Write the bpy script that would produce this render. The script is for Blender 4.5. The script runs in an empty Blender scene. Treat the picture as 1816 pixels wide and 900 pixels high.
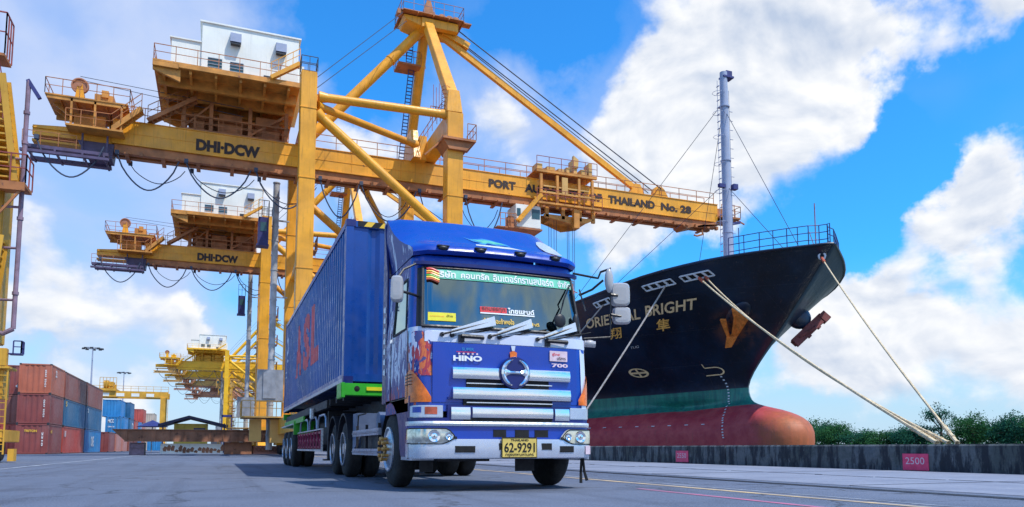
import bpy, bmesh, math, random
from mathutils import Vector, Matrix, noise
R = math.radians
rnd = random.Random(7)
scene = bpy.context.scene
COL = scene.collection

# ------------------------------------------------------------------ camera
cam_d = bpy.data.cameras.new("camera")
cam = bpy.data.objects.new("camera", cam_d)
COL.objects.link(cam)
cam.location = (0, 0, 0.53)
cam.rotation_euler = (R(90 + 5.412), 0, R(-21.45))
cam_d.sensor_width = 36.0
cam_d.lens = 36.0 * 1330 / 1816
cam_d.shift_y = 219 / 1816
cam_d.clip_start = 0.05
cam_d.clip_end = 6000
scene.camera = cam

# ------------------------------------------------------------------ light, sky, exposure
scene.view_settings.view_transform = 'Standard'
scene.view_settings.look = 'None'
scene.view_settings.exposure = 0.0
scene.view_settings.gamma = 1.0
SUN_EL, SUN_AZ = 60.0, 147.0        # azimuth clockwise from +Y
SKY_STRENGTH = 0.11
CLOUD_LIGHT = 0.98
sd = bpy.data.lights.new("sun", 'SUN')
sd.energy = 4.2
sd.angle = R(0.53)
sd.color = (1.0, 0.95, 0.86)
sun = bpy.data.objects.new("sun", sd)
COL.objects.link(sun)
_sv = Vector((math.cos(R(SUN_EL)) * math.sin(R(SUN_AZ)), math.cos(R(SUN_EL)) * math.cos(R(SUN_AZ)), math.sin(R(SUN_EL))))
sun.rotation_euler = _sv.to_track_quat('Z', 'Y').to_euler()

world = bpy.data.worlds.new("World")
scene.world = world
world.use_nodes = True
NT = world.node_tree
for n in list(NT.nodes):
    NT.nodes.remove(n)


class G:
    """tiny node-graph helper"""
    def __init__(s, nt):
        s.nt = nt

    def n(s, typ, ins=None, **props):
        nd = s.nt.nodes.new(typ)
        for k, v in props.items():
            setattr(nd, k, v)
        for k, v in (ins or {}).items():
            sock = nd.inputs[k]
            if isinstance(v, bpy.types.NodeSocket):
                s.nt.links.new(v, sock)
            else:
                sock.default_value = v
        return nd

    def math(s, op, a, b=None, c=None, clamp=False):
        ins = {0: a}
        if b is not None: ins[1] = b
        if c is not None: ins[2] = c
        nd = s.n('ShaderNodeMath', ins, operation=op)
        nd.use_clamp = clamp
        return nd.outputs[0]

    def mix(s, f, a, b, mode='MIX'):
        nd = s.nt.nodes.new('ShaderNodeMix')
        nd.data_type = 'RGBA'
        nd.blend_type = mode
        for sock, v in ((nd.inputs[0], f), (nd.inputs[6], a), (nd.inputs[7], b)):
            if isinstance(v, bpy.types.NodeSocket):
                s.nt.links.new(v, sock)
            else:
                sock.default_value = v if not isinstance(v, tuple) or len(v) == 4 else (*v, 1)
        return nd.outputs[2]

    def smooth(s, x, a, b, c=0.0, d=1.0, typ='SMOOTHSTEP'):
        nd = s.n('ShaderNodeMapRange', {0: x, 1: a, 2: b, 3: c, 4: d}, interpolation_type=typ)
        return nd.outputs[0]

    def noise(s, vec, scale, detail=4, rough=0.55, dist=0.0, dim='3D'):
        nd = s.n('ShaderNodeTexNoise', {'Vector': vec, 'Scale': scale, 'Detail': detail, 'Roughness': rough, 'Distortion': dist})
        return nd


POS = [(36.5, 28.1, 0.12, 1), (43.5, 28.2, 0.111, 1), (33.4, 23.2, 0.101, 1), (40.0, 21.4, 0.119, 1), (44.4, 24.2, 0.077, 0.9), (49.8, 28.3, 0.07, 0.9), (54.9, 27.6, 0.059, 0.9), (31.6, 19.0, 0.077, 0.7), (36.6, 16.7, 0.061, 0.7), (28.2, 22.8, 0.063, 0.6), (55.9, 19.2, 0.059, 1), (50.9, 15.1, 0.066, 0.9), (55.9, 14.0, 0.069, 1), (53.9, 16.8, 0.057, 0.9), (44.6, 9.3, 0.08, 0.8), (49.3, 9.7, 0.068, 0.9), (54.4, 8.5, 0.076, 0.9), (47.7, 4.8, 0.098, 0.9), (54.8, 3.8, 0.08, 0.8), (41.9, 5.8, 0.077, 0.8), (-9.2, 8.7, 0.088, 0.8), (-2.2, 7.7, 0.058, 0.9), (-11.6, 13.2, 0.084, 0.7), (0.1, 15.0, 0.066, 0.6), (9.6, 23.2, 0.077, 0.7), (20.2, 22.5, 0.065, 0.5), (12.3, 17.9, 0.087, 0.7), (2.7, 18.7, 0.061, 0.5), (26.0, 18.0, 0.058, 0.5), (-4.9, 3.7, 0.069, 0.5), (31.2, 16.6, 0.085, 0.6),
       # unseen clouds behind, above and beside the camera, some added to whiten chrome reflections
       (200, 8, .34, 1.0), (160, 8, .3, 1.0), (240, 10, .3, .9), (152, 33, .26, .8), (168, 42, .2, .7), (134, 27, .2, .7), (195, 28, .26, 1.0), (225, 34, .22, .9), (240, 45, .26, .8), (130, 25, .22, .8), (100, 20, .25, .8), (280, 25, .3, .8), (320, 50, .3, .7), (60, 60, .25, .7), (180, 12, .22, .7)]
HAZE = [(-11.6, 23.9, 0.22, 1.0), (-11.8, 16.7, 0.2, 1.0), (-3.9, 22.0, 0.17, 0.8), (0.9, 13.9, 0.137, 0.7), (19.8, 23.3, 0.142, 0.6), (-5.0, 6.0, 0.128, 0.6), (25.6, 25.5, 0.084, 0.5)]
NEG = [(23.8, 30.0, 0.102, 1), (8.6, 29.4, 0.134, 0.8), (50.5, 21.0, 0.06, 0.8), (47.7, 18.2, 0.053, 0.8), (45.9, 13.9, 0.049, 0.7), (41.8, 15.8, 0.045, 0.6), (1.1, 10.1, 0.054, 0.6), (-10.3, 5.7, 0.033, 0.5)]


def dirv(az, el):
    return (math.cos(R(el)) * math.sin(R(az)), math.cos(R(el)) * math.cos(R(az)), math.sin(R(el)))


def build_sky():
    g = G(NT)
    tc = g.n('ShaderNodeTexCoord').outputs['Generated']
    sky = g.n('ShaderNodeTexSky', sky_type='NISHITA')
    sky.sun_disc = False
    sky.sun_elevation = R(SUN_EL)
    sky.sun_rotation = R(SUN_AZ)
    sky.altitude = 0
    sky.air_density = 1.3
    sky.dust_density = 0.6
    sky.ozone_density = 2.5
    skyc = g.mix(1.0, sky.outputs[0], (SKY_STRENGTH * 0.28, SKY_STRENGTH * 1.30, SKY_STRENGTH * 2.25), 'MULTIPLY')
    # warp the direction so that cloud outlines billow
    w1 = g.noise(tc, 7.0, 6, 0.6).outputs['Color']
    w1 = g.n('ShaderNodeVectorMath', {0: w1, 1: (0.5, 0.5, 0.5)}, operation='SUBTRACT').outputs[0]
    w1 = g.n('ShaderNodeVectorMath', {0: w1, 3: 0.20}, operation='SCALE').outputs[0]
    wd = g.n('ShaderNodeVectorMath', {0: tc, 1: w1}, operation='ADD').outputs[0]

    def blobs(lst, k):
        acc = None
        for az, el, r, w in lst:
            d = g.n('ShaderNodeVectorMath', {0: wd, 1: dirv(az, el)}, operation='DISTANCE').outputs['Value']
            v = g.smooth(d, 0.0, r * k, w, 0.0)
            acc = v if acc is None else g.math('ADD', acc, v)
        return acc
    pos = g.math('MINIMUM', blobs(POS, 1.25), 1.25)
    neg = blobs(NEG, 1.15)
    haze = g.math('MINIMUM', blobs(HAZE, 1.8), 1.0)
    st = g.n('ShaderNodeVectorMath', {0: tc, 1: (1, 1, 1.5)}, operation='MULTIPLY').outputs[0]
    f1 = g.noise(st, 7.0, 9, 0.50, 0.25).outputs['Fac']
    off = tuple(v * 0.018 for v in _sv)
    st2 = g.n('ShaderNodeVectorMath', {0: st, 1: off}, operation='ADD').outputs[0]
    f2 = g.noise(st2, 7.0, 6, 0.50, 0.25).outputs['Fac']
    dens = g.math('SUBTRACT', pos, neg)
    dens = g.math('ADD', dens, g.math('MULTIPLY', g.math('SUBTRACT', f1, 0.5), 2.1))
    alpha = g.smooth(dens, 0.24, 0.86)
    thick = g.smooth(dens, 0.6, 1.6)
    lit = g.math('ADD', g.math('MULTIPLY', g.math('SUBTRACT', f1, f2), 4.5), 0.70)
    f3 = g.noise(st, 4.0, 3, 0.5).outputs['Fac']
    lit = g.math('SUBTRACT', lit, g.math('MULTIPLY', thick, g.smooth(f3, 0.38, 0.66, 0.0, 0.62)))
    lit = g.math('MAXIMUM', g.math('MINIMUM', lit, 1.0), 0.0)
    L = CLOUD_LIGHT
    ccol = g.mix(lit, (0.54 * L, 0.64 * L, 0.82 * L), (1.04 * L, 1.05 * L, 1.07 * L))
    # thin veil
    veil = g.math('MULTIPLY', haze, g.smooth(f1, 0.3, 0.65, 0.60, 1.0))
    hz = g.math('ADD', veil, g.math('MULTIPLY', g.smooth(f3, 0.45, 0.75), 0.15))
    hz = g.math('SUBTRACT', hz, g.math('MULTIPLY', neg, 0.8), clamp=True)
    hz = g.math('MULTIPLY', hz, 1.0, clamp=True)
    c = g.mix(hz, skyc, (0.56 * L, 0.69 * L, 1.0 * L))
    # brighter, paler band near the horizon
    z = g.n('ShaderNodeSeparateXYZ', {0: tc}).outputs[2]
    hb = g.smooth(z, 0.0, 0.24, 0.9, 0.0)
    c = g.mix(hb, c, (0.62 * L, 0.79 * L, 0.97 * L))
    c = g.mix(alpha, c, ccol)
    bg = g.n('ShaderNodeBackground', {'Color': c, 'Strength': 1.0})
    out = g.n('ShaderNodeOutputWorld')
    NT.links.new(bg.outputs[0], out.inputs[0])


build_sky()
world.cycles.sampling_method = 'MANUAL'
world.cycles.sample_map_resolution = 512


# ------------------------------------------------------------------ materials
def new_mat(name):
    m = bpy.data.materials.new(name)
    m.use_nodes = True
    nt = m.node_tree
    for n in list(nt.nodes):
        nt.nodes.remove(n)
    g = G(nt)
    out = g.n('ShaderNodeOutputMaterial')
    return m, g, out


def paint(name, col, rough=0.45, metal=0.0, var=0.18, scale=1.5, rust=0.0, rustcol=(0.16, 0.05, 0.02), coat=0.0, bump=0.0, bscale=40, streak=0.0, alt=None, fade=0.0):
    m, g, out = new_mat(name)
    tc = g.n('ShaderNodeTexCoord').outputs['Object']
    n1 = g.noise(tc, scale, 5, 0.6).outputs['Fac']
    dark = tuple(c * (1 - var) for c in col)
    lite = tuple(min(1, c * (1 + var * 0.8)) for c in (alt or col))
    base = g.mix(g.smooth(n1, 0.3, 0.7), dark, lite)
    if fade:
        n5 = g.noise(tc, scale * 0.4, 3, 0.6).outputs['Fac']
        pale = tuple(0.5 * c + 0.25 for c in col)
        base = g.mix(g.smooth(n5, 0.4, 0.75, 0, fade), base, pale)
    rsock = rough
    if streak:
        mp = g.n('ShaderNodeVectorMath', {0: tc, 1: (6, 6, 0.35)}, operation='MULTIPLY').outputs[0]
        n3 = g.noise(mp, 1.6, 4, 0.6).outputs['Fac']
        base = g.mix(g.smooth(n3, 0.5, 0.78, 0, streak), base, tuple(c * 0.35 for c in col))
    if rust:
        n2 = g.noise(tc, scale * 3.1, 7, 0.68).outputs['Fac']
        k = g.smooth(n2, 0.70 - rust * 0.3, 0.76 - rust * 0.25)
        base = g.mix(k, base, rustcol)
    ins = {'Base Color': base, 'Roughness': rsock, 'Metallic': metal, 'Coat Weight': coat, 'Coat Roughness': 0.05}
    b = g.n('ShaderNodeBsdfPrincipled', ins)
    n4 = g.noise(tc, scale * 6, 4, 0.6).outputs['Fac']
    g.nt.links.new(g.smooth(n4, 0.3, 0.7, max(0.02, rough - 0.1 * (rough > 0.2)), min(1, rough + 0.1)), b.inputs['Roughness'])
    if bump:
        nb = g.noise(tc, bscale, 5, 0.6).outputs['Fac']
        bp = g.n('ShaderNodeBump', {'Height': nb, 'Strength': bump, 'Distance': 0.02})
        g.nt.links.new(bp.outputs[0], b.inputs['Normal'])
    g.nt.links.new(b.outputs[0], out.inputs[0])
    return m


M = {}
M['crane'] = paint('crane_paint', (0.84, 0.36, 0.013), 0.42, var=0.18, scale=0.6, rust=0.14, rustcol=(0.24, 0.08, 0.03), streak=0.45, fade=0.10)
M['crane_dark'] = paint('crane_walkway_paint', (0.42, 0.15, 0.045), 0.55, var=0.3, scale=1.2, rust=0.25, rustcol=(0.14, 0.05, 0.04))
M['gondola'] = paint('gondola_dark_paint', (0.09, 0.065, 0.13), 0.5, var=0.3, scale=1.5, rust=0.15)
M['crane_deck'] = paint('crane_deck_paint', (0.60, 0.25, 0.04), 0.55, var=0.3, scale=1.2, rust=0.2, rustcol=(0.2, 0.06, 0.05))
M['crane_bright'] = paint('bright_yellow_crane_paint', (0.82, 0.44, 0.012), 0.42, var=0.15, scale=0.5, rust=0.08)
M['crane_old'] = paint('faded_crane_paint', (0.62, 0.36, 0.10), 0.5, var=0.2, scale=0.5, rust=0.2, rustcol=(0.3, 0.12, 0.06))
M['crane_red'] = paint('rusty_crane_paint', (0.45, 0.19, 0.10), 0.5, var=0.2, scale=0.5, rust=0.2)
M['yard_yellow'] = paint('yard_crane_paint', (0.66, 0.34, 0.03), 0.45, var=0.2, scale=0.7, rust=0.15, streak=0.3)
M['white_paint'] = paint('machine_house_white', (0.80, 0.80, 0.73), 0.5, var=0.08, scale=0.5, rust=0.02, streak=0.16)
M['letter_black'] = paint('lettering_dark_brown', (0.035, 0.016, 0.01), 0.6, var=0.2, scale=2)
M['dark_steel'] = paint('dark_steel', (0.03, 0.032, 0.04), 0.5, var=0.25, scale=3)
M['navy_steel'] = paint('navy_steel', (0.03, 0.035, 0.16), 0.5, var=0.25, scale=3)
M['purple_steel'] = paint('faded_purple_pipe', (0.26, 0.17, 0.22), 0.5, var=0.25, scale=3, rust=0.2)
M['grey_steel'] = paint('grey_steel', (0.30, 0.32, 0.36), 0.45, var=0.2, scale=2, metal=0.3)
M['mast_grey'] = paint('mast_grey_paint', (0.34, 0.38, 0.50), 0.45, var=0.12, scale=1, rust=0.04)
M['lift_grey'] = paint('lift_mast_grey', (0.42, 0.43, 0.45), 0.55, var=0.3, scale=1.5)
M['rope_dark'] = paint('steel_rope', (0.05, 0.06, 0.09), 0.6, var=0.1)
M['cable'] = paint('festoon_cable_rubber', (0.045, 0.06, 0.10), 0.6, var=0.1)
M['rope'] = paint('mooring_rope_fibre', (0.72, 0.56, 0.34), 0.85, var=0.3, scale=8, bump=0.6, bscale=60)
M['rope_grey'] = paint('mooring_rope_worn', (0.40, 0.36, 0.34), 0.85, var=0.3, scale=8, bump=0.6, bscale=60)
M['rope_red'] = paint('rope_chafe_cloth', (0.50, 0.10, 0.05), 0.8, var=0.3, scale=8)
M['cabin_glass'] = paint('cabin_glass', (0.04, 0.10, 0.12), 0.06, var=0.1)
M['red_steel'] = paint('red_oxide', (0.30, 0.06, 0.05), 0.55, var=0.3, scale=2, rust=0.2)
# truck
M['blue'] = paint('truck_blue_paint', (0.003, 0.045, 0.36), 0.32, var=0.07, scale=1, coat=0.35)
M['blue_dark'] = paint('truck_dark_blue', (0.004, 0.012, 0.13), 0.4, var=0.1, coat=0.1)
M['truck_white'] = paint('truck_pearl_white', (0.62, 0.66, 0.78), 0.22, var=0.08, coat=1.0)
M['chrome'] = paint('chrome', (0.90, 0.91, 0.92), 0.09, metal=1.0, var=0.04, scale=4)
M['silver'] = paint('brushed_silver', (0.66, 0.68, 0.70), 0.3, metal=0.35, var=0.08, scale=4)
M['bumper_silver'] = paint('bumper_silver_blue', (0.52, 0.56, 0.66), 0.26, metal=0.45, var=0.06, scale=2, coat=0.5)
M['black'] = paint('black_plastic', (0.012, 0.012, 0.016), 0.45, var=0.2, scale=4)
M['tyre'] = paint('tyre_rubber', (0.009, 0.009, 0.010), 0.85, var=0.25, scale=6, alt=(0.020, 0.019, 0.018))
M['rim'] = paint('rim_aluminium', (0.48, 0.50, 0.55), 0.35, metal=0.8, var=0.2, scale=6)
M['gold'] = paint('gold_hub_paint', (0.62, 0.32, 0.08), 0.35, metal=0.5, var=0.2, scale=8)
M['orange_lens'] = paint('orange_lens', (0.85, 0.17, 0.008), 0.3, var=0.3, scale=12, coat=0.2)
M['lamp_clear'] = paint('headlamp_reflector', (0.62, 0.62, 0.55), 0.10, metal=0.8, var=0.35, scale=14, coat=1.0)
M['lamp_milky'] = paint('aged_headlamp', (0.62, 0.60, 0.46), 0.25, var=0.15, scale=9, coat=0.6)
M['panel_blue'] = paint('blue_grey_panel', (0.10, 0.14, 0.24), 0.5, var=0.2, scale=3)
M['lamp_core'] = paint('headlamp_core', (0.12, 0.14, 0.16), 0.08, metal=0.6, var=0.1, coat=1.0)
M['plate'] = paint('yellow_plate', (0.72, 0.52, 0.12), 0.4, var=0.1, scale=6)
M['ink'] = paint('black_ink', (0.005, 0.005, 0.006), 0.8, var=0.05)
M['banner'] = paint('green_sun_strip', (0.10, 0.50, 0.32), 0.35, var=0.12, scale=3, alt=(0.16, 0.55, 0.38))
M['white_ink'] = paint('white_lettering', (0.78, 0.80, 0.80), 0.4, var=0.05)
M['yellow_ink'] = paint('yellow_lettering', (0.85, 0.52, 0.04), 0.4, var=0.05)
M['sticker_yellow'] = paint('yellow_sticker', (0.75, 0.66, 0.02), 0.4, var=0.1, scale=6)
M['red_ink'] = paint('red_sticker', (0.70, 0.03, 0.04), 0.4, var=0.05)
M['letter_red'] = paint('worn_red_lettering', (0.78, 0.10, 0.10), 0.5, var=0.25, scale=4)
M['pink_ink'] = paint('pink_sticker', (0.72, 0.55, 0.60), 0.4, var=0.1, scale=20)
M['red_sign'] = paint('pink_red_sign_paint', (0.78, 0.065, 0.16), 0.5, var=0.15, scale=5, rust=0.05)
M['cab_white'] = paint('mirror_housing', (0.42, 0.41, 0.41), 0.3, var=0.08, coat=0.5)
M['green'] = paint('trailer_green', (0.035, 0.40, 0.025), 0.4, var=0.15, scale=2, rust=0.05)
M['crimson'] = paint('crimson_guard', (0.28, 0.015, 0.05), 0.5, var=0.2, scale=3)
M['bed_grey'] = paint('steel_rail_grey', (0.36, 0.40, 0.50), 0.35, metal=0.4, var=0.15, scale=3)
M['under'] = paint('chassis_black', (0.012, 0.013, 0.02), 0.6, var=0.3, scale=3)
M['skin_dark'] = paint('cab_interior', (0.02, 0.022, 0.03), 0.8, var=0.2)
M['seat'] = paint('seat_fabric', (0.05, 0.045, 0.05), 0.9, var=0.2)
M['wood_rust'] = paint('rusty_hatch_steel', (0.30, 0.13, 0.07), 0.75, var=0.35, scale=0.9, rust=0.35, rustcol=(0.07, 0.03, 0.02), streak=0.5, bump=0.3)
M['hut_yellow'] = paint('hut_wall_paint', (0.68, 0.54, 0.10), 0.7, var=0.2, scale=1, streak=0.3)
M['hut_roof'] = paint('dark_roof_sheet', (0.03, 0.035, 0.08), 0.6, var=0.3, scale=2)
M['anchor'] = paint('orange_rusty_anchor', (0.72, 0.22, 0.04), 0.7, var=0.35, scale=3, rust=0.3, rustcol=(0.22, 0.07, 0.03))
M['anchor_dark'] = paint('dark_rusty_anchor', (0.20, 0.05, 0.05), 0.7, var=0.35, scale=3, rust=0.3, rustcol=(0.06, 0.02, 0.02))
M['ship_letter'] = paint('cream_ship_lettering', (0.85, 0.62, 0.36), 0.6, var=0.15, scale=4)
M['ship_letter_y'] = paint('ochre_ship_lettering', (0.90, 0.48, 0.12), 0.6, var=0.15, scale=4)
M['ship_white'] = paint('ship_white', (0.62, 0.66, 0.74), 0.45, var=0.12, scale=4, rust=0.04)


def ship_mat():
    m, g, out = new_mat('ship_hull_paint')
    tc = g.n('ShaderNodeTexCoord').outputs['Object']
    sp = g.n('ShaderNodeSeparateXYZ', {0: tc})
    y, z = sp.outputs[1], sp.outputs[2]
    n0 = g.noise(tc, 0.35, 5, 0.6).outputs['Fac']
    n1 = g.noise(tc, 1.4, 7, 0.65).outputs['Fac']
    mp = g.n('ShaderNodeVectorMath', {0: tc, 1: (3, 3, 0.4)}, operation='MULTIPLY').outputs[0]
    ns = g.noise(mp, 1.2, 6, 0.62).outputs['Fac']
    # local object origin is at Y=32: trim of the painted lines
    wob = g.math('MULTIPLY', g.math('SUBTRACT', n1, 0.5), 0.05)
    edge = g.math('ADD', g.math('ADD', z, g.math('MULTIPLY', y, 0.047)), wob)
    edge2 = g.math('ADD', g.math('ADD', z, g.math('MULTIPLY', y, 0.020)), wob)
    navy = g.mix(g.smooth(n0, 0.35, 0.7), (0.003, 0.007, 0.024), (0.007, 0.022, 0.062))
    navy = g.mix(g.smooth(n1, 0.60, 0.75, 0, 0.4), navy, (0.018, 0.05, 0.10))
    green = g.mix(g.smooth(ns, 0.35, 0.65), (0.008, 0.13, 0.12), (0.02, 0.22, 0.17))
    red = g.mix(g.smooth(n1, 0.35, 0.65), (0.36, 0.030, 0.05), (0.46, 0.07, 0.08))
    # orange towards the bulb end
    bl = g.smooth(g.math('ADD', y, g.math('MULTIPLY', n1, 2.6)), -2.0, 0.6, 1.0, 0.0)
    red = g.mix(bl, red, g.mix(g.smooth(ns, 0.35, 0.65), (0.46, 0.12, 0.04), (0.34, 0.10, 0.035)))
    c = g.mix(g.smooth(edge2, 3.76, 3.80), green, navy)
    c = g.mix(g.smooth(edge, 2.80, 2.83), red, c)
    wl = g.math('MULTIPLY', g.smooth(n1, 0.66, 0.72), g.smooth(ns, 0.5, 0.6))
    c = g.mix(wl, c, (0.22, 0.10, 0.07))
    mp2 = g.n('ShaderNodeVectorMath', {0: tc, 1: (5, 5, 0.22)}, operation='MULTIPLY').outputs[0]
    nr = g.noise(mp2, 1.5, 6, 0.6).outputs['Fac']
    c = g.mix(g.smooth(nr, 0.60, 0.74, 0, 0.42), c, (0.13, 0.07, 0.06))
    na = g.n('ShaderNodeVectorMath', {0: tc, 1: (-1.9, -0.6, 6.4)}, operation='DISTANCE').outputs['Value']
    c = g.mix(g.math('MULTIPLY', g.smooth(na, 0.3, 1.7, 1.0, 0.0), g.smooth(n1, 0.42, 0.6)), c, (0.20, 0.065, 0.03))
    scr = g.noise(g.n('ShaderNodeVectorMath', {0: tc, 1: (0.5, 0.5, 9)}, operation='MULTIPLY').outputs[0], 1.6, 6, 0.7).outputs['Fac']
    c = g.mix(g.smooth(scr, 0.66, 0.70, 0, 0.35), c, (0.18, 0.16, 0.17))
    b = g.n('ShaderNodeBsdfPrincipled', {'Base Color': c, 'Roughness': g.smooth(z, 2.6, 3.2, 0.58, 0.36)})
    # plating seams and dents
    br = g.n('ShaderNodeTexBrick', {'Scale': 1.0, 'Mortar Size': 0.006, 'Brick Width': 5.0, 'Row Height': 1.7, 'Color1': (1, 1, 1, 1), 'Color2': (1, 1, 1, 1), 'Mortar': (0, 0, 0, 1)})
    cv = g.n('ShaderNodeCombineXYZ', {0: y, 1: z, 2: 0.0}).outputs[0]
    g.nt.links.new(cv, br.inputs['Vector'])
    h = g.math('ADD', g.math('MULTIPLY', br.outputs['Color'], 0.25), g.math('MULTIPLY', n0, 2.0))
    bp = g.n('ShaderNodeBump', {'Height': h, 'Strength': 0.7, 'Distance': 0.05})
    g.nt.links.new(bp.outputs[0], b.inputs['Normal'])
    g.nt.links.new(b.outputs[0], out.inputs[0])
    return m


M['hull'] = ship_mat()


def asphalt_mat():
    m, g, out = new_mat('apron_asphalt')
    tc = g.n('ShaderNodeTexCoord').outputs['Object']
    n1 = g.noise(tc, 0.12, 6, 0.62).outputs['Fac']
    n2 = g.noise(tc, 0.9, 6, 0.66).outputs['Fac']
    n3 = g.noise(tc, 55, 4, 0.7).outputs['Fac']
    mp = g.n('ShaderNodeVectorMath', {0: tc, 1: (1.6, 0.05, 1)}, operation='MULTIPLY').outputs[0]
    n4 = g.noise(mp, 1.3, 5, 0.6).outputs['Fac']        # tyre tracks along the quay
    c = g.mix(g.smooth(n1, 0.3, 0.7), (0.085, 0.108, 0.158), (0.135, 0.158, 0.215))
    c = g.mix(g.smooth(n2, 0.42, 0.72, 0, 0.6), c, (0.060, 0.075, 0.110))
    c = g.mix(g.smooth(n4, 0.50, 0.66, 0, 0.6), c, (0.055, 0.068, 0.10))
    n6 = g.noise(tc, 0.35, 8, 0.7, 0.8).outputs['Fac']
    c = g.mix(g.smooth(n6, 0.56, 0.64, 0, 0.7), c, (0.042, 0.048, 0.07))      # oil stains
    vo = g.n('ShaderNodeTexVoronoi', {'Vector': g.n('ShaderNodeVectorMath', {0: tc, 1: g.n('ShaderNodeVectorMath', {0: g.noise(tc, 1.2, 4, 0.6).outputs['Color'], 3: 1.3}, operation='SCALE').outputs[0]}, operation='ADD').outputs[0], 'Scale': 0.28}, feature='DISTANCE_TO_EDGE')
    c = g.mix(g.smooth(vo.outputs['Distance'], 0.004, 0.012, 0.85, 0.0), c, (0.02, 0.024, 0.035))      # cracks
    n7 = g.noise(tc, 22, 4, 0.7).outputs['Fac']
    c = g.mix(g.smooth(n7, 0.52, 0.70, 0, 0.5), c, (0.19, 0.21, 0.26))
    c = g.mix(g.smooth(n3, 0.48, 0.66, 0, 0.6), c, (0.26, 0.29, 0.36))
    c = g.mix(g.smooth(n3, 0.48, 0.34, 0, 0.6), c, (0.035, 0.042, 0.06))
    b = g.n('ShaderNodeBsdfPrincipled', {'Base Color': c, 'Roughness': 0.75})
    h = g.math('ADD', g.math('MULTIPLY', n3, 0.5), n2)
    bp = g.n('ShaderNodeBump', {'Height': h, 'Strength': 0.8, 'Distance': 0.02})
    g.nt.links.new(bp.outputs[0], b.inputs['Normal'])
    g.nt.links.new(b.outputs[0], out.inputs[0])
    return m


M['asphalt'] = asphalt_mat()


def concrete_mat(name, a, bcol, stain=0.0):
    m, g, out = new_mat(name)
    tc = g.n('ShaderNodeTexCoord').outputs['Object']
    n1 = g.noise(tc, 0.8, 7, 0.65).outputs['Fac']
    n2 = g.noise(tc, 14, 5, 0.65).outputs['Fac']
    mp = g.n('ShaderNodeVectorMath', {0: tc, 1: (2.2, 2.2, 0.5)}, operation='MULTIPLY').outputs[0]
    n3 = g.noise(mp, 2.0, 7, 0.7).outputs['Fac']
    c = g.mix(g.smooth(n1, 0.3, 0.7), a, bcol)
    c = g.mix(g.smooth(n2, 0.4, 0.7, 0, 0.4), c, tuple(v * 0.6 for v in a))
    if stain:
        c = g.mix(g.smooth(n1, 0.42, 0.62, 0, 0.75), c, (0.03, 0.045, 0.04))
        c = g.mix(g.smooth(n3, 0.43, 0.56, 0, stain), c, (0.012, 0.016, 0.024))
        n5 = g.noise(mp, 5.0, 5, 0.7).outputs['Fac']
        c = g.mix(g.smooth(n5, 0.62, 0.74, 0, 0.6), c, (0.30, 0.32, 0.34))
    b = g.n('ShaderNodeBsdfPrincipled', {'Base Color': c, 'Roughness': 0.85})
    bp = g.n('ShaderNodeBump', {'Height': n2, 'Strength': 0.5, 'Distance': 0.02})
    g.nt.links.new(bp.outputs[0], b.inputs['Normal'])
    g.nt.links.new(b.outputs[0], out.inputs[0])
    return m


M['wall'] = concrete_mat('stained_quay_concrete', (0.10, 0.12, 0.13), (0.20, 0.21, 0.21), 0.92)
M['strip'] = concrete_mat('quay_edge_concrete', (0.20, 0.22, 0.28), (0.28, 0.30, 0.36))


def worn(name, col, amount=0.5):
    m, g, out = new_mat(name)
    tc = g.n('ShaderNodeTexCoord').outputs['Object']
    n1 = g.noise(tc, 3.0, 7, 0.7).outputs['Fac']
    mp = g.n('ShaderNodeVectorMath', {0: tc, 1: (4, 0.25, 1)}, operation='MULTIPLY').outputs[0]
    n2 = g.noise(mp, 2.0, 5, 0.65).outputs['Fac']
    k = g.smooth(g.math('ADD', g.math('MULTIPLY', n1, 0.5), g.math('MULTIPLY', n2, 0.5)), 0.40, 0.56)
    c = g.mix(k, col, (0.13, 0.15, 0.20))
    b = g.n('ShaderNodeBsdfPrincipled', {'Base Color': g.mix(amount, col, c), 'Roughness': 0.7})
    g.nt.links.new(b.outputs[0], out.inputs[0])
    return m


M['mark_yellow'] = worn('worn_yellow_line', (0.72, 0.50, 0.24), 0.6)
M['mark_white'] = worn('worn_white_line', (0.55, 0.58, 0.62), 0.8)
M['mark_pink'] = worn('worn_red_line', (0.62, 0.15, 0.26), 0.6)
M['mark_beige'] = worn('worn_beige_strip', (0.36, 0.34, 0.36), 0.6)


def water_mat():
    m, g, out = new_mat('river_water')
    tc = g.n('ShaderNodeTexCoord').outputs['Object']
    n = g.noise(tc, 0.6, 6, 0.6).outputs['Fac']
    b = g.n('ShaderNodeBsdfPrincipled', {'Base Color': (0.06, 0.075, 0.05, 1), 'Roughness': 0.12})
    bp = g.n('ShaderNodeBump', {'Height': n, 'Strength': 0.6, 'Distance': 0.3})
    g.nt.links.new(bp.outputs[0], b.inputs['Normal'])
    g.nt.links.new(b.outputs[0], out.inputs[0])
    return m


M['water'] = water_mat()
M['bank'] = paint('muddy_bank', (0.06, 0.07, 0.03), 0.9, var=0.4, scale=0.3)


def leaf_mat(name, a, bcol):
    m, g, out = new_mat(name)
    tc = g.n('ShaderNodeTexCoord').outputs['Object']
    n = g.noise(tc, 0.9, 4, 0.6).outputs['Fac']
    n2 = g.noise(tc, 9.0, 2, 0.6).outputs['Fac']
    c = g.mix(g.smooth(g.math('ADD', g.math('MULTIPLY', n, 0.6), g.math('MULTIPLY', n2, 0.4)), 0.35, 0.65), a, bcol)
    d = g.n('ShaderNodeBsdfDiffuse', {'Color': c})
    t = g.n('ShaderNodeBsdfTranslucent', {'Color': c})
    x = g.n('ShaderNodeMixShader', {0: 0.3, 1: d.outputs[0], 2: t.outputs[0]})
    g.nt.links.new(x.outputs[0], out.inputs[0])
    return m


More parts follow.
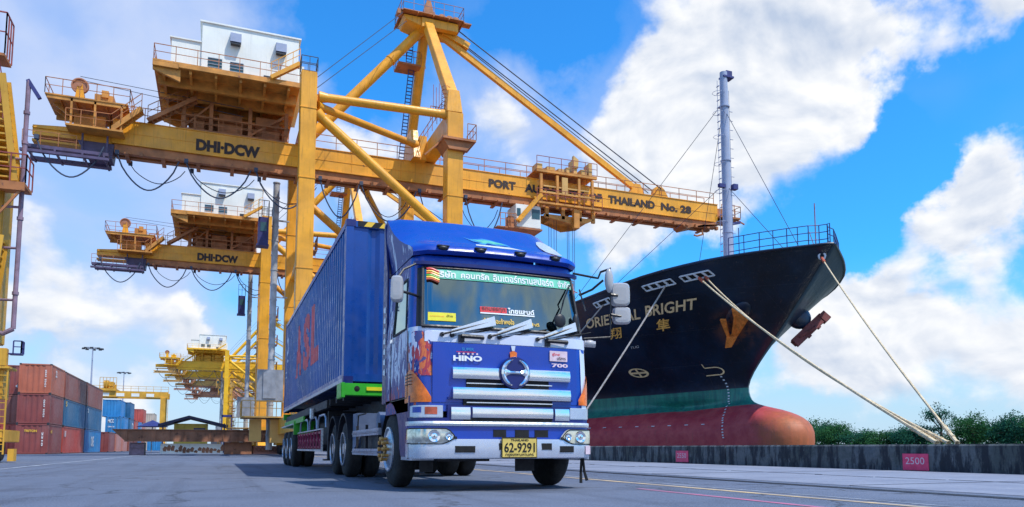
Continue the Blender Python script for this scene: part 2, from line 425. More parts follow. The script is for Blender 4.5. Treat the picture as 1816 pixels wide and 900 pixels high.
M['leaf'] = leaf_mat('leaf_green', (0.022, 0.10, 0.045), (0.075, 0.20, 0.065))
M['leaf_b'] = leaf_mat('leaf_blue_green', (0.016, 0.09, 0.07), (0.05, 0.17, 0.09))
M['bark'] = paint('bark', (0.11, 0.08, 0.06), 0.9, var=0.4, scale=2)


def side_graphic():
    """printed splash livery on the cab side: pearl white, navy streaks, orange-red flames"""
    m, g, out = new_mat('cab_side_livery')
    tc = g.n('ShaderNodeTexCoord').outputs['Object']
    sp = g.n('ShaderNodeSeparateXYZ', {0: tc})
    x, y, z = sp.outputs
    rot = g.n('ShaderNodeMapping', {'Vector': tc, 'Rotation': (R(-35), 0, 0), 'Scale': (1.0, 3.6, 1.0)}).outputs[0]
    n1 = g.noise(rot, 2.3, 5, 0.55, 1.1).outputs['Fac']
    n2 = g.noise(rot, 2.6, 4, 0.5, 1.6).outputs['Fac']
    n3 = g.noise(tc, 5.0, 5, 0.6, 1.0).outputs['Fac']
    # local z: 0.4 bumper .. 3.7 top; white mostly between 1.2 and 2.6
    zc = g.math('ABSOLUTE', g.math('SUBTRACT', z, 1.95))
    zl = g.smooth(z, 1.25, 1.85, -0.13, 0.005)
    wm = g.math('ADD', g.math('ADD', n1, zl), g.smooth(z, 2.2, 3.2, 0.03, -0.10))
    k = g.smooth(wm, 0.50, 0.515)
    c = g.mix(k, (0.006, 0.018, 0.20), (0.60, 0.64, 0.76))
    low = g.math('MULTIPLY', g.smooth(z, 1.5, 1.2), 0.75)
    fr = g.smooth(y, -0.62, -0.76)
    lo = g.smooth(g.math('ADD', n2, g.math('MULTIPLY', g.math('SUBTRACT', low, 0.75), 0.3)), 0.54, 0.55)
    red = g.math('MAXIMUM', lo, g.math('MULTIPLY', g.smooth(n2, 0.52, 0.535), fr))
    c = g.mix(red, c, (0.42, 0.035, 0.05))
    og = g.math('MULTIPLY', g.smooth(n2, 0.60, 0.61), fr)
    c = g.mix(og, c, (0.70, 0.16, 0.04))
    bk = g.math('MULTIPLY', g.smooth(n3, 0.57, 0.58), g.smooth(zc, 0.6, 0.3))
    c = g.mix(bk, c, (0.06, 0.07, 0.22))
    b = g.n('ShaderNodeBsdfPrincipled', {'Base Color': c, 'Roughness': 0.5, 'Coat Weight': 0.15, 'Coat Roughness': 0.15})
    g.nt.links.new(b.outputs[0], out.inputs[0])
    return m


M['livery'] = side_graphic()


def glass_mat(name, tint, refl, rough=0.02):
    m, g, out = new_mat(name)
    tr = g.n('ShaderNodeBsdfTransparent', {'Color': (*tint, 1)})
    gl = g.n('ShaderNodeBsdfGlossy', {'Color': (0.60, 0.84, 0.88, 1), 'Roughness': rough})
    fr = g.n('ShaderNodeFresnel', {'IOR': 1.5})
    f = g.math('ADD', fr.outputs[0], refl, clamp=True)
    x = g.n('ShaderNodeMixShader', {0: f, 1: tr.outputs[0], 2: gl.outputs[0]})
    g.nt.links.new(x.outputs[0], out.inputs[0])
    return m


M['windscreen'] = glass_mat('windscreen_glass', (0.10, 0.20, 0.22), 0.24)
M['side_glass'] = glass_mat('side_window_glass', (0.22, 0.28, 0.28), 0.35)


def container_mat(name, col, var=0.15, rust=0.12):
    return paint(name, col, 0.5, var=var, scale=0.7, rust=rust, rustcol=(0.12, 0.045, 0.03), streak=0.3, fade=0.25)


M['c_blue'] = paint('blue_container_paint', (0.005, 0.055, 0.27), 0.34, var=0.18, scale=0.7, rust=0.02, streak=0.25)
M['c_maroon'] = container_mat('maroon_container', (0.25, 0.055, 0.05))
M['c_brown'] = container_mat('brown_container', (0.28, 0.085, 0.065))
M['c_orange'] = container_mat('orange_red_container', (0.48, 0.13, 0.07))
M['c_red'] = container_mat('red_container', (0.48, 0.07, 0.05))
M['c_sea'] = container_mat('sea_blue_container', (0.02, 0.13, 0.27))
M['c_azure'] = container_mat('azure_container', (0.02, 0.22, 0.50))
M['c_salmon'] = container_mat('salmon_container', (0.52, 0.20, 0.15))
M['c_navy'] = container_mat('navy_container', (0.02, 0.03, 0.10))
M['c_beige'] = container_mat('beige_container', (0.52, 0.42, 0.33))


# ------------------------------------------------------------------ mesh builder
class MB:
    def __init__(s):
        s.v = []; s.f = []; s.mi = []; s.cur = 0

    def add(s, vs, fs):
        o = len(s.v)
        s.v.extend([tuple(p) for p in vs])
        for f in fs:
            s.f.append(tuple(i + o for i in f)); s.mi.append(s.cur)
        return s

    def box(s, x0, x1, y0, y1, z0, z1):
        if x0 > x1: x0, x1 = x1, x0
        if y0 > y1: y0, y1 = y1, y0
        if z0 > z1: z0, z1 = z1, z0
        s.add([(x0, y0, z0), (x1, y0, z0), (x1, y1, z0), (x0, y1, z0), (x0, y0, z1), (x1, y0, z1), (x1, y1, z1), (x0, y1, z1)],
              [(0, 3, 2, 1), (4, 5, 6, 7), (0, 1, 5, 4), (1, 2, 6, 5), (2, 3, 7, 6), (3, 0, 4, 7)])
        return s

    def beam(s, a, b, w, h=None, up=(0, 0, 1), w2=None, h2=None):
        h = w if h is None else h
        w2 = w if w2 is None else w2
        h2 = h if h2 is None else h2
        a = Vector(a); b = Vector(b); d = (b - a).normalized(); up = Vector(up)
        if abs(d.dot(up)) > 0.98: up = Vector((0, 1, 0))
        sx = d.cross(up).normalized(); sz = sx.cross(d).normalized()
        vs = []
        for p, ww, hh in ((a, w, h), (b, w2, h2)):
            for i, j in ((-1, -1), (1, -1), (1, 1), (-1, 1)):
                vs.append(p + sx * (i * ww / 2) + sz * (j * hh / 2))
        s.add(vs, [(0, 1, 2, 3), (7, 6, 5, 4), (0, 4, 5, 1), (1, 5, 6, 2), (2, 6, 7, 3), (3, 7, 4, 0)])
        return s

    def tube(s, pts, r, n=8, r2=None, closed=False):
        pts = [Vector(p) for p in pts]
        m = len(pts)
        vs = []; fs = []
        prev = None
        for i, p in enumerate(pts):
            if closed:
                d = (pts[(i + 1) % m] - pts[i - 1]).normalized()
            else:
                d = (pts[min(i + 1, m - 1)] - pts[max(i - 1, 0)]).normalized()
            if prev is None:
                up = Vector((0, 0, 1)) if abs(d.z) < 0.9 else Vector((0, 1, 0))
                a = d.cross(up).normalized()
            else:
                a = (prev - d * prev.dot(d)).normalized()
            prev = a
            b = d.cross(a)
            rr = r if r2 is None else r + (r2 - r) * i / max(1, m - 1)
            for k in range(n):
                t = 2 * math.pi * k / n
                vs.append(p + (a * math.cos(t) + b * math.sin(t)) * rr)
        mm = m if closed else m - 1
        for i in range(mm):
            for k in range(n):
                j = (i + 1) % m
                fs.append((i * n + k, i * n + (k + 1) % n, j * n + (k + 1) % n, j * n + k))
        if not closed:
            fs.append(tuple(reversed(range(n)))); fs.append(tuple((m - 1) * n + k for k in range(n)))
        s.add(vs, fs)
        return s

    def lathe(s, prof, c, axis='X', n=32, sign=1):
        """prof = [(a, r)] along the axis; closed ring surface"""
        vs = []; fs = []
        for a, r in prof:
            for k in range(n):
                t = 2 * math.pi * k / n
                p, q = r * math.cos(t), r * math.sin(t)
                if axis == 'X': vs.append((c[0] + sign * a, c[1] + p, c[2] + q))
                elif axis == 'Y': vs.append((c[0] + p, c[1] + sign * a, c[2] + q))
                else: vs.append((c[0] + p, c[1] + q, c[2] + sign * a))
        for i in range(len(prof) - 1):
            for k in range(n):
                fs.append((i * n + k, i * n + (k + 1) % n, (i + 1) * n + (k + 1) % n, (i + 1) * n + k))
        if prof[0][1] > 0: fs.append(tuple(range(n)))
        if prof[-1][1] > 0: fs.append(tuple((len(prof) - 1) * n + k for k in range(n)))
        s.add(vs, fs)
        return s

    def prism(s, poly, a0, a1, plane='XZ'):
        """polygon extruded between a0 and a1 on the third axis"""
        n = len(poly)
        def mk(p, a):
            return {'XZ': (p[0], a, p[1]), 'YZ': (a, p[0], p[1]), 'XY': (p[0], p[1], a)}[plane]
        vs = [mk(p, a0) for p in poly] + [mk(p, a1) for p in poly]
        fs = [tuple(range(n)), tuple(reversed(range(n, 2 * n)))]
        for i in range(n):
            j = (i + 1) % n
            fs.append((i, i + n, j + n, j))
        s.add(vs, fs)
        return s

    def grid(s, rows, closed=False):
        n = len(rows[0]); vs = [p for r in rows for p in r]; fs = []
        for i in range(len(rows) - 1):
            for k in range(n if closed else n - 1):
                fs.append((i * n + k, i * n + (k + 1) % n, (i + 1) * n + (k + 1) % n, (i + 1) * n + k))
        s.add(vs, fs)
        return s

    def sphere(s, c, r, n=12, m=8, sc=(1, 1, 1)):
        rows = []
        for i in range(m + 1):
            t = math.pi * i / m
            rows.append([(c[0] + r * sc[0] * math.sin(t) * math.cos(2 * math.pi * k / n), c[1] + r * sc[1] * math.sin(t) * math.sin(2 * math.pi * k / n), c[2] + r * sc[2] * math.cos(t)) for k in range(n)])
        s.grid(rows, closed=True)
        return s

    def rail(s, pts, h=1.0, step=1.5, r=0.022, mid=True):
        """handrail with posts along a polyline (feet on the line)"""
        pts = [Vector(p) for p in pts]
        for a, b in zip(pts, pts[1:]):
            up = Vector((0, 0, h))
            s.beam(a + up, b + up, r * 2)
            if mid: s.beam(a + up * 0.52, b + up * 0.52, r * 1.6)
            k = max(1, int(round((b - a).length / step)))
            for i in range(k + 1):
                p = a.lerp(b, i / k)
                s.beam(p, p + up, r * 2)
        return s

    def build(s, name, mat, parent=None, smooth=False, bevel=0.0, origin=None, fix=True, angle=35):
        me = bpy.data.meshes.new(name)
        o = Vector((0, 0, 0))
        if parent is not None:
            p = parent
            while p is not None:
                o = o + p.location; p = p.parent
        elif origin is not None:
            o = Vector(origin)
        me.from_pydata([(v[0] - o.x, v[1] - o.y, v[2] - o.z) for v in s.v], [], s.f)
        mats = mat if isinstance(mat, (list, tuple)) else [mat]
        for m_ in mats:
            me.materials.append(m_)
        if len(mats) > 1:
            me.polygons.foreach_set('material_index', s.mi)
        if fix or bevel:
            bm = bmesh.new(); bm.from_mesh(me)
            if fix == 'weld':
                bmesh.ops.remove_doubles(bm, verts=bm.verts, dist=0.0002)
            if bevel:
                bmesh.ops.bevel(bm, geom=[e for e in bm.edges if len(e.link_faces) == 2 and e.calc_face_angle(0) > 0.6], offset=bevel, segments=2, affect='EDGES', clamp_overlap=True)
            bmesh.ops.recalc_face_normals(bm, faces=bm.faces)
            bm.to_mesh(me); bm.free()
        if smooth:
            me.polygons.foreach_set('use_smooth', [True] * len(me.polygons))
            try: me.set_sharp_from_angle(angle=R(angle))
            except Exception: pass
        me.update()
        ob = bpy.data.objects.new(name, me)
        COL.objects.link(ob)
        if parent is not None:
            ob.parent = parent
        elif origin is not None:
            ob.location = origin
        return ob


def tag(o, label=None, cat=None, group=None, kind=None):
    if label: o['label'] = label
    if cat: o['category'] = cat
    if group: o['group'] = group
    if kind: o['kind'] = kind
    return o


def empty(name, loc, label=None, cat=None, group=None):
    o = bpy.data.objects.new(name, None)
    COL.objects.link(o)
    o.location = loc
    o.empty_display_size = 0.3
    return tag(o, label, cat, group)


def copy_tree(o, matmap=None, parent=None, skip=()):
    c = o.copy()
    COL.objects.link(c)
    c.parent = parent
    if matmap and c.type == 'MESH':
        for sl in c.material_slots:
            new = matmap.get(sl.material.name)
            if new:
                sl.link = 'OBJECT'; sl.material = new
    for ch in list(o.children):
        if ch.name.split('.')[0] in skip: continue
        copy_tree(ch, matmap, c, skip)
    return c


_tc = {}
def text_geo(body, bold=0.0, ext=0.0):
    key = (body, bold, ext)
    if key in _tc: return _tc[key]
    cu = bpy.data.curves.new('tmp', 'FONT')
    cu.body = body; cu.size = 1.0; cu.offset = bold; cu.extrude = ext; cu.resolution_u = 3
    ob = bpy.data.objects.new('tmp', cu)
    COL.objects.link(ob)
    dg = bpy.context.evaluated_depsgraph_get()
    ev = ob.evaluated_get(dg)
    me = ev.to_mesh()
    vs = [tuple(v.co) for v in me.vertices]; fs = [tuple(p.vertices) for p in me.polygons]
    ev.to_mesh_clear()
    bpy.data.objects.remove(ob); bpy.data.curves.remove(cu)
    xs = [v[0] for v in vs] or [0]; ys = [v[1] for v in vs] or [0]
    x0, x1, y0, y1 = min(xs), max(xs), min(ys), max(ys)
    vs = [((v[0] - x0) / max(1e-6, x1 - x0), (v[1] - y0) / max(1e-6, y1 - y0), v[2]) for v in vs]
    _tc[key] = (vs, fs)
    return _tc[key]


def text_mb(body, mapf, bold=0.02, mb=None):
    """mapf(u, v) -> 3-D point, u and v from 0 to 1 across the lettering"""
    vs, fs = text_geo(body, bold)
    mb = mb or MB()
    mb.add([mapf(v[0], v[1]) for v in vs], fs)
    return mb


def rect_map(p00, p10, p01):
    a = Vector(p00); u = Vector(p10) - a; w = Vector(p01) - a
    return lambda s, t: a + u * s + w * t
# ================================================================== ground, road marks, quay, river
def sheet(name, x0, x1, y0, y1, z, mat, nx=1, ny=1):
    mb = MB()
    rows = [[(x0 + (x1 - x0) * i / nx, y0 + (y1 - y0) * j / ny, z) for i in range(nx + 1)] for j in range(ny + 1)]
    mb.grid(rows)
    o = mb.build(name, mat, fix=False)
    o['kind'] = 'structure'
    return o


sheet('ground', -900, 15.4, -60, 2500, 0.0, M['asphalt'], 12, 12)
sheet('water', 15.4, 3000, -600, 3000, -2.6, M['water'])
mb = MB()
mb.box(14.6, 15.39, -60, 1500, -3.2, -0.01)
mb.build('quay_face', M['wall'])['kind'] = 'structure'
# concrete strip between the crane rail and the wall
sheet('quay_edge_strip', 8.35, 14.99, -60, 400, 0.004, M['strip'], 1, 30)
mb = MB()
for k in range(34): mb.box(8.36, 14.98, 3.0 + k * 5.2, 3.025 + k * 5.2, .005, .0085)
for k in range(34): pass
mb.build('slab_joint', M['dark_steel'])['kind'] = 'structure'
# rail slot
mb = MB()
mb.box(7.80, 7.87, -40, 400, 0.003, 0.010); mb.box(7.70, 7.78, -40, 400, 0.003, 0.007)
mb.build('crane_rail', M['dark_steel'])['kind'] = 'structure'
mb = MB()
for i in range(40):       # cracked joint in the concrete strip
    y0 = 2 + i * 1.4
    mb.box(11.2 + 0.10 * math.sin(i * 1.9), 11.24 + 0.10 * math.sin(i * 1.9), y0, y0 + 1.4, 0.004, 0.009)
mb.build('pavement_joint', M['dark_steel'])['kind'] = 'structure'


def line(name, pts, w, z, mat):
    mb = MB()
    for (xa, ya), (xb, yb) in zip(pts, pts[1:]):
        mb.add([(xa - w / 2, ya, z), (xa + w / 2, ya, z), (xb + w / 2, yb, z), (xb - w / 2, yb, z)], [(0, 1, 2, 3)])
    o = mb.build(name, mat, fix=False)
    o['kind'] = 'structure'


line('yellow_line', [(5.92, 2), (5.95, 30), (5.95, 60), (5.95, 200)], 0.13, 0.004, M['mark_yellow'])
line('white_line', [(6.22, 2), (6.25, 60), (6.25, 200)], 0.05, 0.0045, M['mark_white'])
line('red_line', [(4.96, 2), (5.15, 8.6)], 0.10, 0.004, M['mark_pink'])
line('yard_line', [(-5.0, 14), (-5.1, 40), (-5.2, 90)], 0.14, 0.004, M['mark_white'])

# stained parapet with the painted bay numbers
wall = empty('quay_wall', (15.2, 30, 0), 'long low stained concrete parapet along the quay edge beside the ship', 'wall')
mb = MB()
y = -20.0
i = 0
while y < 420:
    L = 9.9
    jit = 0.004 * math.sin(i * 2.3)
    mb.prism([(15.0 + jit, 0.0), (15.38, 0.0), (15.38, 0.585), (15.35, 0.615), (15.04 + jit, 0.615), (15.0 + jit, 0.575)], y, y + L, 'XZ')
    y += 9.93; i += 1
mb.build('parapet', M['wall'], wall)
for (ya, yb, z0, z1, txt) in ((13.10, 12.42, 0.02, 0.40, '2500'), (22.45, 21.72, 0.05, 0.44, '2550')):
    mb = MB()
    mb.box(14.975, 14.992, yb, ya, z0, z1)
    pn = mb.build('number_panel', M['red_sign'], wall)
    pn['label'] = 'pink-red painted panel reading ' + txt
    d = (ya - yb)
    h = z1 - z0
    t = text_mb(txt, rect_map((14.970, ya - d * .12, z0 + h * .36), (14.970, yb + d * .14, z0 + h * .36), (14.970, ya - d * .12, z0 + h * .78)), 0.0)
    t.build('number', M['pink_ink'], pn, fix=False)

# ================================================================== far bank and trees
mb = MB()
rows = []
for j in range(60):
    yy = -120 + j * 14
    rows.append([(112 + 3 * math.sin(j * .7), yy, -2.7), (116 + 3 * math.sin(j * .7), yy, -0.9), (170, yy, -0.6), (700, yy, -0.4), (2800, yy * 2, -0.4)])
mb.grid(rows)
mb.build('river_bank', M['bank'], fix=False)['kind'] = 'structure'


def crown_mesh(seed, h, w, leaf, nclump, per, gap=0.0):
    r = random.Random(seed)
    mb = MB()
    cl = []
    for i in range(nclump):
        while True:
            x, y, z = r.uniform(-1, 1), r.uniform(-1, 1), r.uniform(-1, 1)
            if x * x + y * y + z * z < 1: break
        k = 0.55 + 0.45 * r.random()
        zz = h * (0.60 + 0.36 * z * k)
        ww = w * (0.95 - 0.35 * max(0, z)) * (0.8 + .4 * r.random())
        cl.append((x * ww, y * ww, zz, w * r.uniform(0.16, 0.34)))
    for (cx, cy, cz, cr) in cl:
        for _ in range(per):
            a = r.gauss(0, .5); b = r.gauss(0, .5); c = r.gauss(0, .42)
            p = Vector((cx + a * cr * 1.5, cy + b * cr * 1.5, cz + c * cr * 1.2))
            n = Vector((r.gauss(0, 1), r.gauss(0, 1), r.gauss(0.5, 1))).normalized()
            u = n.orthogonal().normalized(); u.rotate(Matrix.Rotation(r.random() * 6.3, 3, n)); v = n.cross(u)
            s = leaf * r.uniform(.6, 1.3)
            mb.add([p - u * s, p - v * s * .5, p + u * s, p + v * s * .55], [(0, 1, 2, 3)])
    return mb, cl


def make_tree(seed, h, w, leaf, nclump, per, mat):
    root = empty('riverside_tree', (0, 0, 0))
    mb, cl = crown_mesh(seed, h, w, leaf, nclump, per)
    t = MB()
    r = random.Random(seed + 5)
    top = Vector((r.uniform(-.4, .4), r.uniform(-.4, .4), h * .62))
    mid = Vector((top.x * .3, top.y * .6, h * .3))
    t.tube([(0, 0, -0.4), mid, top], 0.035 * h, 7, 0.012 * h)
    for c in cl[:9]:
        st = mid.lerp(top, r.random())
        e = Vector(c[:3])
        t.tube([st, st.lerp(e, .5) + Vector((0, 0, .03 * h)), e], 0.013 * h, 5, 0.004 * h)
    t.build('trunk', M['bark'], root, smooth=True)
    mb.build('crown', mat, root, fix=False)
    return root


TREES = [make_tree(11, 8.5, 4.6, 0.19, 46, 150, M['leaf']), make_tree(12, 7.0, 4.2, 0.19, 42, 150, M['leaf_b']),
         make_tree(13, 9.5, 4.0, 0.20, 34, 130, M['leaf']), make_tree(14, 12.5, 3.6, 0.19, 26, 80, M['leaf_b'])]
# (x, y, kind, height-scale, width-scale, label)
tree_spots = [
    (121, 133.5, 0, .84, .95, 'broad dark green tree right behind the tip of the ship bulb'),
    (124, 127.0, 1, 1.02, .9, 'round dark tree just right of the ship bulb across the river'),
    (121, 121.5, 0, .78, .85, 'full leafy tree on the far bank, second to the right of the bulb'),
    (123, 116.5, 1, .72, 1.1, 'low rounded tree where the treeline dips right of the bulb'),
    (122, 111.5, 0, .58, 1.1, 'lowest bushy tree in the dip of the far treeline'),
    (124, 107.5, 1, .74, 1.1, 'small dark tree left of the foot of the long mooring rope'),
    (121, 103.2, 1, .84, .85, 'medium dark tree behind the splayed rope end'),
    (122, 98.2, 3, .90, .80, 'tall sparse tree with open airy crown rising above the far treeline'),
    (125, 95.5, 0, .62, .95, 'dark tree crowding the foot of the tall sparse tree'),
    (121, 91.3, 2, .82, .85, 'bright green rounded tree right of the tall sparse tree'),
    (124, 87.6, 0, .68, 1.0, 'deep green tree beside the bright rounded one'),
    (121, 84.0, 1, 1.0, .80, 'bluish green tree near the right edge of the view'),
    (123, 80.6, 2, .84, .95, 'last tree at the right edge of the far bank'),
    (130, 138.0, 2, .9, 1.0, 'tree half hidden behind the bulb tip'),
]
for i, (x, y, k, sz, sw, lab) in enumerate(tree_spots):
    src = TREES[k]
    if 'label' not in src.keys():
        o = src
    else:
        o = copy_tree(src)
    o.location = (x, y, -0.8)
    o.scale = (sw, sw, sz)
    o.rotation_euler = (0, 0, i * 1.7)
    tag(o, lab, 'tree', 'trees on the far river bank')
# undergrowth along the far bank: one mass
r = random.Random(3)
mb = MB()
for i in range(5200):
    t = r.random()
    yy = 70 + 90 * t
    p = Vector((117 + 12 * r.random(), yy, -0.9 + 2.4 * r.random() ** 1.3))
    n = Vector((r.gauss(-.5, 1), r.gauss(-.4, 1), r.gauss(.5, 1))).normalized()
    u = n.orthogonal().normalized(); v = n.cross(u); s = r.uniform(.18, .42)
    mb.add([p - u * s, p - v * s * .6, p + u * s, p + v * s * .6], [(0, 1, 2, 3)])
tag(mb.build('undergrowth', M['leaf'], fix=False), 'dense undergrowth along the far river bank', 'undergrowth', kind='stuff')


# ================================================================== quay cranes
CR = (9.65, 53.75, 0)
XL, XW, YN, YF, YM = 5.1, 14.2, 47.0, 60.5, 53.75


def add_festoon(root, x0, x1, sag, y, z=19.5, r=.045):
    pts = []
    for i in range(15):
        t = i / 14
        pts.append((x0 + (x1 - x0) * t + .12 * math.sin(t * 6), y, z - sag * (1 - (2 * t - 1) ** 2) ** .75))
    mb = MB(); mb.tube(pts, r, 6)
    mb.box(x0 - .12, x0 + .12, y - .12, y + .12, z - .05, z + .22)
    return mb.build('festoon_cable', M['cable'], root, smooth=True)


def make_crane():
    A = M['crane']; D = M['crane_dark']
    root = empty('quay_crane', CR)
    # --- legs
    def leg(x, y, ztop, w):
        mb = MB()
        mb.beam((x, y, 2.2), (x, y, ztop), w, w * .95, up=(0, 1, 0))
        for z in (6.0, 11.5, 17.2, ztop - 2.4):
            if z < ztop: mb.beam((x, y, z - .05), (x, y, z + .05), w + .07, w * .95 + .07, up=(0, 1, 0))
        return mb
    leg(XL - .45, YN, 24.1, .98).build('leg', A, root, bevel=.03)
    leg(XL, YF, 22.2, .98).build('leg', A, root, bevel=.03)
    mb = leg(XW, YN, 23.0, 1.1)
    mb.beam((XW - .05, YN, 23.0), (XW - .1, YN, 24.6), 1.1, 1.05, up=(0, 1, 0), w2=.8, h2=.8)
    mb.build('leg', A, root, bevel=.03)
    mb = leg(XW, YF, 23.0, 1.1)
    mb.beam((XW, YF, 23.0), (XW, YF, 24.6), 1.1, 1.05, up=(0, 1, 0), w2=.8, h2=.8)
    mb.build('leg', A, root, bevel=.03)
    # --- A-frame up to the apex
    mb = MB(); mb.beam((XW - .1, YN + .1, 24.3), (13.95, 53.0, 32.6), .75, .75, up=(0, 1, 0), w2=.65, h2=.65)
    mb.build('apex_leg', A, root, bevel=.03)
    mb = MB(); mb.tube([(XW, YF, 23.0), (14.0, 54.4, 32.6)], .40, 14); mb.tube([(13.99 + .02, 54.4 + 1.35, 30.55), (13.99, 54.4 + 1.3, 30.75)], .5, 14)
    mb.build('apex_leg', A, root, smooth=True)
    mb = MB(); mb.tube([(4.6, 54.6, 21.9), (13.7, 53.9, 32.7)], .37, 14); mb.tube([(11.3, 54.08, 29.83), (11.36, 54.08, 29.9)], .42, 14)
    mb.build('backstay', A, root, smooth=True)
    # --- cross beams
    mb = MB(); mb.box(XW - .45, XW + .45, YN + .5, YF - .5, 21.9, 23.1)
    mb.box(XW - .95, XW - .4, 52.4, 54.9, 21.75, 23.6)
    mb.prism([(52.0, 21.75), (55.4, 21.75), (54.6, 24.2), (53.0, 24.2)], XW - 1.5, XW - .95, 'YZ')
    mb.build('cross_beam', A, root, bevel=.02)
    mb = MB(); mb.box(XL - .4, XL + .4, YN + .45, YF - .45, 22.0, 23.1)
    mb.build('cross_beam', A, root, bevel=.02)
    for x in (XL, XW):
        mb = MB()
        xx = x - (.45 if x == XL else 0)
        mb.box(xx - .5, xx + .5, YN - 2.4, YF + 2.4, 1.5, 2.6)
        mb.build('sill_beam', A, root, bevel=.03)
        for yb in (YN - 1.3, YF + 1.3):
            mb = MB()
            mb.prism([(yb - 2.0, .75), (yb + 2.0, .75), (yb + 1.4, 1.25), (yb + .4, 1.48), (yb - .4, 1.48), (yb - 1.4, 1.25)], xx - .35, xx + .35, 'YZ')
            bg = mb.build('bogie', A, root, bevel=.02)
            mb = MB()
            for k in range(4):
                mb.lathe([(-.14, .30), (-.13, .40), (.08, .40), (.09, .46), (.14, .46), (.15, .3)], (xx, yb - 1.5 + k, .47), 'X', 16)
            mb.build('wheel', M['dark_steel'], bg)
    # --- tubular bracing
    for (p, q, rr) in (((XL + .2, YN, 22.7), (XW - .4, YN, 22.95), .28), ((XL + .1, YN, 22.1), (XW - 1.2, 52.6, 22.9), .25), ((XL + .1, YN, 21.6), (XW - .2, YN, 14.6), .31),
                       ((XL + .3, YF, 20.7), (XW - .2, YF, 13.7), .31), ((XL + .3, YF, 22.6), (XW - .3, YF, 22.8), .26), ((9.6, 54.4, 19.7), (XW - .3, YF - .3, 15.8), .24),
                       ((XL - .3, YN, 13.8), (XL + .2, YF, 13.8), .3), ((XW, YN, 13.8), (XW, YF, 13.8), .3)):
        mb = MB(); mb.tube([p, q], rr, 14)
        d = (Vector(q) - Vector(p)).normalized()
        mb.tube([Vector(p), Vector(p) + d * .55], rr * 1.35, 14, rr * 1.0)
        mb.tube([Vector(q) - d * .55, Vector(q)], rr, 14, rr * 1.35)
        mb.build('brace', A, root, smooth=True)
    # --- main girder and jib
    mb = MB()
    mb.box(-6.95, 40.2, 53.05, 54.45, 20.25, 21.75)
    mb.box(-6.95, 40.2, 52.99, 54.51, 21.752, 21.80)
    mb.box(-6.95, 40.2, 53.00, 54.50, 20.18, 20.248)
    mb.box(-6.9, 40.2, 53.025, 53.048, 20.94, 20.975)
    x = -6.0
    while x < 40:
        if not (abs(x - 1) < 4 or 18 < x < 38): mb.box(x, x + .03, 53.02, 53.048, 20.25, 21.75)
        x += 3.6
    mb.build('girder', A, root)
    mb = MB()                                                     # trolley runway slung under the girder
    mb.box(-6.8, 40.0, 53.15, 53.55, 19.62, 20.17); mb.box(-6.8, 40.0, 53.95, 54.40, 19.62, 20.17)
    x = -6.2
    while x < 40:
        mb.box(x, x + .25, 52.85, 54.7, 19.50, 19.62); mb.box(x + .9, x + 1.1, 52.8, 53.1, 19.45, 19.72)
        x += 2.15
    mb.build('trolley_runway', D, root)
    mb = MB(); mb.rail([(-6.6, 53.05, 21.80), (3.9, 53.05, 21.80)], 1.0, 1.6, .022); mb.rail([(5.8, 53.05, 21.80), (13.2, 53.05, 21.80)], 1.0, 1.6, .022)
    mb.rail([(15.0, 53.05, 21.80), (39.8, 53.05, 21.80)], .95, 1.8, .022); mb.rail([(15.0, 54.4, 21.80), (39.8, 54.4, 21.80)], .95, 1.8, .022)
    mb.build('girder_handrail', D, root)
    t = text_mb('DHI·DCW', rect_map((-1.95, 53.02, 20.42), (2.12, 53.02, 20.42), (-1.95, 53.02, 21.24)), .06)
    t.build('lettering', M['letter_black'], root, fix=False)
    # --- stub at the landside end: tail, sheave platform, service gondola
    mb = MB(); mb.prism([(-11.4, 20.15), (-6.95, 20.15), (-6.95, 21.1), (-11.4, 20.75)], 53.2, 54.3)
    mb.box(-11.4, -6.95, 53.1, 53.2, 20.55, 20.62)
    mb.box(-11.4, -7.2, 53.2, 54.3, 19.72, 19.86)
    mb.build('girder_tail', A, root)
    mb = MB()
    mb.box(-10.6, -6.0, 51.9, 55.2, 22.34, 22.42); mb.box(-10.5, -6.1, 51.95, 52.08, 22.12, 22.34); mb.box(-10.5, -6.1, 55.0, 55.15, 22.0, 22.3)
    mb.prism([(-10.4, 22.34), (-9.6, 21.7), (-9.4, 21.7), (-10.0, 22.34)], 53.2, 53.3); mb.prism([(-10.4, 22.34), (-9.6, 21.7), (-9.4, 21.7), (-10.0, 22.34)], 54.4, 54.5)
    for k_ in range(5): mb.box(-9.9 + k_ * .85, -9.82 + k_ * .85, 52.0, 55.1, 22.2, 22.34)
    for xx in (-9.2, -7.9, -6.4): mb.box(xx, xx + .12, 51.95, 52.07, 20.6, 22.3)
    mb.box(-9.4, -6.2, 51.8, 53.0, 20.5, 20.62); mb.box(-9.2, -7.4, 53.3, 54.3, 21.1, 21.9)
    mb.box(-8.0, -6.9, 52.6, 53.6, 22.42, 23.1); mb.box(-7.6, -7.2, 52.5, 52.9, 22.9, 23.35)
    mb.beam((-6.9, 51.9, 20.6), (-5.2, 51.9, 22.3), .1, .3, up=(0, 0, 1)); mb.beam((-6.9, 52.6, 20.6), (-5.2, 52.6, 22.3), .1, .3, up=(0, 0, 1))
    for k in range(9):
        t_ = k / 9; mb.box(-6.9 + 1.7 * t_, -6.65 + 1.7 * t_, 51.95, 52.6, 20.68 + 1.7 * t_, 20.72 + 1.7 * t_)
    mb.build('end_platform', M['crane_deck'], root)
    mb = MB()
    mb.rail([(-10.6, 51.9, 22.42), (-5.9, 51.9, 22.42), (-5.9, 55.2, 22.42), (-10.6, 55.2, 22.42), (-10.6, 51.9, 22.42)], 1.0, 1.0, .02)
    mb.rail([(-9.4, 51.8, 20.62), (-6.9, 51.8, 20.62), (-5.2, 51.8, 22.3)], .95, .8, .02)
    mb.build('platform_handrail', D, root)
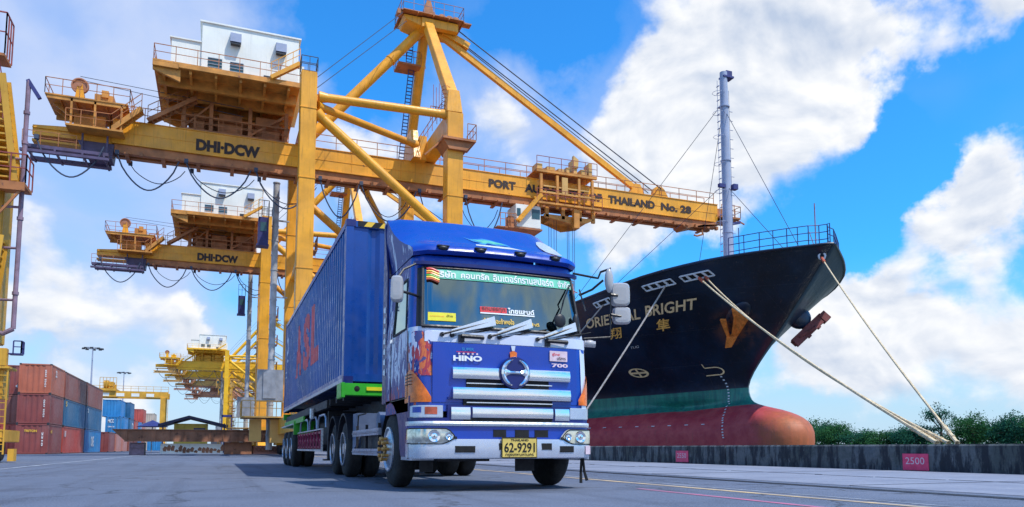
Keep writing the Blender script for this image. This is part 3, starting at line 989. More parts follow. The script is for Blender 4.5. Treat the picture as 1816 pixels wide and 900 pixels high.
    mb = MB(); mb.lathe([(-.12, .12), (-.03, .14), (-.03, .40), (-.12, .42), (-.12, .50), (-.04, .52), (0, .46), (.04, .52), (.12, .50), (.12, .42), (.03, .40), (.03, .14), (.12, .12)], (-8.95, 53.3, 23.75), 'Y', 22)
    mb.tube([(-8.95, 53.05, 23.75), (-8.95, 53.55, 23.75)], .14, 10)
    sv = mb.build('sheave', M['crane_red'], root, smooth=True)
    mb = MB(); mb.prism([(-9.25, 22.42), (-8.55, 22.42), (-8.8, 23.85), (-9.05, 23.85)], 53.1, 53.14); mb.prism([(-9.25, 22.42), (-8.55, 22.42), (-8.8, 23.85), (-9.05, 23.85)], 53.47, 53.51)
    mb.build('bracket', A, sv)
    mb = MB(); mb.tube([(-8.95, 53.2, 24.35), (1.0, 53.2, 23.9)], .02, 5); mb.tube([(-8.95, 53.4, 24.2), (1.0, 53.4, 23.4)], .02, 5)
    mb.build('hoist_rope', M['rope_dark'], root)
    mb = MB()
    mb.box(-11.7, -7.0, 52.2, 52.9, 18.95, 19.15); mb.box(-11.7, -7.1, 54.4, 54.9, 18.95, 19.15)
    mb.box(-11.7, -6.9, 51.7, 51.95, 18.5, 18.66)
    for xx in (-11.5, -10, -8.5, -7.3): mb.box(xx, xx + .12, 52.2, 54.8, 18.85, 18.95)
    for xx in (-8.6, -7.2): mb.box(xx, xx + .1, 52.6, 52.75, 19.1, 20.4)
    mb.prism([(-8.9, 20.1), (-6.8, 20.1), (-6.9, 19.1), (-8.3, 19.1)], 53.1, 54.4)
    mb.build('service_gondola', M['gondola'], root)
    for yy in (52.2, 54.9):
        mb = MB(); mb.rail([(-11.7, yy, 19.15), (-8.8, yy, 19.15)], .85, .9, .018); mb.build('gondola_handrail', D, root)
    # --- stair from the girder up to the house
    mb = MB()
    for yy in (52.6, 53.3): mb.beam((-4.9, yy, 21.85), (-2.0, yy, 23.9), .08, .26)
    for k in range(11):
        t_ = k / 11; mb.box(-4.9 + 2.9 * t_, -4.65 + 2.9 * t_, 52.6, 53.3, 21.95 + 2.05 * t_, 21.99 + 2.05 * t_)
    mb.rail([(-4.9, 52.6, 21.95), (-2.0, 52.6, 24.0)], .9, .7, .02)
    mb.build('stair', D, root)
    # --- machinery house
    mb = MB()
    Y0, Y1 = 50.5, 57.6
    mb.box(-3.55, -1.75, Y0 + .15, Y1 - .2, 24.72, 26.75)
    prof = [(-1.75, 24.72), (4.3, 24.72), (4.3, 28.1), (-1.75, 28.1)]
    mb.prism(prof, Y0, Y1)
    mb.box(-1.9, 4.45, Y0 - .1, Y1 + .1, 28.1, 28.2); mb.box(-3.65, -1.76, Y0 + .05, Y1 - .1, 26.75, 26.83)
    for k in range(1, 6): mb.box(-1.75 + k * 1.0, -1.72 + k * 1.0, Y0 - .012, Y0, 24.72, 28.1)
    mb.box(4.7 - .4, 4.7, Y0 + .2, Y1 - .5, 24.72, 26.4)
    mb.build('machine_house', M['white_paint'], root)
    hs = root.children[-1]
    for (x0, z0, w, h) in ((-1.35, 25.15, .85, .62), (.0, 25.1, .82, .62)):
        mb = MB(); mb.box(x0, x0 + w, Y0 - .03, Y0 - .004, z0, z0 + h)
        mb.build('window', M['cabin_glass'], hs)
        mb = MB()
        for k in range(4): mb.box(x0, x0 + w, Y0 - .06, Y0 - .032, z0 + h * k / 3 - .02, z0 + h * k / 3 + .02)
        mb.build('louvre', M['grey_steel'], hs)
    mb = MB(); mb.box(2.1, 2.65, Y0 - .05, Y0 - .004, 24.85, 25.2); mb.build('window', M['dark_steel'], hs)
    for x0, z0 in ((-.05, 27.05), (2.8, 26.95)):
        mb = MB(); mb.prism([(Y0 - .01, z0), (Y0 - .5, z0 - .12), (Y0 - .5, z0 + .45), (Y0 - .01, z0 + .62)], x0, x0 + .68, 'YZ')
        mb.build('vent_hood', M['mast_grey'], hs)
        mb = MB(); mb.prism([(Y0 - .02, z0 - .2), (Y0 - .46, z0 - .26), (Y0 - .46, z0 - .14), (Y0 - .02, z0 - .02)], x0 + .03, x0 + .65, 'YZ')
        mb.build('vent_grille', M['dark_steel'], hs)
    # --- house platform with its underside framing
    mb = MB()
    mb.box(-4.5, 4.4, 49.6, 58.6, 24.55, 24.68)
    mb.box(-4.5, -3.0, 49.6, 49.75, 24.25, 24.55); mb.box(-3.0, 4.4, 49.55, 49.75, 24.32, 24.55)
    mb.prism([(-4.5, 24.55), (-4.5, 24.1), (-2.9, 23.5), (-2.9, 24.55)], 49.8, 50.0)
    mb.prism([(-4.5, 24.55), (-4.5, 24.1), (-2.9, 23.5), (-2.9, 24.55)], 57.6, 57.8)
    for yy in (51.4, 53.3, 55.0, 57.4): mb.box(-4.3, 4.3, yy, yy + .22, 23.9, 24.55)
    for xx in (-4.0, -2.4, -.9, .6, 2.1, 3.6): mb.box(xx, xx + .16, 49.8, 58.4, 24.1, 24.5)
    mb.build('house_platform', M['crane_deck'], root, bevel=.01)
    mb = MB()
    for xx in (-2.9, -1.2, 1.3, 3.7):
        for yy in (53.1, 55.6): mb.box(xx, xx + .24, yy, yy + .24, 21.8, 23.95)
    for yy in (53.1, 55.6):
        mb.beam((-2.8, yy + .14, 22.0), (-1.1, yy + .14, 23.8), .12); mb.beam((1.4, yy + .14, 22.0), (3.8, yy + .14, 23.8), .14)
        mb.box(-2.9, 4.0, yy + .04, yy + .2, 22.75, 22.9)
    mb.box(-3.0, 4.0, 53.1, 56.0, 21.82, 21.95)
    mb.box(-2.2, -1.5, 53.6, 54.6, 21.95, 23.2); mb.box(-.6, .9, 53.5, 55.2, 21.95, 23.4); mb.box(1.8, 3.4, 53.6, 55.2, 22.0, 23.6)
    mb.box(-2.6, 3.9, 55.9, 56.0, 21.95, 23.9)
    mb.build('support_frame', D, root)  # crane yellow in shade, put into the colour with the brown walkway paint
    mb = MB()
    mb.rail([(-4.45, 49.65, 24.68), (4.35, 49.65, 24.68)], 1.0, 1.35, .02); mb.rail([(-4.45, 49.65, 24.68), (-4.45, 58.5, 24.68), (4.3, 58.5, 24.68)], 1.0, 1.5, .02)
    mb.rail([(-2.9, 53.08, 21.95), (4.0, 53.08, 21.95)], .9, .9, .02)
    mb.build('house_handrail', D, root)
    mb = MB()
    mb.beam((2.5, 49.3, 24.6), (4.3, 49.3, 25.9), .08, .24); mb.beam((2.5, 49.62, 24.6), (4.3, 49.62, 25.9), .08, .24)
    for k in range(7): mb.box(2.5 + 1.8 * k / 7, 2.75 + 1.8 * k / 7, 49.3, 49.6, 24.66 + 1.3 * k / 7, 24.7 + 1.3 * k / 7)
    mb.rail([(2.5, 49.3, 24.7), (4.3, 49.3, 26.0)], .9, .6, .02)
    mb.build('stair', A, root)
    mb = MB(); mb.rail([(4.15, 46.5, 24.12), (5.15, 46.5, 24.12), (5.15, 47.5, 24.12), (4.15, 47.5, 24.12), (4.15, 46.5, 24.12)], .9, .5, .018)
    mb.build('leg_top_handrail', M['dark_steel'], root)
    # --- apex head
    mb = MB()
    mb.box(13.4, 16.3, 52.8, 53.3, 32.45, 33.1); mb.box(13.4, 16.3, 54.2, 54.7, 32.45, 33.1); mb.box(13.4, 14.4, 52.7, 54.9, 32.3, 33.0)
    mb.prism([(12.0, 33.1), (12.2, 32.75), (13.4, 32.45), (13.4, 33.1)], 52.9, 54.8)
    mb.build('apex_head', A, root, bevel=.02)
    mb = MB()
    mb.box(11.9, 16.6, 52.4, 55.3, 33.20, 33.26)
    for xx in (11.8, 13, 14.2, 15.4, 16.6): mb.box(xx, xx + .08, 52.4, 55.3, 33.11, 33.2)
    mb.box(13.6, 14.5, 53.0, 54.4, 33.26, 33.8); mb.prism([(13.5, 33.26), (14.7, 33.26), (14.25, 34.9), (13.95, 34.9)], 53.4, 54.2)
    for xx in (15.1, 15.7, 16.2): mb.lathe([(-.08, .1), (-.07, .32), (0, .28), (.07, .32), (.08, .1)], (xx, 53.2, 33.55), 'Y', 14)
    mb.box(11.5, 11.9, 52.6, 53.2, 32.9, 33.26); mb.box(16.6, 17.3, 52.6, 53.2, 33.15, 33.25)
    mb.build('apex_platform', D, root)
    mb = MB(); mb.rail([(11.9, 52.4, 33.26), (16.6, 52.4, 33.26), (16.6, 55.3, 33.26), (11.9, 55.3, 33.26), (11.9, 52.4, 33.26)], 1.0, .8, .02)
    mb.build('apex_handrail', M['purple_steel'], root)
    mb = MB()                                                       # ladder on the far A-frame leg
    pa, pb = Vector((13.05, 58.9, 23.2)), Vector((13.1, 55.6, 30.2))
    for dx in (0, .42): mb.beam(pa + Vector((dx, 0, 0)), pb + Vector((dx, 0, 0)), .06)
    for k in range(30):
        p = pa.lerp(pb, k / 29); mb.box(p.x, p.x + .42, p.y - .03, p.y + .03, p.z - .03, p.z + .03)
    pa, pb = Vector((12.7, 54.8, 30.4)), Vector((12.9, 54.6, 33.3))
    for dx in (0, .42): mb.beam(pa + Vector((dx, 0, 0)), pb + Vector((dx, 0, 0)), .05)
    for k in range(13):
        p = pa.lerp(pb, k / 12); mb.box(p.x, p.x + .42, p.y - .02, p.y + .02, p.z - .02, p.z + .02)
    mb.build('ladder', M['navy_steel'], root)
    mb = MB(); mb.box(12.1, 13.9, 54.8, 56.4, 30.2, 30.34); mb.rail([(12.1, 54.8, 30.34), (13.9, 54.8, 30.34)], 1.0, .6, .02); mb.rail([(12.1, 54.8, 30.34), (12.1, 56.4, 30.34)], 1.0, .6, .02)
    mb.build('ladder_platform', D, root)
    # --- fore and back stays
    mb = MB(); mb.beam((15.0, 53.75, 32.55), (32.4, 53.75, 22.4), .34, .44); mb.beam((15.3, 53.75, 32.7), (17.4, 53.75, 31.9), .7, .5)
    mb.prism([(31.6, 21.8), (33.2, 21.8), (32.7, 22.8), (32.2, 22.8)], 53.5, 54.0)
    mb.build('forestay', A, root)
    mb = MB()
    for yy in (53.2, 54.2): mb.tube([(16.3, yy, 32.9), (34.6, yy, 22.5)], .045, 6)
    mb.tube([(16.3, 53.7, 32.4), (33.6, 53.7, 22.2)], .035, 6)
    mb.tube([(11.9, 52.6, 33.0), (5.2, YN, 24.0)], .025, 5); mb.tube([(12.2, 52.6, 32.4), (5.2, YN, 23.3)], .025, 5)
    mb.build('stay_rope', M['rope_dark'], root)
    mb = MB(); mb.lathe([(-.2, .2), (-.19, .62), (.19, .62), (.2, .2)], (34.6, 53.7, 22.25), 'Y', 18)
    mb.prism([(33.9, 21.8), (35.3, 21.8), (34.9, 22.5), (34.3, 22.5)], 53.2, 53.4)
    mb.build('jib_sheave', A, root, smooth=True)
    # --- jib tip
    mb = MB()
    mb.box(40.2, 42.3, 52.6, 54.8, 20.55, 20.7); mb.box(40.2, 40.9, 53.2, 54.3, 20.6, 21.5); mb.box(41.2, 41.9, 53.3, 54.0, 20.7, 21.1); mb.beam((42.2, 53, 20.6), (43.0, 53, 20.3), .1)
    mb.prism([(36.5, 19.6), (40.4, 20.0), (41.0, 20.5), (36.9, 19.3)], 53.0, 54.5)
    mb.tube([(38.6, 53.2, 19.4), (38.7, 53.2, 19.0), (38.1, 53.2, 18.8), (37.8, 53.2, 18.85)], .08, 6)
    mb.rail([(40.3, 52.6, 20.7), (42.3, 52.6, 20.7), (42.3, 54.8, 20.7)], 1.0, .7, .022)
    mb.build('jib_tip', D, root)
    # --- waterside leg platforms
    mb = MB()
    mb.box(13.2, 15.5, 46.0, 48.0, 20.9, 21.05); mb.prism([(13.3, 20.9), (15.4, 20.9), (14.9, 20.3), (13.7, 20.3)], 46.2, 47.9)
    mb.rail([(14.9, 46.0, 21.05), (15.5, 46.0, 21.05), (15.5, 48.0, 21.05)], 1.05, .6, .02); mb.rail([(13.0, 48.5, 23.1), (13.7, 48.5, 23.1)], 1.0, .3, .02)
    mb.rail([(13.6, 47.8, 23.1), (13.6, 59.8, 23.1)], 1.0, 1.2, .02); mb.beam((13.2, 46.9, 20.9), (12.2, 46.9, 19.9), .1)
    mb.build('leg_platform', D, root)
    mb = MB()
    for k in range(7): mb.tube([(13.75 + .3 * math.cos(t_), 47.3 + .3 * math.sin(t_), 23.3 + k * .28) for t_ in [i * .8 for i in range(8)]], .02, 4)
    for t_ in (0, 1.6, 3.2, 4.8): mb.beam((13.25 + .3 * math.cos(t_), 47.6 + .3 * math.sin(t_), 23.1), (13.25 + .3 * math.cos(t_), 47.6 + .3 * math.sin(t_), 25.2), .03)
    mb.build('ladder_cage', M['red_steel'], root)
    # --- landside leg access: lift mast, lift car, balconies
    mb = MB()
    z = 0.4
    while z < 20.6:
        mb.tube([(3.66, 59.0, z), (3.66, 59.0, z + 1.06)], .235, 12); mb.tube([(3.66, 59.0, z + 1.06), (3.66, 59.0, z + 1.14)], .275, 12)
        z += 1.14
    mb.box(3.9, 4.7, 59.3, 59.45, 4, 4.1); mb.box(3.9, 4.7, 59.3, 59.45, 12, 12.1); mb.box(3.9, 4.7, 59.3, 59.45, 18, 18.1)
    mb.build('lift_mast', M['lift_grey'], root, smooth=True)
    mb = MB(); mb.box(2.4, 3.15, 58.6, 59.4, 15.9, 18.0); mb.box(2.3, 3.2, 58.5, 59.5, 15.78, 15.9)
    lc = mb.build('lift_car', M['navy_steel'], root)
    mb = MB(); mb.box(2.55, 3.0, 58.57, 58.6, 16.9, 17.6); mb.build('window', M['cabin_glass'], lc)
    mb = MB(); mb.rail([(2.4, 58.6, 18.0), (3.15, 58.6, 18.0), (3.15, 59.4, 18.0)], 1.3, .4, .02); mb.build('handrail', M['dark_steel'], lc)
    for k, z in enumerate((6.2, 9.4, 12.6, 16.0)):
        mb = MB()
        mb.box(5.6, 6.9, 59.6, 61.2, z, z + .08)
        mb.rail([(5.6, 59.6, z + .08), (6.9, 59.6, z + .08), (6.9, 61.2, z + .08)], 1.1, .35, .025)
        mb.prism([(5.6, z), (6.7, z), (5.6, z - .6)], 59.7, 59.8)
        mb.beam((5.8, 60, z - 2.9), (6.5, 60, z), .35, .08)
        mb.build('balcony', D, root)
    mb = MB()
    mb.box(2.6, 4.4, 56.8, 57.3, 3.9, 6.2); mb.box(3.0, 3.9, 56.7, 56.9, 4.1, 6.0)
    mb.build('electrical_cabinet', M['grey_steel'], root)
    mb = MB(); mb.box(1.6, 6.3, 56.4, 60.0, 2.7, 2.8); mb.rail([(1.6, 56.4, 2.8), (6.3, 56.4, 2.8)], 1.1, .6, .025); mb.rail([(1.6, 56.4, 2.8), (1.6, 60, 2.8)], 1.1, .6, .025)
    mb.box(2.2, 3.0, 57.3, 58.1, 1.0, 2.6); mb.box(3.6, 4.6, 57.1, 58.4, .9, 2.6)
    mb.build('service_deck', M['crane_old'], root)
    # --- festoon cables
    for x0, x1, sag, yy, rr in ((-10.9, -7.2, 2.2, 52.0, .05), (-6.6, -2.9, 2.2, 52.9, .05), (-2.5, 1.6, 2.2, 52.9, .05), (1.9, 5.9, 2.4, 52.9, .05), (6.2, 9.0, 2.6, 52.9, .05), (9.1, 13.2, 2.5, 52.9, .05), (13.4, 16.6, 2.6, 52.9, .045), (17.0, 20.0, 3.0, 52.9, .05),
                            (-6.0, -2.6, 1.1, 54.7, .03), (-2.2, 1.9, 1.2, 54.7, .03), (2.2, 6.2, 1.5, 54.7, .03), (9.8, 13.0, 1.6, 54.7, .03), (17.2, 20.3, 1.9, 54.7, .03)):
        add_festoon(root, x0, x1, sag, yy, 19.45, rr)
    return root


def add_trolley(root, xs=0.0):
    A = M['crane']; D = M['crane_dark']
    mb = MB()
    mb.box(22.6, 27.9, 52.2, 52.40, 22.1, 22.3); mb.box(22.6, 27.9, 55.0, 55.2, 22.1, 22.3); mb.box(22.6, 27.9, 52.2, 55.2, 22.3, 22.35)
    for xx in (22.9, 24.3, 26.2, 27.4): mb.box(xx, xx + .22, 52.25, 52.45, 19.3, 22.0)
    mb.box(22.4, 28.2, 52.0, 52.4, 19.5, 19.66); mb.box(22.7, 28.0, 51.9, 52.05, 20.3, 20.4)
    for k_ in (23.5, 24.9, 26.4, 27.6): mb.box(k_, k_ + .3, 52.6, 52.8, 18.6, 19.5)
    mb.prism([(23.4, 18.9), (27.9, 18.9), (27.2, 18.55), (25.8, 18.3), (24.6, 18.5), (23.4, 18.7)], 52.6, 52.8)
    mb.prism([(23.4, 19.4), (27.8, 19.4), (27.2, 18.5), (25.8, 18.2), (24.6, 18.6), (23.4, 18.9)], 54.6, 54.75)
    mb.box(24.2, 27.4, 53.0, 54.7, 18.7, 18.85); mb.box(25.8, 26.3, 52.2, 52.6, 17.9, 19.4)
    tr = mb.build('trolley', M['crane_deck'], root, bevel=.015)
    mb = MB()
    for xx, w, h in ((22.7, .5, .5), (23.6, .7, .35), (24.6, .5, .3), (25.3, .3, .5), (25.9, .35, 1.25), (26.6, .5, .5), (27.3, .3, 1.1)):
        mb.box(xx, xx + w, 52.5, 53.4, 22.38, 22.38 + h)
    mb.prism([(25.85, 22.9), (26.3, 22.9), (26.35, 23.6), (25.9, 23.9)], 52.4, 52.7)
    mb.box(23.0, 27.6, 52.28, 52.4, 20.5, 20.62); mb.box(23.2, 27.2, 52.3, 52.42, 21.0, 21.1); mb.box(24.8, 25.3, 52.25, 52.45, 20.4, 21.9)
    mb.build('machinery', M['crane_old'], tr)
    mb = MB(); mb.rail([(22.6, 52.2, 22.38), (27.9, 52.2, 22.38)], 1.0, 1.0, .02); mb.rail([(22.5, 51.95, 19.7), (28.2, 51.95, 19.7)], .95, .8, .02)
    mb.build('handrail', M['red_steel'], tr)
    mb = MB()                                               # operator cab, white with green glass
    mb.box(20.9, 23.0, 52.4, 54.2, 17.55, 19.35)
    cb = mb.build('operator_cab', M['white_paint'], root, bevel=.03)
    for bx in ((22.25, 22.92, 52.37, 52.398, 18.3, 19.05), (23.001, 23.03, 52.6, 54.0, 17.8, 19.1), (21.0, 21.3, 52.375, 52.398, 18.4, 19.0)):
        mb = MB(); mb.box(*bx); mb.build('window', M['cabin_glass'], cb)
    mb = MB(); mb.box(20.3, 23.1, 52.3, 54.3, 17.38, 17.5); mb.box(20.3, 20.75, 52.4, 53.1, 17.48, 18.3); mb.box(19.4, 20.4, 52.4, 54.0, 17.36, 17.45); mb.rail([(19.6, 52.3, 17.45), (20.9, 52.3, 17.5)], 1.0, .4, .025)
    mb.build('cab_platform', M['crane_dark'], cb)
    mb = MB(); mb.beam((21.0, 52.25, 17.9), (22.9, 52.2, 20.2), .12, .36); mb.beam((21.0, 52.0, 17.9), (22.9, 51.95, 20.2), .06, .3)
    for k in range(8): mb.box(21.0 + 1.9 * k / 8, 21.2 + 1.9 * k / 8, 51.95, 52.25, 18.0 + 2.3 * k / 8, 18.04 + 2.3 * k / 8)
    mb.build('stair', A, cb)
    mb = MB()
    for xx in (24.55, 24.75, 26.2, 26.35):
        for yy in (53.3, 54.3): mb.tube([(xx, yy, 18.7), (xx, yy, 9.3)], .022, 5)
    rp = mb.build('hoist_rope', M['rope_dark'], root)
    mb = MB(); mb.box(22.4, 28.6, 53.4, 54.2, 8.9, 9.3); mb.box(22.3, 22.6, 52.6, 55.0, 8.7, 9.2); mb.box(28.4, 28.7, 52.6, 55.0, 8.7, 9.2); mb.box(24.4, 26.5, 53.2, 54.4, 9.3, 9.6)
    mb.build('spreader', M['crane_dark'], root, bevel=.02)
    return tr


crane1 = make_crane()
tag(crane1, 'nearest and largest yellow quay crane, number 28, its long jib reaching over the ship', 'crane', 'yellow quay cranes')
# ------------------------------------------------------------------ more cranes of the same kind, further down the quay
crane2 = copy_tree(crane1)
crane2.location = (CR[0] - .6, CR[1] + 32.0, 0)
tag(crane2, 'second yellow quay crane, directly behind the nearest one, white machine house and hanging cable loops', 'crane', 'yellow quay cranes')
add_trolley(crane1)
for (x0, x1, s_) in ((18.9, 21.15, 'PORT'), (21.9, 27.2, 'AUTHORITY'), (27.6, 28.75, 'OF'), (29.35, 33.8, 'THAILAND'), (34.4, 37.45, 'No. 28')):
    zz = 20.62
    t = text_mb(s_, rect_map((x0, 53.015, zz), (x1, 53.015, zz), (x0, 53.015, zz + .66)), .05)
    o = t.build('lettering', M['letter_black'], crane1, fix=False)
FARSKIP = ('lettering', 'hoist_rope', 'leg_top_handrail', 'gondola_handrail')
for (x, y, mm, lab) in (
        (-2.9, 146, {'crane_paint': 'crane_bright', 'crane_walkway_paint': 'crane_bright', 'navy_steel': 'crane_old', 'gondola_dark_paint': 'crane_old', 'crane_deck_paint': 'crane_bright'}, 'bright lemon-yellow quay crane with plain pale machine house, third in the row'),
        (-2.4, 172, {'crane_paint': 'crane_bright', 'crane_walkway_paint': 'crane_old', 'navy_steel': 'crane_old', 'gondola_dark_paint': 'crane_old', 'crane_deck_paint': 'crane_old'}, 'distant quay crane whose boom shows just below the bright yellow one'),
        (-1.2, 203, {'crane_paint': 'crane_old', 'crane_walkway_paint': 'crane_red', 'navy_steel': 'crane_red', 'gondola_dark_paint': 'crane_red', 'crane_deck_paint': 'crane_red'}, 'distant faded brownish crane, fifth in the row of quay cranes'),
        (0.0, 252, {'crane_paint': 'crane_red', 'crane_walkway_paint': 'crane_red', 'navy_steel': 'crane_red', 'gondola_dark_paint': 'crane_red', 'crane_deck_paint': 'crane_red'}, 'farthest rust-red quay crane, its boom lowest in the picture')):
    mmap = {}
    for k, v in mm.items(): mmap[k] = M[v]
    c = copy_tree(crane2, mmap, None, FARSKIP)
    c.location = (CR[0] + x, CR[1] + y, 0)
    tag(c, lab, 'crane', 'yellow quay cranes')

# ------------------------------------------------------------------ yard crane leg at the left edge, with stairs and a drain pipe
yc = empty('yard_crane', (-8.6, 33, 0), 'yellow yard crane leg with steel stairs at the left edge, partly out of view', 'crane')
A = M['yard_yellow']
mb = MB()
mb.box(-9.4, -7.85, 33.0, 34.4, 4.5, 12.5); mb.box(-9.4, -8.1, 33.2, 34.2, 1.2, 4.5)
mb.box(-12, -9.4, 33.2, 34.2, 10.8, 12.3)
mb.build('leg', A, yc, bevel=.04)
mb = MB(); mb.box(-11, -7.2, 31.9, 32.2, 3.5, 4.15); mb.box(-11, -7.1, 31.9, 33.1, 3.4, 3.5); mb.box(-9.0, -7.3, 32.1, 33.0, 2.3, 3.5); mb.box(-11, -7.2, 32.0, 34.6, .75, 1.2)
mb.beam((-7.6, 32.2, 3.4), (-8.6, 32.6, 1.4), .16); mb.box(-7.65, -7.5, 32.1, 32.25, .9, 3.4)
mb.build('portal_beam', A, yc, bevel=.02)
for (xa, za, xb, zb) in ((-7.98, 14.6, -7.38, 10.5), (-8.0, 5.0, -7.7, 8.4)):
    mb = MB()
    for yy in (32.2, 33.0):
        mb.beam((xa, yy, za), (xb, yy, zb), .22, .06, up=(0, 1, 0))
    n = int((abs(za - zb)) / .27)
    for k in range(n):
        t_ = (k + .5) / n
        px, pz = xa + (xb - xa) * t_, za + (zb - za) * t_
        mb.box(px - 1.3, px, 32.2, 33.0, pz - .03, pz + .03)
    mb.beam((xa - 1.3, 32.2, za), (xb - 1.3, 32.2, zb), .1, .06, up=(0, 1, 0))
    mb.build('stair', A, yc)
mb = MB(); mb.box(-9.5, -7.0, 32.0, 33.2, 10.3, 10.42); mb.box(-9.5, -7.0, 32.0, 32.1, 10.1, 10.3); mb.beam((-7.9, 32.1, 9.0), (-7.1, 32.1, 10.2), .08)
mb.build('landing', M['crane_dark'], yc)
mb = MB(); mb.box(-9.5, -7.9, 32.0, 33.0, 15.2, 15.3); mb.build('landing', M['crane_dark'], yc)
mb = MB(); mb.rail([(-8.5, 32.1, 10.42), (-7.0, 32.1, 10.42), (-7.0, 33.2, 10.42)], 1.1, .5, .022); mb.rail([(-8.6, 32.0, 15.3), (-7.9, 32.0, 15.3), (-7.9, 33, 15.3)], 1.6, .3, .022)
mb.rail([(-8.35, 32.2, 15.3), (-7.5, 32.2, 11.0)], 1.0, .6, .02)
mb.build('handrail', M['red_steel'], yc)
mb = MB(); mb.tube([(-7.27, 32.9, 5.0), (-7.27, 32.9, 14.75)], .085, 10); mb.tube([(-7.27, 32.9, 5.0), (-7.6, 32.9, 4.8), (-7.9, 32.9, 4.9)], .09, 10)
for z in (6.1, 8.1, 9.7, 11.6): mb.tube([(-7.27, 32.9, z), (-7.9, 33, z)], .05, 6)
for z in (6.3, 9.2, 12.2, 13.4): mb.tube([(-7.27, 32.9, z), (-7.27, 32.9, z + .12)], .115, 10)
pp = mb.build('standpipe', M['purple_steel'], yc, smooth=True)
mb = MB(); mb.beam((-7.3, 32.9, 14.78), (-6.87, 32.9, 14.1), .16, .14); mb.build('spout', M['navy_steel'], pp)
mb = MB()
for xx in (-7.45, -7.15): mb.beam((xx, 32.0, .3), (xx, 32.0, 3.5), .05)
for k in range(13): mb.box(-7.45, -7.15, 31.98, 32.02, .4 + k * .25, .43 + k * .25)
mb.build('ladder', A, yc)
mb = MB(); mb.lathe([(-.2, .25), (-.2, .42), (-.1, .5), (.1, .5), (.2, .42), (.2, .25)], (-7.5, 32.6, .5), 'X', 24)
mb.build('wheel', M['tyre'], yc, smooth=True)
mb = MB(); mb.box(-8.3, -7.8, 32.0, 32.1, 4.3, 7.3)
for k in range(14): mb.box(-8.25, -7.85, 31.95, 31.998, 4.4 + k * .2, 4.5 + k * .2)
mb.build('louvre_panel', M['dark_steel'], yc)
mb = MB(); mb.box(-7.05, -6.85, 32.2, 32.6, .05, .5); mb.build('step_box', M['yard_yellow'], yc)
mb = MB(); mb.rail([(-7.05, 32.1, 4.0), (-6.8, 32.1, 4.0), (-6.8, 32.5, 4.0)], .45, .25, .02); mb.box(-7.2, -6.8, 32.1, 32.5, 3.95, 4.0)
mb.build('work_cage', M['navy_steel'], yc)

# ------------------------------------------------------------------ container stacks
def corr_line(L, amp, pitch=.28):
    pts = [(0, 0)]
    n = int((L - .24) / pitch); s = (L - n * pitch) / 2
    for i in range(n):
        a = s + i * pitch
        pts += [(a, 0), (a + pitch * .26, amp), (a + pitch * .5, amp), (a + pitch * .76, 0)]
    pts.append((L, 0))
    return pts


def container_mesh(L, W, H, coarse=False):
    """origin at the floor centre of the near end; the box runs along +Y. returns (panels, frame, castings)"""
    w = W / 2
    mb = MB()
    # sides
    for s in (-1, 1):
        cl = corr_line(L - .24, .036, .28 if not coarse else .56)
        rows = [[(s * (w - .02 - d), .12 + t, z) for t, d in cl] for z in (.15, H - .10)]
        mb.grid(rows)
    cl = corr_line(W - .24, .045, .28 if not coarse else .42)
    for (yy, dr) in ((.03, 1), (L - .03, -1)):
        rows = [[(-w + .12 + t, yy + dr * d, z) for t, d in cl] for z in (.15, H - .10)]
        mb.grid(rows)
    rows = [[(-w + .05, .06, H - .035), (w - .05, .06, H - .035)], [(-w + .05, L - .06, H - .035), (w - .05, L - .06, H - .035)]]
    mb.grid(rows)
    rows = [[(-w + .05, .06, .14), (w - .05, .06, .14)], [(-w + .05, L - .06, .14), (w - .05, L - .06, .14)]]
    mb.grid(rows)
    fr = MB()
    for sx in (-1, 1):
        x0 = sx * w
        for yy in (0, L):
            y0 = 0 if yy == 0 else L - .13
            fr.box(x0, x0 - sx * .13, y0, y0 + .13, .115, H - .115)
        fr.box(x0 - sx * .004, x0 - sx * .07, .13, L - .13, .03, .16)
        fr.box(x0 - sx * .004, x0 - sx * .07, .13, L - .13, H - .11, H - .012)
    for yy in (.004, L - .074):
        fr.box(-w + .13, w - .13, yy, yy + .07, .03, .16); fr.box(-w + .13, w - .13, yy, yy + .07, H - .12, H - .012)
    cs = MB()
    for sx in (-1, 1):
        for yy in (-.006, L - .172):
            for z in (-.004, H - .116):
                cs.box(sx * (w + .006), sx * (w - .16), yy, yy + .178, z, z + .12)
    return mb, fr, cs


class Holder: pass
def proto_container(L, H=2.59, coarse=True):
    h = Holder()
    h.L, h.H = L, H
    p, f, c = container_mesh(L, 2.438, H, coarse)
    h.p = p; h.f = f; h.c = c
    return h


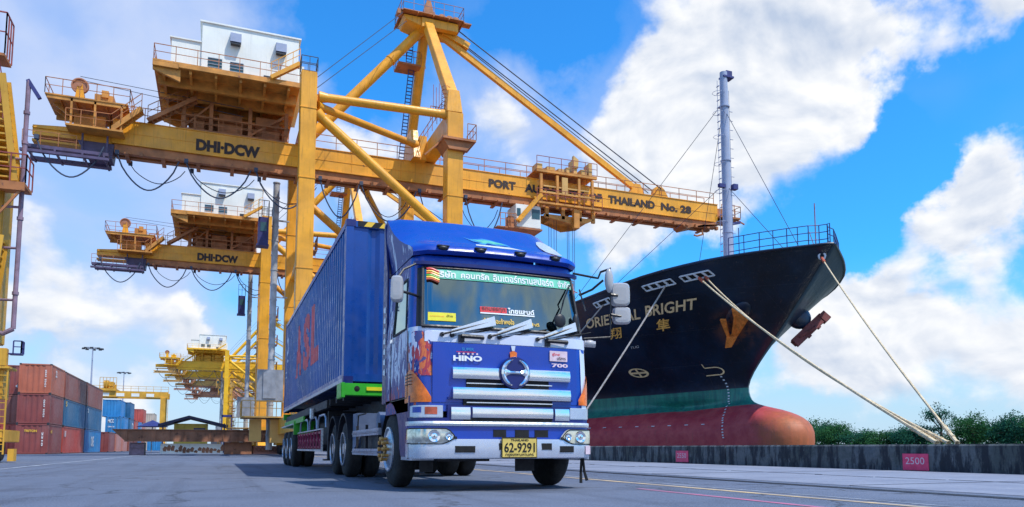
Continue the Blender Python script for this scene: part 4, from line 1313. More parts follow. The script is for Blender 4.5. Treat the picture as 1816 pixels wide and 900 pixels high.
PROT = {6.06: proto_container(6.06), 12.19: proto_container(12.19)}
_cm = {}
def add_container(xr, y0, L, lvl, colkey, label, marks=None, bars=False):
    root = empty('shipping_container', (xr - 1.22, y0, lvl * 2.6 + .01), label, 'container', 'containers stacked in the yard')
    for nm, src in (('wall_panel', PROT[L].p), ('frame', PROT[L].f), ('corner_fitting', PROT[L].c)):
        key = (nm, L)
        if key not in _cm:
            o = src.build(nm, M['c_red']); _cm[key] = o.data
        else:
            o = bpy.data.objects.new(nm, _cm[key]); COL.objects.link(o)
        o.parent = root
        o.material_slots[0].link = 'OBJECT'
        o.material_slots[0].material = M[colkey] if nm != 'corner_fitting' else M['dark_steel']
    x0 = xr - 1.22
    z0 = lvl * 2.6
    if bars:
        mb = MB()
        for xx in (-.85, -.35, .35, .85): mb.tube([(x0 + xx, y0 - .03, z0 + .15), (x0 + xx, y0 - .03, z0 + 2.45)], .02, 5)
        mb.build('lock_rod', M['grey_steel'], root)
    for mk in (marks or []):
        side, s_, u0, u1, v0, v1, mt = mk
        if side == 'end':
            f = rect_map((x0 + u0, y0 - .02, z0 + v0), (x0 + u1, y0 - .02, z0 + v0), (x0 + u0, y0 - .02, z0 + v1))
        elif side == 'endv':
            f = rect_map((x0 + u0, y0 - .02, z0 + v1), (x0 + u0, y0 - .02, z0 + v0), (x0 + u1, y0 - .02, z0 + v1))
        else:
            f = rect_map((xr + .02, y0 + u0, z0 + v0), (xr + .02, y0 + u1, z0 + v0), (xr + .02, y0 + u0, z0 + v1))
        text_mb(s_, f, .03).build('marking', M[mt], root, fix=False)
    return root


EV = lambda s_='22G1 0': [('endv', s_, .72, .88, .5, 1.9, 'white_ink')]
XS = -13.5
add_container(XS, 75, 6.06, 0, 'c_maroon', 'bottom maroon container of the nearest stack, yellow mark on its end', [('end', 'TRITON', -.6, .35, 1.9, 2.1, 'yellow_ink'), ('endv', '2210', .72, .84, .7, 1.9, 'white_ink'), ('side', '45', .8, 1.5, 1.8, 2.1, 'yellow_ink')])
add_container(XS, 75, 6.06, 1, 'c_maroon', 'middle maroon container of the nearest stack', [('endv', '0241 22G1', .72, .84, .6, 2.1, 'white_ink')])
add_container(XS, 75, 6.06, 2, 'c_orange', 'faded orange-red container on top of the nearest stack', [('endv', '2241 22G1', .72, .84, .6, 2.1, 'white_ink'), ('side', '22', 1.6, 2.3, 1.6, 2.2, 'white_ink')])
add_container(-16.1, 77, 6.06, 0, 'c_red', 'bottom red container behind the yard crane leg, left of the nearest stack')
add_container(-16.1, 77, 6.06, 1, 'c_brown', 'brown container second from the ground behind the yard crane leg')
add_container(-16.1, 77, 6.06, 2, 'c_maroon', 'dark maroon container third up, between yard crane leg and nearest stack', [('endv', '▼', .75, .9, .6, .9, 'white_ink')])
add_container(-18.7, 78, 6.06, 0, 'c_salmon', 'salmon container at the far left edge, on the ground')
add_container(-18.7, 78, 6.06, 1, 'c_maroon', 'maroon container at the far left edge, above the salmon one')
add_container(-13.55, 82, 12.19, 0, 'c_red', 'bright red container on the ground just behind the nearest stack', [('side', '18', .6, 1.4, 1.6, 2.2, 'white_ink')])
add_container(-13.55, 82, 12.19, 1, 'c_sea', 'sea-blue container sandwiched between two reds behind the nearest stack', [('side', '5', .5, 1.2, 1.9, 2.4, 'yellow_ink')])
add_container(-13.55, 82, 12.19, 2, 'c_brown', 'long brownish red container on top, just right of the orange-red one')
add_container(-16.2, 84, 12.19, 2, 'c_maroon', 'maroon container on top of the rear row, its end peeping over the front stack')
add_container(-13.5, 94.4, 12.19, 0, 'c_azure', 'azure container on the ground with a tall white logo panel', [('side', 'ONE', 4.3, 6.5, .7, 1.9, 'white_ink')])
add_container(-13.5, 94.4, 12.19, 1, 'c_sea', 'second sea-blue container of the middle level, with a white corner mark', [('side', '2', .8, 1.8, 1.9, 2.35, 'white_ink')])
add_container(-13.5, 94.4, 12.19, 2, 'c_brown', 'far brownish red container of the long top row')
add_container(-12.8, 108.5, 6.06, 0, 'c_maroon', 'maroon container on the ground right of the azure one')
add_container(-15.4, 109, 6.06, 1, 'c_navy', 'dark navy container in the gap right of the blue stack')
add_container(-15.0, 110, 6.06, 2, 'c_red', 'red container standing high just right of the long top row')
add_container(-15.0, 110, 6.06, 0, 'c_brown', 'brown container at the foot of the gap beside the maroon one')
add_container(-12.8, 116, 6.06, 0, 'c_salmon', 'salmon container on the ground left of the rusty hatch cover')
add_container(-13.0, 126, 6.06, 1, 'c_azure', 'azure container with white writing and lock rods on its end', [('end', 'MCC', -.9, -.1, 1.7, 2.2, 'white_ink'), ('end', 'CRXU 22', -.9, 0, 1.0, 1.2, 'white_ink'), ('end', '4501', .3, 1.0, .3, .8, 'white_ink')], bars=True)
add_container(-13.0, 126, 6.06, 0, 'c_salmon', 'salmon container under the azure one with lock rods')
add_container(-13.6, 127, 6.06, 2, 'c_azure', 'azure container at the top of the stepped blue pile')
add_container(-12.9, 133.5, 6.06, 0, 'c_brown', 'brown ground-level container in the distant stepped pile')
add_container(-12.9, 133.5, 6.06, 1, 'c_sea', 'dull blue mid-level container in the distant stepped pile', [('side', 'D', 3.2, 5.2, .6, 2.0, 'white_ink')])
add_container(-12.9, 133.5, 6.06, 2, 'c_sea', 'dull blue top container of the distant stepped pile')
add_container(-12.9, 141, 6.06, 0, 'c_maroon', 'distant maroon container low behind the hatch cover')
add_container(-12.9, 141, 6.06, 1, 'c_red', 'distant pinkish red container in the middle level')
add_container(-12.9, 148.5, 6.06, 0, 'c_azure', 'distant azure container low behind the hatch cover')
add_container(-12.9, 148.5, 6.06, 1, 'c_azure', 'distant azure container of the middle level', [('side', 'D', 3.2, 5.2, .6, 2.0, 'white_ink')])
add_container(-12.9, 156, 6.06, 0, 'c_salmon', 'distant salmon container low in the last stack')
add_container(-12.9, 156, 6.06, 1, 'c_salmon', 'distant salmon container in the middle of the last stack')
add_container(-12.9, 156, 6.06, 2, 'c_red', 'distant red container on top, right of the blue pile')
add_container(-12.3, 175, 6.06, 0, 'c_beige', 'farthest beige container, on the ground')
add_container(-12.3, 175, 6.06, 1, 'c_beige', 'farthest beige container, second level')
add_container(-12.3, 175, 6.06, 2, 'c_beige', 'farthest beige container, top of its stack')
add_container(-9.9, 160, 6.06, 0, 'c_azure', 'small-looking azure container between the last stacks and the canopy')

# ------------------------------------------------------------------ rubber-tyred gantry far behind
g_ = empty('yard_gantry_crane', (-18.6, 200, 0), 'distant yellow portal gantry crane standing over the container yard', 'gantry crane')
Y_ = 200
mb = MB(); mb.box(-27.5, -11.2, Y_ - 1, Y_ - .2, 12.6, 14.0); mb.build('beam', M['yard_yellow'], g_)
mb = MB(); mb.box(-27.5, -11.2, Y_ + 5, Y_ + 5.8, 12.6, 14.0); mb.build('beam', M['yard_yellow'], g_)
for xx in (-26.6, -12.3):
    for yy in (Y_ - 1, Y_ + 5):
        mb = MB(); mb.beam((xx, yy, 1.4), (xx, yy, 12.6), 1.1, .8); mb.build('leg', M['yard_yellow'], g_)
    mb = MB(); mb.box(xx - .5, xx + .5, Y_ - 2, Y_ + 6.5, .9, 1.8); mb.build('sill_beam', M['yard_yellow'], g_)
    for yy in (Y_ - 1.4, Y_ + 5.6):
        mb = MB(); mb.lathe([(-.3, .3), (-.3, .7), (.3, .7), (.3, .3)], (xx, yy, .72), 'X', 14); mb.build('wheel', M['tyre'], g_)
for k in range(4):
    mb = MB(); mb.box(-25.6 + k * 3.2, -23.9 + k * 3.2, Y_ - 1.04, Y_ - 1.003, 12.75, 13.5); mb.build('sign_panel', M['white_paint'], g_)
mb = MB(); mb.box(-25.9, -22.4, Y_ - 1.5, Y_ + 6.2, 14.0, 14.5); mb.box(-25.2, -23.2, Y_ - .5, Y_ + 3, 14.5, 16.2); mb.lathe([(-.5, .4), (-.5, .9), (.5, .9), (.5, .4)], (-24.6, Y_ - .6, 15.6), 'X', 12)
mb.box(-23.0, -22.6, Y_, Y_ + 1, 14.5, 15.6)
mb.build('trolley', M['yard_yellow'], g_)
mb = MB(); mb.rail([(-27.5, Y_ - 1, 14.0), (-11.2, Y_ - 1, 14.0)], 1.2, 1.6, .04); mb.rail([(-25.9, Y_ - 1.5, 14.5), (-22.4, Y_ - 1.5, 14.5)], 2.6, .7, .05)
mb.rail([(-11.2, Y_ - 1, 1), (-11.2, Y_ - 1, 14)], .1, 1, .05)
mb.build('handrail', M['yard_yellow'], g_)

# ------------------------------------------------------------------ high light masts
for (x, y, h, lab) in ((-30.0, 215, 26.2, 'taller nearer floodlight mast with a spoked head above the container stacks'), (-33.5, 318, 29.5, 'farther floodlight mast seen over the yard gantry crane')):
    lm = empty('light_mast', (x, y, 0), lab, 'light mast', 'floodlight masts over the yard')
    mb = MB(); mb.tube([(x, y, 0), (x, y, h)], .32, 10, .14); mb.build('pole', M['mast_grey'], lm, smooth=True)
    mb = MB(); mb.tube([(x + 2.0 * math.cos(t_), y + 2.0 * math.sin(t_), h - .4) for t_ in [i * math.pi / 8 for i in range(16)]], .07, 5, closed=True)
    for k in range(4): mb.tube([(x + 2.0 * math.cos(k * .785), y + 2.0 * math.sin(k * .785), h - .4), (x - 2.0 * math.cos(k * .785), y - 2.0 * math.sin(k * .785), h - .4)], .06, 5)
    mb.build('lamp_ring', M['grey_steel'], lm)
    for k in range(8):
        a = k * math.pi / 4; cx, cy = x + 2.1 * math.cos(a), y + 2.1 * math.sin(a)
        mb = MB(); mb.prism([(cx - .3, h - .35), (cx + .3, h - .35), (cx + .38, h - .75), (cx - .38, h - .75)], cy - .25, cy + .25)
        mb.build('floodlight', M['dark_steel'], lm)

# ------------------------------------------------------------------ rusty hatch cover on trestles, hut, canopy
hc = empty('hatch_cover', (-1.0, 63, 0), 'long rusty steel hatch cover lying across low supports in front of the hut', 'hatch cover')
mb = MB()
mb.prism([(-7.1, 1.86), (-6.3, 1.08), (4.9, 1.0), (4.9, 1.84)], 62.0, 66.0)
for k in range(12): mb.box(-6.2 + k * .95, -6.12 + k * .95, 61.93, 62.0, 1.06, 1.84)
mb.box(-7.12, 4.92, 61.9, 66.1, 1.86, 1.93); mb.box(-6.3, 4.9, 61.94, 62.0, 1.0, 1.10)
mb.build('panel', M['wood_rust'], hc)
text_mb('TANTO', rect_map((2.3, 61.92, 1.3), (4.0, 61.92, 1.3), (2.3, 61.92, 1.66)), .02).build('lettering', M['crane_red'], hc, fix=False)
mb = MB(); mb.box(-3.9, .5, 62.4, 62.5, .12, .80); mb.box(-3.9, .5, 62.4, 65.5, .80, .86)
w_ = mb.build('support', M['white_paint'], hc)
r = random.Random(5)
mb = MB()
for k in range(16):
    xx = -3.7 + k * .27; hh = r.uniform(.12, .42); zz = .14 + r.random() * .2
    mb.prism([(xx, zz), (xx + .2, zz - .02), (xx + .26, zz + hh), (xx + .1, zz + hh + .08), (xx - .04, zz + hh * .6)], 62.385, 62.395)
mb.build('rust_patch', M['wood_rust'], w_)
mb = MB(); mb.box(-6.0, -5.0, 62.5, 64, 0, .95); mb.box(-5.9, -5.0, 62.4, 62.5, .55, .85); mb.build('support', M['purple_steel'], hc)
mb = MB(); mb.box(.6, 2.6, 62.3, 65.5, .05, .99); mb.build('support', M['wood_rust'], hc)
mb = MB(); mb.box(2.7, 4.9, 62.5, 65.4, .05, .7); mb.build('support', M['salmon'] if 'salmon' in M else M['c_salmon'], hc)
mb = MB()
for k in range(7): mb.tube([(2.8 + .3 * k + .13 * math.cos(t_), 62.4, .42 + .14 * math.sin(t_)) for t_ in [i * .7 for i in range(9)]], .03, 5, closed=True)
mb.build('chain', M['wood_rust'], hc)

ht = empty('guard_hut', (-2.9, 95, 0), 'small yellow quayside hut under a wide dark sheet roof', 'hut')
mb = MB(); mb.box(-4.6, -1.0, 95, 99, 0, 3.35)
for xx in (-3.4, -2.2): mb.box(xx, xx + .06, 94.98, 95, 0, 3.35)
mb.build('wall', M['hut_yellow'], ht)
mb = MB()
n_ = 0
for (xa, za, xb, zb) in ((-6.2, 3.25, -3.0, 4.25), (-3.0, 4.25, 1.2, 3.2)):
    mb.add([(xa, 93.6, za), (xb, 93.6, zb), (xb, 100, zb), (xa, 100, za), (xa, 93.6, za - .28), (xb, 93.6, zb - .28), (xb, 100, zb - .28), (xa, 100, za - .28)],
           [(0, 1, 2, 3), (7, 6, 5, 4), (0, 4, 5, 1), (1, 5, 6, 2), (2, 6, 7, 3), (3, 7, 4, 0)])
mb.build('roof', M['hut_roof'], ht)
mb = MB(); mb.box(-2.4, -1.35, 94.95, 94.975, 2.0, 2.75); mb.build('window', M['cabin_glass'], ht)
mb = MB(); mb.box(-2.5, -1.25, 94.96, 94.998, 1.9, 2.0); mb.box(-2.5, -1.25, 94.96, 94.998, 2.75, 2.85); mb.box(-2.5, -2.4, 94.96, 94.998, 2.0, 2.75); mb.box(-1.35, -1.25, 94.96, 94.998, 2.0, 2.75); mb.build('window_frame', M['navy_steel'], ht)
mb = MB(); mb.box(-.6, .1, 95, 96, 1.0, 2.2); mb.box(-.5, 0, 94.9, 95, 1.3, 1.9); mb.build('cooler_unit', M['grey_steel'], ht)
mb = MB(); mb.box(.75, .9, 94.4, 94.55, 0, 3.4); mb.build('post', M['navy_steel'], ht)
mb = MB(); mb.box(-5.8, -5.65, 94.4, 94.55, 0, 3.2); mb.build('post', M['navy_steel'], ht)

cn = empty('canopy', (-7.5, 104, 0), 'small navy umbrella canopy on a pole left of the hut', 'canopy')
mb = MB(); mb.lathe([(0, 1.75), (.06, 1.8), (.85, .05)], (-7.5, 104, 3.15), 'Z', 10); mb.build('cover', M['navy_steel'], cn)
mb = MB(); mb.tube([(-7.5, 104, 0), (-7.5, 104, 3.95)], .06, 6); mb.build('pole', M['grey_steel'], cn)

fc = empty('fuel_hut', (1.2, 116, 0), 'narrow blue framed kiosk just right of the hut roof', 'kiosk')
mb = MB(); mb.box(.7, 1.9, 116, 117, 0, 2.4); mb.build('wall', M['grey_steel'], fc)
mb = MB()
for xx in (.6, 1.9):
    for yy in (115.9, 117): mb.box(xx, xx + .12, yy, yy + .12, 0, 5.3)
mb.box(.6, 2.02, 115.9, 117.12, 5.0, 5.3)
mb.build('frame', M['navy_steel'], fc)
# ================================================================== the ship
XC = 26.5
SO = (XC, 32, 0)


def lerp_tab(tab, x):
    if x <= tab[0][0]: return tab[0][1]
    for (a, b), (c, d) in zip(tab, tab[1:]):
        if x <= c:
            t = (x - a) / (c - a); t2 = t
            return b + (d - b) * t2
    return tab[-1][1]


def cr_tab(tab, x):
    """Catmull-Rom through the table"""
    if x <= tab[0][0]: return tab[0][1]
    if x >= tab[-1][0]: return tab[-1][1]
    for i in range(len(tab) - 1):
        if x <= tab[i + 1][0]:
            x0, y0 = tab[i]; x1, y1 = tab[i + 1]
            m0 = (y1 - tab[i - 1][1]) / (x1 - tab[i - 1][0]) if i > 0 else (y1 - y0) / (x1 - x0)
            m1 = (tab[i + 2][1] - y0) / (tab[i + 2][0] - x0) if i + 2 < len(tab) else (y1 - y0) / (x1 - x0)
            h = x1 - x0; t = (x - x0) / h
            return (2 * t**3 - 3 * t**2 + 1) * y0 + (t**3 - 2 * t**2 + t) * h * m0 + (-2 * t**3 + 3 * t**2) * y1 + (t**3 - t**2) * h * m1


STEM = [(-3.2, 30.2), (-1.5, 29.2), (0, 28.75), (1.2, 28.6), (1.8, 28.9), (2.2, 29.6), (2.5, 30.6), (2.72, 31.6), (2.95, 32.3), (3.3, 32.65), (3.9, 32.75), (4.6, 32.3), (5.6, 31.25), (6.8, 29.85), (8.4, 28.15), (10.1, 26.35)]
ZD = [(26, 10.05), (28.3, 9.85), (32, 9.42), (36, 8.95), (42, 8.5), (50, 8.1), (90, 8.0)]
ZTOP = 10.1
DK = [(0, 0.0), (.10, .25), (.35, .62), (.9, 1.40), (2.0, 2.95), (3.5, 4.75), (6.0, 6.7), (9.5, 8.0), (14, 8.8), (20, 9.0), (90, 9.0)]
LW = [(0, 0.0), (.3, .30), (1.5, .75), (4, 1.7), (8, 3.6), (13, 6.0), (19, 8.1), (26, 9.0), (90, 9.0)]
BU = [(0, 0.0), (.12, .50), (.5, 1.0), (1.2, 1.35), (2.5, 1.5), (4.5, 1.9), (8, 3.3), (13, 5.8), (19, 8.0), (26, 8.9), (90, 9.0)]


def half_b(Y, z):
    s = Y - cr_tab(STEM, z)
    if s <= 0: return 0.0
    d = cr_tab(DK, s); l = cr_tab(LW, s)
    v = max(0.0, min(1.0, (z - 3.0) / 7.1))
    v = v ** 1.35
    up = l * (1 - v) + d * v
    if z >= 3.3: return up
    b = cr_tab(BU, s)
    # roundness of the bulb towards its top
    top = max(0.0, min(1.0, (2.9 - z) / 1.6))
    b = b * (0.35 + .65 * math.sqrt(max(0, 1 - (1 - top) ** 2)))
    k = max(0.0, min(1.0, (z - 2.5) / .8)); k = k * k * (3 - 2 * k)
    b = max(b, l * .9) if s > 6 else b
    lo = b * (1 - k) + up * k
    return lo


def hull_pt(Y, z, off=0.0, side=-1):
    h = half_b(Y, z)
    e = .05
    hy = (half_b(Y + e, z) - half_b(Y - e, z)) / (2 * e); hz = (half_b(Y, z + e) - half_b(Y, z - e)) / (2 * e)
    n = Vector((1, -hy, -hz)).normalized()
    return Vector((XC + side * (h + off * n.x), Y + off * n.y, z + off * n.z))


ship = empty('cargo_ship', SO, 'dark navy cargo ship moored bow-on with green and red boot stripes and an orange-tipped bulb', 'ship')
zs = [-3.2, -2.2, -1.2, -.4, .3, .9, 1.3, 1.6, 1.85, 2.05, 2.2, 2.35, 2.5, 2.62, 2.74, 2.86, 2.98, 3.12, 3.3, 3.55, 3.85, 4.2, 4.6, 5.1, 5.6, 6.2, 6.8, 7.4, 8.0, 8.6, 9.1, 9.6]
ss = [0, .03, .08, .15, .25, .4, .6, .85, 1.2, 1.6, 2.1, 2.7, 3.4, 4.2, 5.1, 6.1, 7.2, 8.5, 10, 12, 14, 17, 20, 24, 28, 34, 45, 60, 78]
def zdeck(Y): return cr_tab(ZD, Y)
mb = MB()
rows = []
NZ = len(zs) + 1
for zi in range(NZ):
    row = []
    left = []
    for s in ss:
        if zi < len(zs):
            f = (zs[zi] + 3.2) / (ZTOP + 3.2)
        else: f = 1.0
        # find z below the local deck height
        Yg = cr_tab(STEM, -3.2 + f * (ZTOP + 3.2)) + s
        zt = zdeck(Yg)
        z = min(-3.2 + f * (ZTOP + 3.2), 1e9)
        if z > 5.0: z = 5.0 + (z - 5.0) * (zt - 5.0) / (ZTOP - 5.0)
        Y = cr_tab(STEM, z) + s
        h = half_b(Y, z)
        left.append((XC - h, Y, z))
    right = [(2 * XC - p[0], p[1], p[2]) for p in left[1:]]
    rows.append(list(reversed(left)) + right)
mb.grid(rows)
hull = mb.build('hull', M['hull'], ship, smooth=True, fix='weld', angle=60)
# deck and bulwark cap
mb = MB()
L_ = rows[-1]
n = len(ss)
top = L_
def inb(p, dz, k):
    z = p[2] - dz; yy = max(p[1], cr_tab(STEM, z) + .30); h = max(0.0, half_b(yy, z) - k)
    return (XC + (h if p[0] > XC else -h), yy, z)
dk = [inb(p, .95, .12) for p in top]
for i in range(n - 1):
    a, b = dk[i], dk[i + 1]; c, d = dk[2 * n - 3 - i], dk[2 * n - 2 - i]
    mb.add([a, b, c, d], [(0, 1, 2, 3)])
mb.build('deck', M['red_steel'], ship, fix=False)
mb = MB(); mb.tube([(p[0], p[1], p[2] + .02) for p in top], .07, 6); mb.build('bulwark_cap', M['hull'], ship, smooth=True)
inn = MB()
def toward(p, k):
    return (p[0] + (XC - p[0]) * k / max(.6, abs(XC - p[0])) if abs(XC - p[0]) > .6 else XC, p[1] + .15, p[2])
inn.grid([[inb(p, .03, .10) for p in top], [inb(p, .45, .12) for p in top], [inb(p, .95, .12) for p in top]])
inn.build('bulwark_inside', M['ship_white'], ship, fix=False)

# forecastle rail
def deck_pt(s, side, k=.25, dz=0.0):
    Y = cr_tab(STEM, 10.1) + s
    h = max(0, half_b(Y, zdeck(Y)) - k)
    return Vector((XC + side * h, Y + (k if s < .5 else 0), zdeck(Y) + dz))
pts = [deck_pt(s, -1) for s in (3.2, 2.2, 1.4, .8, .4, .15)] + [deck_pt(0, 1)] + [deck_pt(s, 1) for s in (.15, .4, .8, 1.4, 2.2, 3.2)]
mb = MB()
for hgt in (.35, .7, 1.05): mb.tube([p + Vector((0, 0, hgt)) for p in pts], .022, 5)
for p in pts: mb.tube([p, p + Vector((0, 0, 1.05))], .025, 5)
for a, b in zip(pts, pts[1:]):
    if (a - b).length > .9: mb.tube([(a + b) / 2, (a + b) / 2 + Vector((0, 0, 1.05))], .022, 5)
mb.build('bow_railing', M['navy_steel'], ship)
mb = MB(); mb.tube([(26.5, 27.5, 9.9), (26.5, 27.5, 12.3)], .03, 6); mb.tube([(26.5, 27.5, 9.9), (26.5, 27.9, 11.0)], .02, 5)
mb.build('jackstaff', M['purple_steel'], ship)

# foremast
mx, my = 26.5, 34.1
mb = MB(); mb.tube([(mx, my, 8.0), (mx, my, 22.1)], .30, 16, .21)
for z in (12.6, 16.8, 20.0): mb.tube([(mx, my, z), (mx, my, z + .08)], .30, 16)
fm = mb.build('foremast', M['mast_grey'], ship, smooth=True)
mb = MB(); mb.box(mx - .15, mx + .55, my - .25, my + .25, 21.75, 21.85); mb.box(mx + .1, mx + .5, my - .15, my + .15, 21.84, 22.2); mb.build('top_bracket', M['navy_steel'], fm)
for q_ in ((mx + .2, mx + .5, my - .4, my - .1, 15.1, 15.4), (mx - .6, mx - .2, my - .2, my, 15.2, 15.4)):
    mb = MB(); mb.box(*q_); mb.build('mast_lamp', M['navy_steel'], fm)
mb = MB()
mb.beam((mx, my, 13.1), (mx + .8, my - .1, 13.3), .14); mb.beam((mx, my, 11.2), (mx + 1.6, my - .2, 11.1), .05); mb.tube([(mx + .25, my, 9), (mx + .25, my, 12.9)], .03, 5); mb.tube([(mx + .75, my, 10.2), (mx + .75, my, 13)], .025, 5)
mb.build('mast_fitting', M['navy_steel'], fm)
mb = MB()
for xx in (-.42, -.34 + .0): mb.tube([(mx - .42, my - .12 + (xx + .42) * 3, 8.5), (mx - .36, my - .12 + (xx + .42) * 3, 21.6)], .018, 4)
for k in range(30): mb.box(mx - .44, mx - .38, my - .12, my + .12, 9 + k * .42, 9.03 + k * .42)
for z in (10.5, 13.2, 15.0, 16.6, 18.2, 19.6, 20.8):
    mb.tube([(mx - .40 + .34 * math.cos(t_), my + .34 * math.sin(t_), z) for t_ in [i * .8 for i in range(8)]], .014, 4, closed=True)
mb.tube([(mx + .30, my - .1, 8.5), (mx + .25, my - .1, 21)], .02, 4)
for k in range(14): mb.box(mx + .26, mx + .48, my - .12, my - .08, 12.6 + k * .55, 12.62 + k * .55)
mb.build('mast_ladder', M['mast_grey'], fm)
for q, r0, col in (((26.3, 28.2, 10.0), 19.9, 1), ((26.3, 28.6, 9.6), 15.4, 1), ((20.8, 44.5, 8.9), 20.4, 1), ((22.0, 44.0, 9.0), 15.6, 1), ((31, 44.5, 8.9), 20.4, 1)):
    mb = MB(); mb.tube([(mx, my, r0), q], .016, 5); mb.build('mast_stay', M['rope_dark'], ship)
# grey deckhouse further aft
mb = MB(); mb.box(20.0, 33.0, 47, 52, 8.0, 10.2); mb.box(21, 32, 54, 62, 8.0, 9.6)
mb.build('hatch_coaming', M['grey_steel'], ship, bevel=.05)
mb = MB(); mb.box(24.2, 25.4, 29.8, 30.9, 8.8, 9.5); mb.lathe([(-1.0, .2), (-.98, .45), (-.9, .45), (-.88, .25), (.88, .25), (.9, .45), (.98, .45), (1.0, .2)], (26.5, 31.0, 9.3), 'X', 14)
mb.build('windlass', M['grey_steel'], ship)


def hull_text(s_, Ya, Yb, za, zb, h, mat, name='name_lettering', off=.035, bold=.03):
    """lettering on the port side from Ya (left in the picture) to Yb, baseline za -> zb, cap height h"""
    def f(u, v):
        Y = Ya + (Yb - Ya) * u - 1.0 * h * v
        z = za + (zb - za) * u + h * v
        return hull_pt(Y, z, off)
    return text_mb(s_, f, bold).build(name, mat, ship, fix=False)


hull_text('ORIENTAL', 38.98, 35.28, 7.50, 7.60, .50, M['ship_letter'], bold=.02)
hull_text('BRIGHT', 34.92, 32.42, 7.66, 7.75, .50, M['ship_letter'], bold=.02)
hull_text('翔', 38.06, 37.28, 6.80, 6.82, .56, M['ship_letter_y'], bold=.012)
hull_text('隼', 35.15, 34.42, 6.90, 6.93, .58, M['ship_letter_y'], bold=.012)
hull_text('TUG', 37.4, 36.85, 6.22, 6.25, .12, M['ship_white'], 'tug_mark', bold=0)
# thruster mark: ring with a cross
def ring_decal(Yc, zc, ry, rz, w, mat, name, t0=0, t1=6.2832, cross=False):
    mb = MB(); n = 28; rows = [[], []]
    for k in range(n + 1):
        t = t0 + (t1 - t0) * k / n
        for j, q in enumerate((1 - w, 1 + w)):
            rows[j].append(tuple(hull_pt(Yc + ry * q * math.cos(t), zc + rz * q * math.sin(t), .035)))
    mb.grid(rows)
    if cross:
        for (a, b, c, d) in ((-ry, ry, -.05, .05), (-.06, .06, -rz, rz)):
            g2 = []
            for k in range(9):
                u = k / 8
                if a == -ry: g2.append([tuple(hull_pt(Yc + a + (b - a) * u, zc + c, .037)), tuple(hull_pt(Yc + a + (b - a) * u, zc + d, .037))])
                else: g2.append([tuple(hull_pt(Yc + a, zc + c + (d - c) * u, .037)), tuple(hull_pt(Yc + b, zc + c + (d - c) * u, .037))])
            mb.grid(g2)
    return mb
ring_decal(38.2, 4.95, .52, .23, .13, 0, '', cross=True).build('thruster_mark', M['ship_letter'], ship, fix=False)
mb = ring_decal(34.05, 4.74, .28, .20, .14, 0, '', -1.57, 1.57)
mb2 = MB()
def strip(p, q, w):
    rows = [[], []]
    for k in range(7):
        u = k / 6; Y = p[0] + (q[0] - p[0]) * u; z = p[1] + (q[1] - p[1]) * u
        if abs(q[1] - p[1]) > abs(q[0] - p[0]): rows[0].append(tuple(hull_pt(Y - w, z, .037))); rows[1].append(tuple(hull_pt(Y + w, z, .037)))
        else: rows[0].append(tuple(hull_pt(Y, z - w, .037))); rows[1].append(tuple(hull_pt(Y, z + w, .037)))
    mb2.grid(rows)
strip((34.6, 4.53), (33.9, 4.55), .028); strip((34.45, 4.93), (33.9, 4.95), .028); strip((34.45, 4.95), (34.45, 5.15), .03)
for k in range(9): pass
mbm = MB()
ring = []
n = 16; rows = [[], []]
for k in range(n + 1):
    t = -1.57 + 3.14 * k / n
    for j, q in enumerate((.86, 1.14)):
        rows[j].append(tuple(hull_pt(33.9 - .32 * q * math.cos(t), 4.74 + .20 * q * math.sin(t), .035)))
mb2.grid(rows)
mb2.build('bulb_mark', M['ship_letter'], ship, fix=False)
mb = MB()
DM = [(33.85, 4.43), (33.72, 4.05), (33.66, 3.7), (33.62, 3.35), (33.62, 3.05), (33.45, 2.75), (33.1, 2.4), (32.95, 2.1), (32.8, 1.85), (32.7, 1.5), (32.65, 1.2), (32.6, .95)]
for i in range(len(DM) - 1):
    for t in (0, .5):
        mb = MB()
        Y = DM[i][0] + (DM[i + 1][0] - DM[i][0]) * t; z = DM[i][1] + (DM[i + 1][1] - DM[i][1]) * t
        q = [hull_pt(Y + a, z + b, .03) for a, b in ((.06, -.03), (-.05, -.03), (-.05, .035), (.06, .035))]
        mb.add(q, [(0, 1, 2, 3)]); mb.build('draft_mark', M['ship_white'], ship, fix=False)
for k in range(14):
    mb = MB()
    Y = 47 - k * 1.0; q = [hull_pt(Y + a, 1.66 + .01 * k + b, .03) for a, b in ((.1, -.02), (-.1, -.02), (-.1, .02), (.1, .02))]
    mb.add(q, [(0, 1, 2, 3)]); mb.build('load_mark', M['ship_white'], ship, fix=False)


# mooring chocks: white oval rings with rollers
def chock(Yc, zc, L, tilt, n_r):
    mb = MB()
    pts = []
    for k in range(24):
        t = 2 * math.pi * k / 24
        a = math.cos(t) * L + math.copysign(L * .0, math.cos(t)); b = math.sin(t) * .16
        a = max(-L, min(L, a * 1.35)); b = max(-.11, min(.11, b * 1.6))
        pts.append(hull_pt(Yc + a, zc + b + a * tilt, .06))
    mb.tube(pts, .045, 6, closed=True)
    for k in range(n_r):
        a = -L * .55 + 1.1 * L * k / max(1, n_r - 1)
        mb.tube([hull_pt(Yc + a, zc - .11 + a * tilt, .05), hull_pt(Yc + a, zc + .11 + a * tilt, .05)], .065, 8)
    c = mb.build('chock', M['ship_white'], ship, smooth=True)
    mb = MB(); rows = [[], []]
    for k in range(9):
        a = -L * .95 + 1.9 * L * k / 8
        rows[0].append(tuple(hull_pt(Yc + a, zc - .10 + a * tilt, .02))); rows[1].append(tuple(hull_pt(Yc + a, zc + .10 + a * tilt, .02)))
    mb.grid(rows); mb.build('opening', M['ink'], c, fix=False)


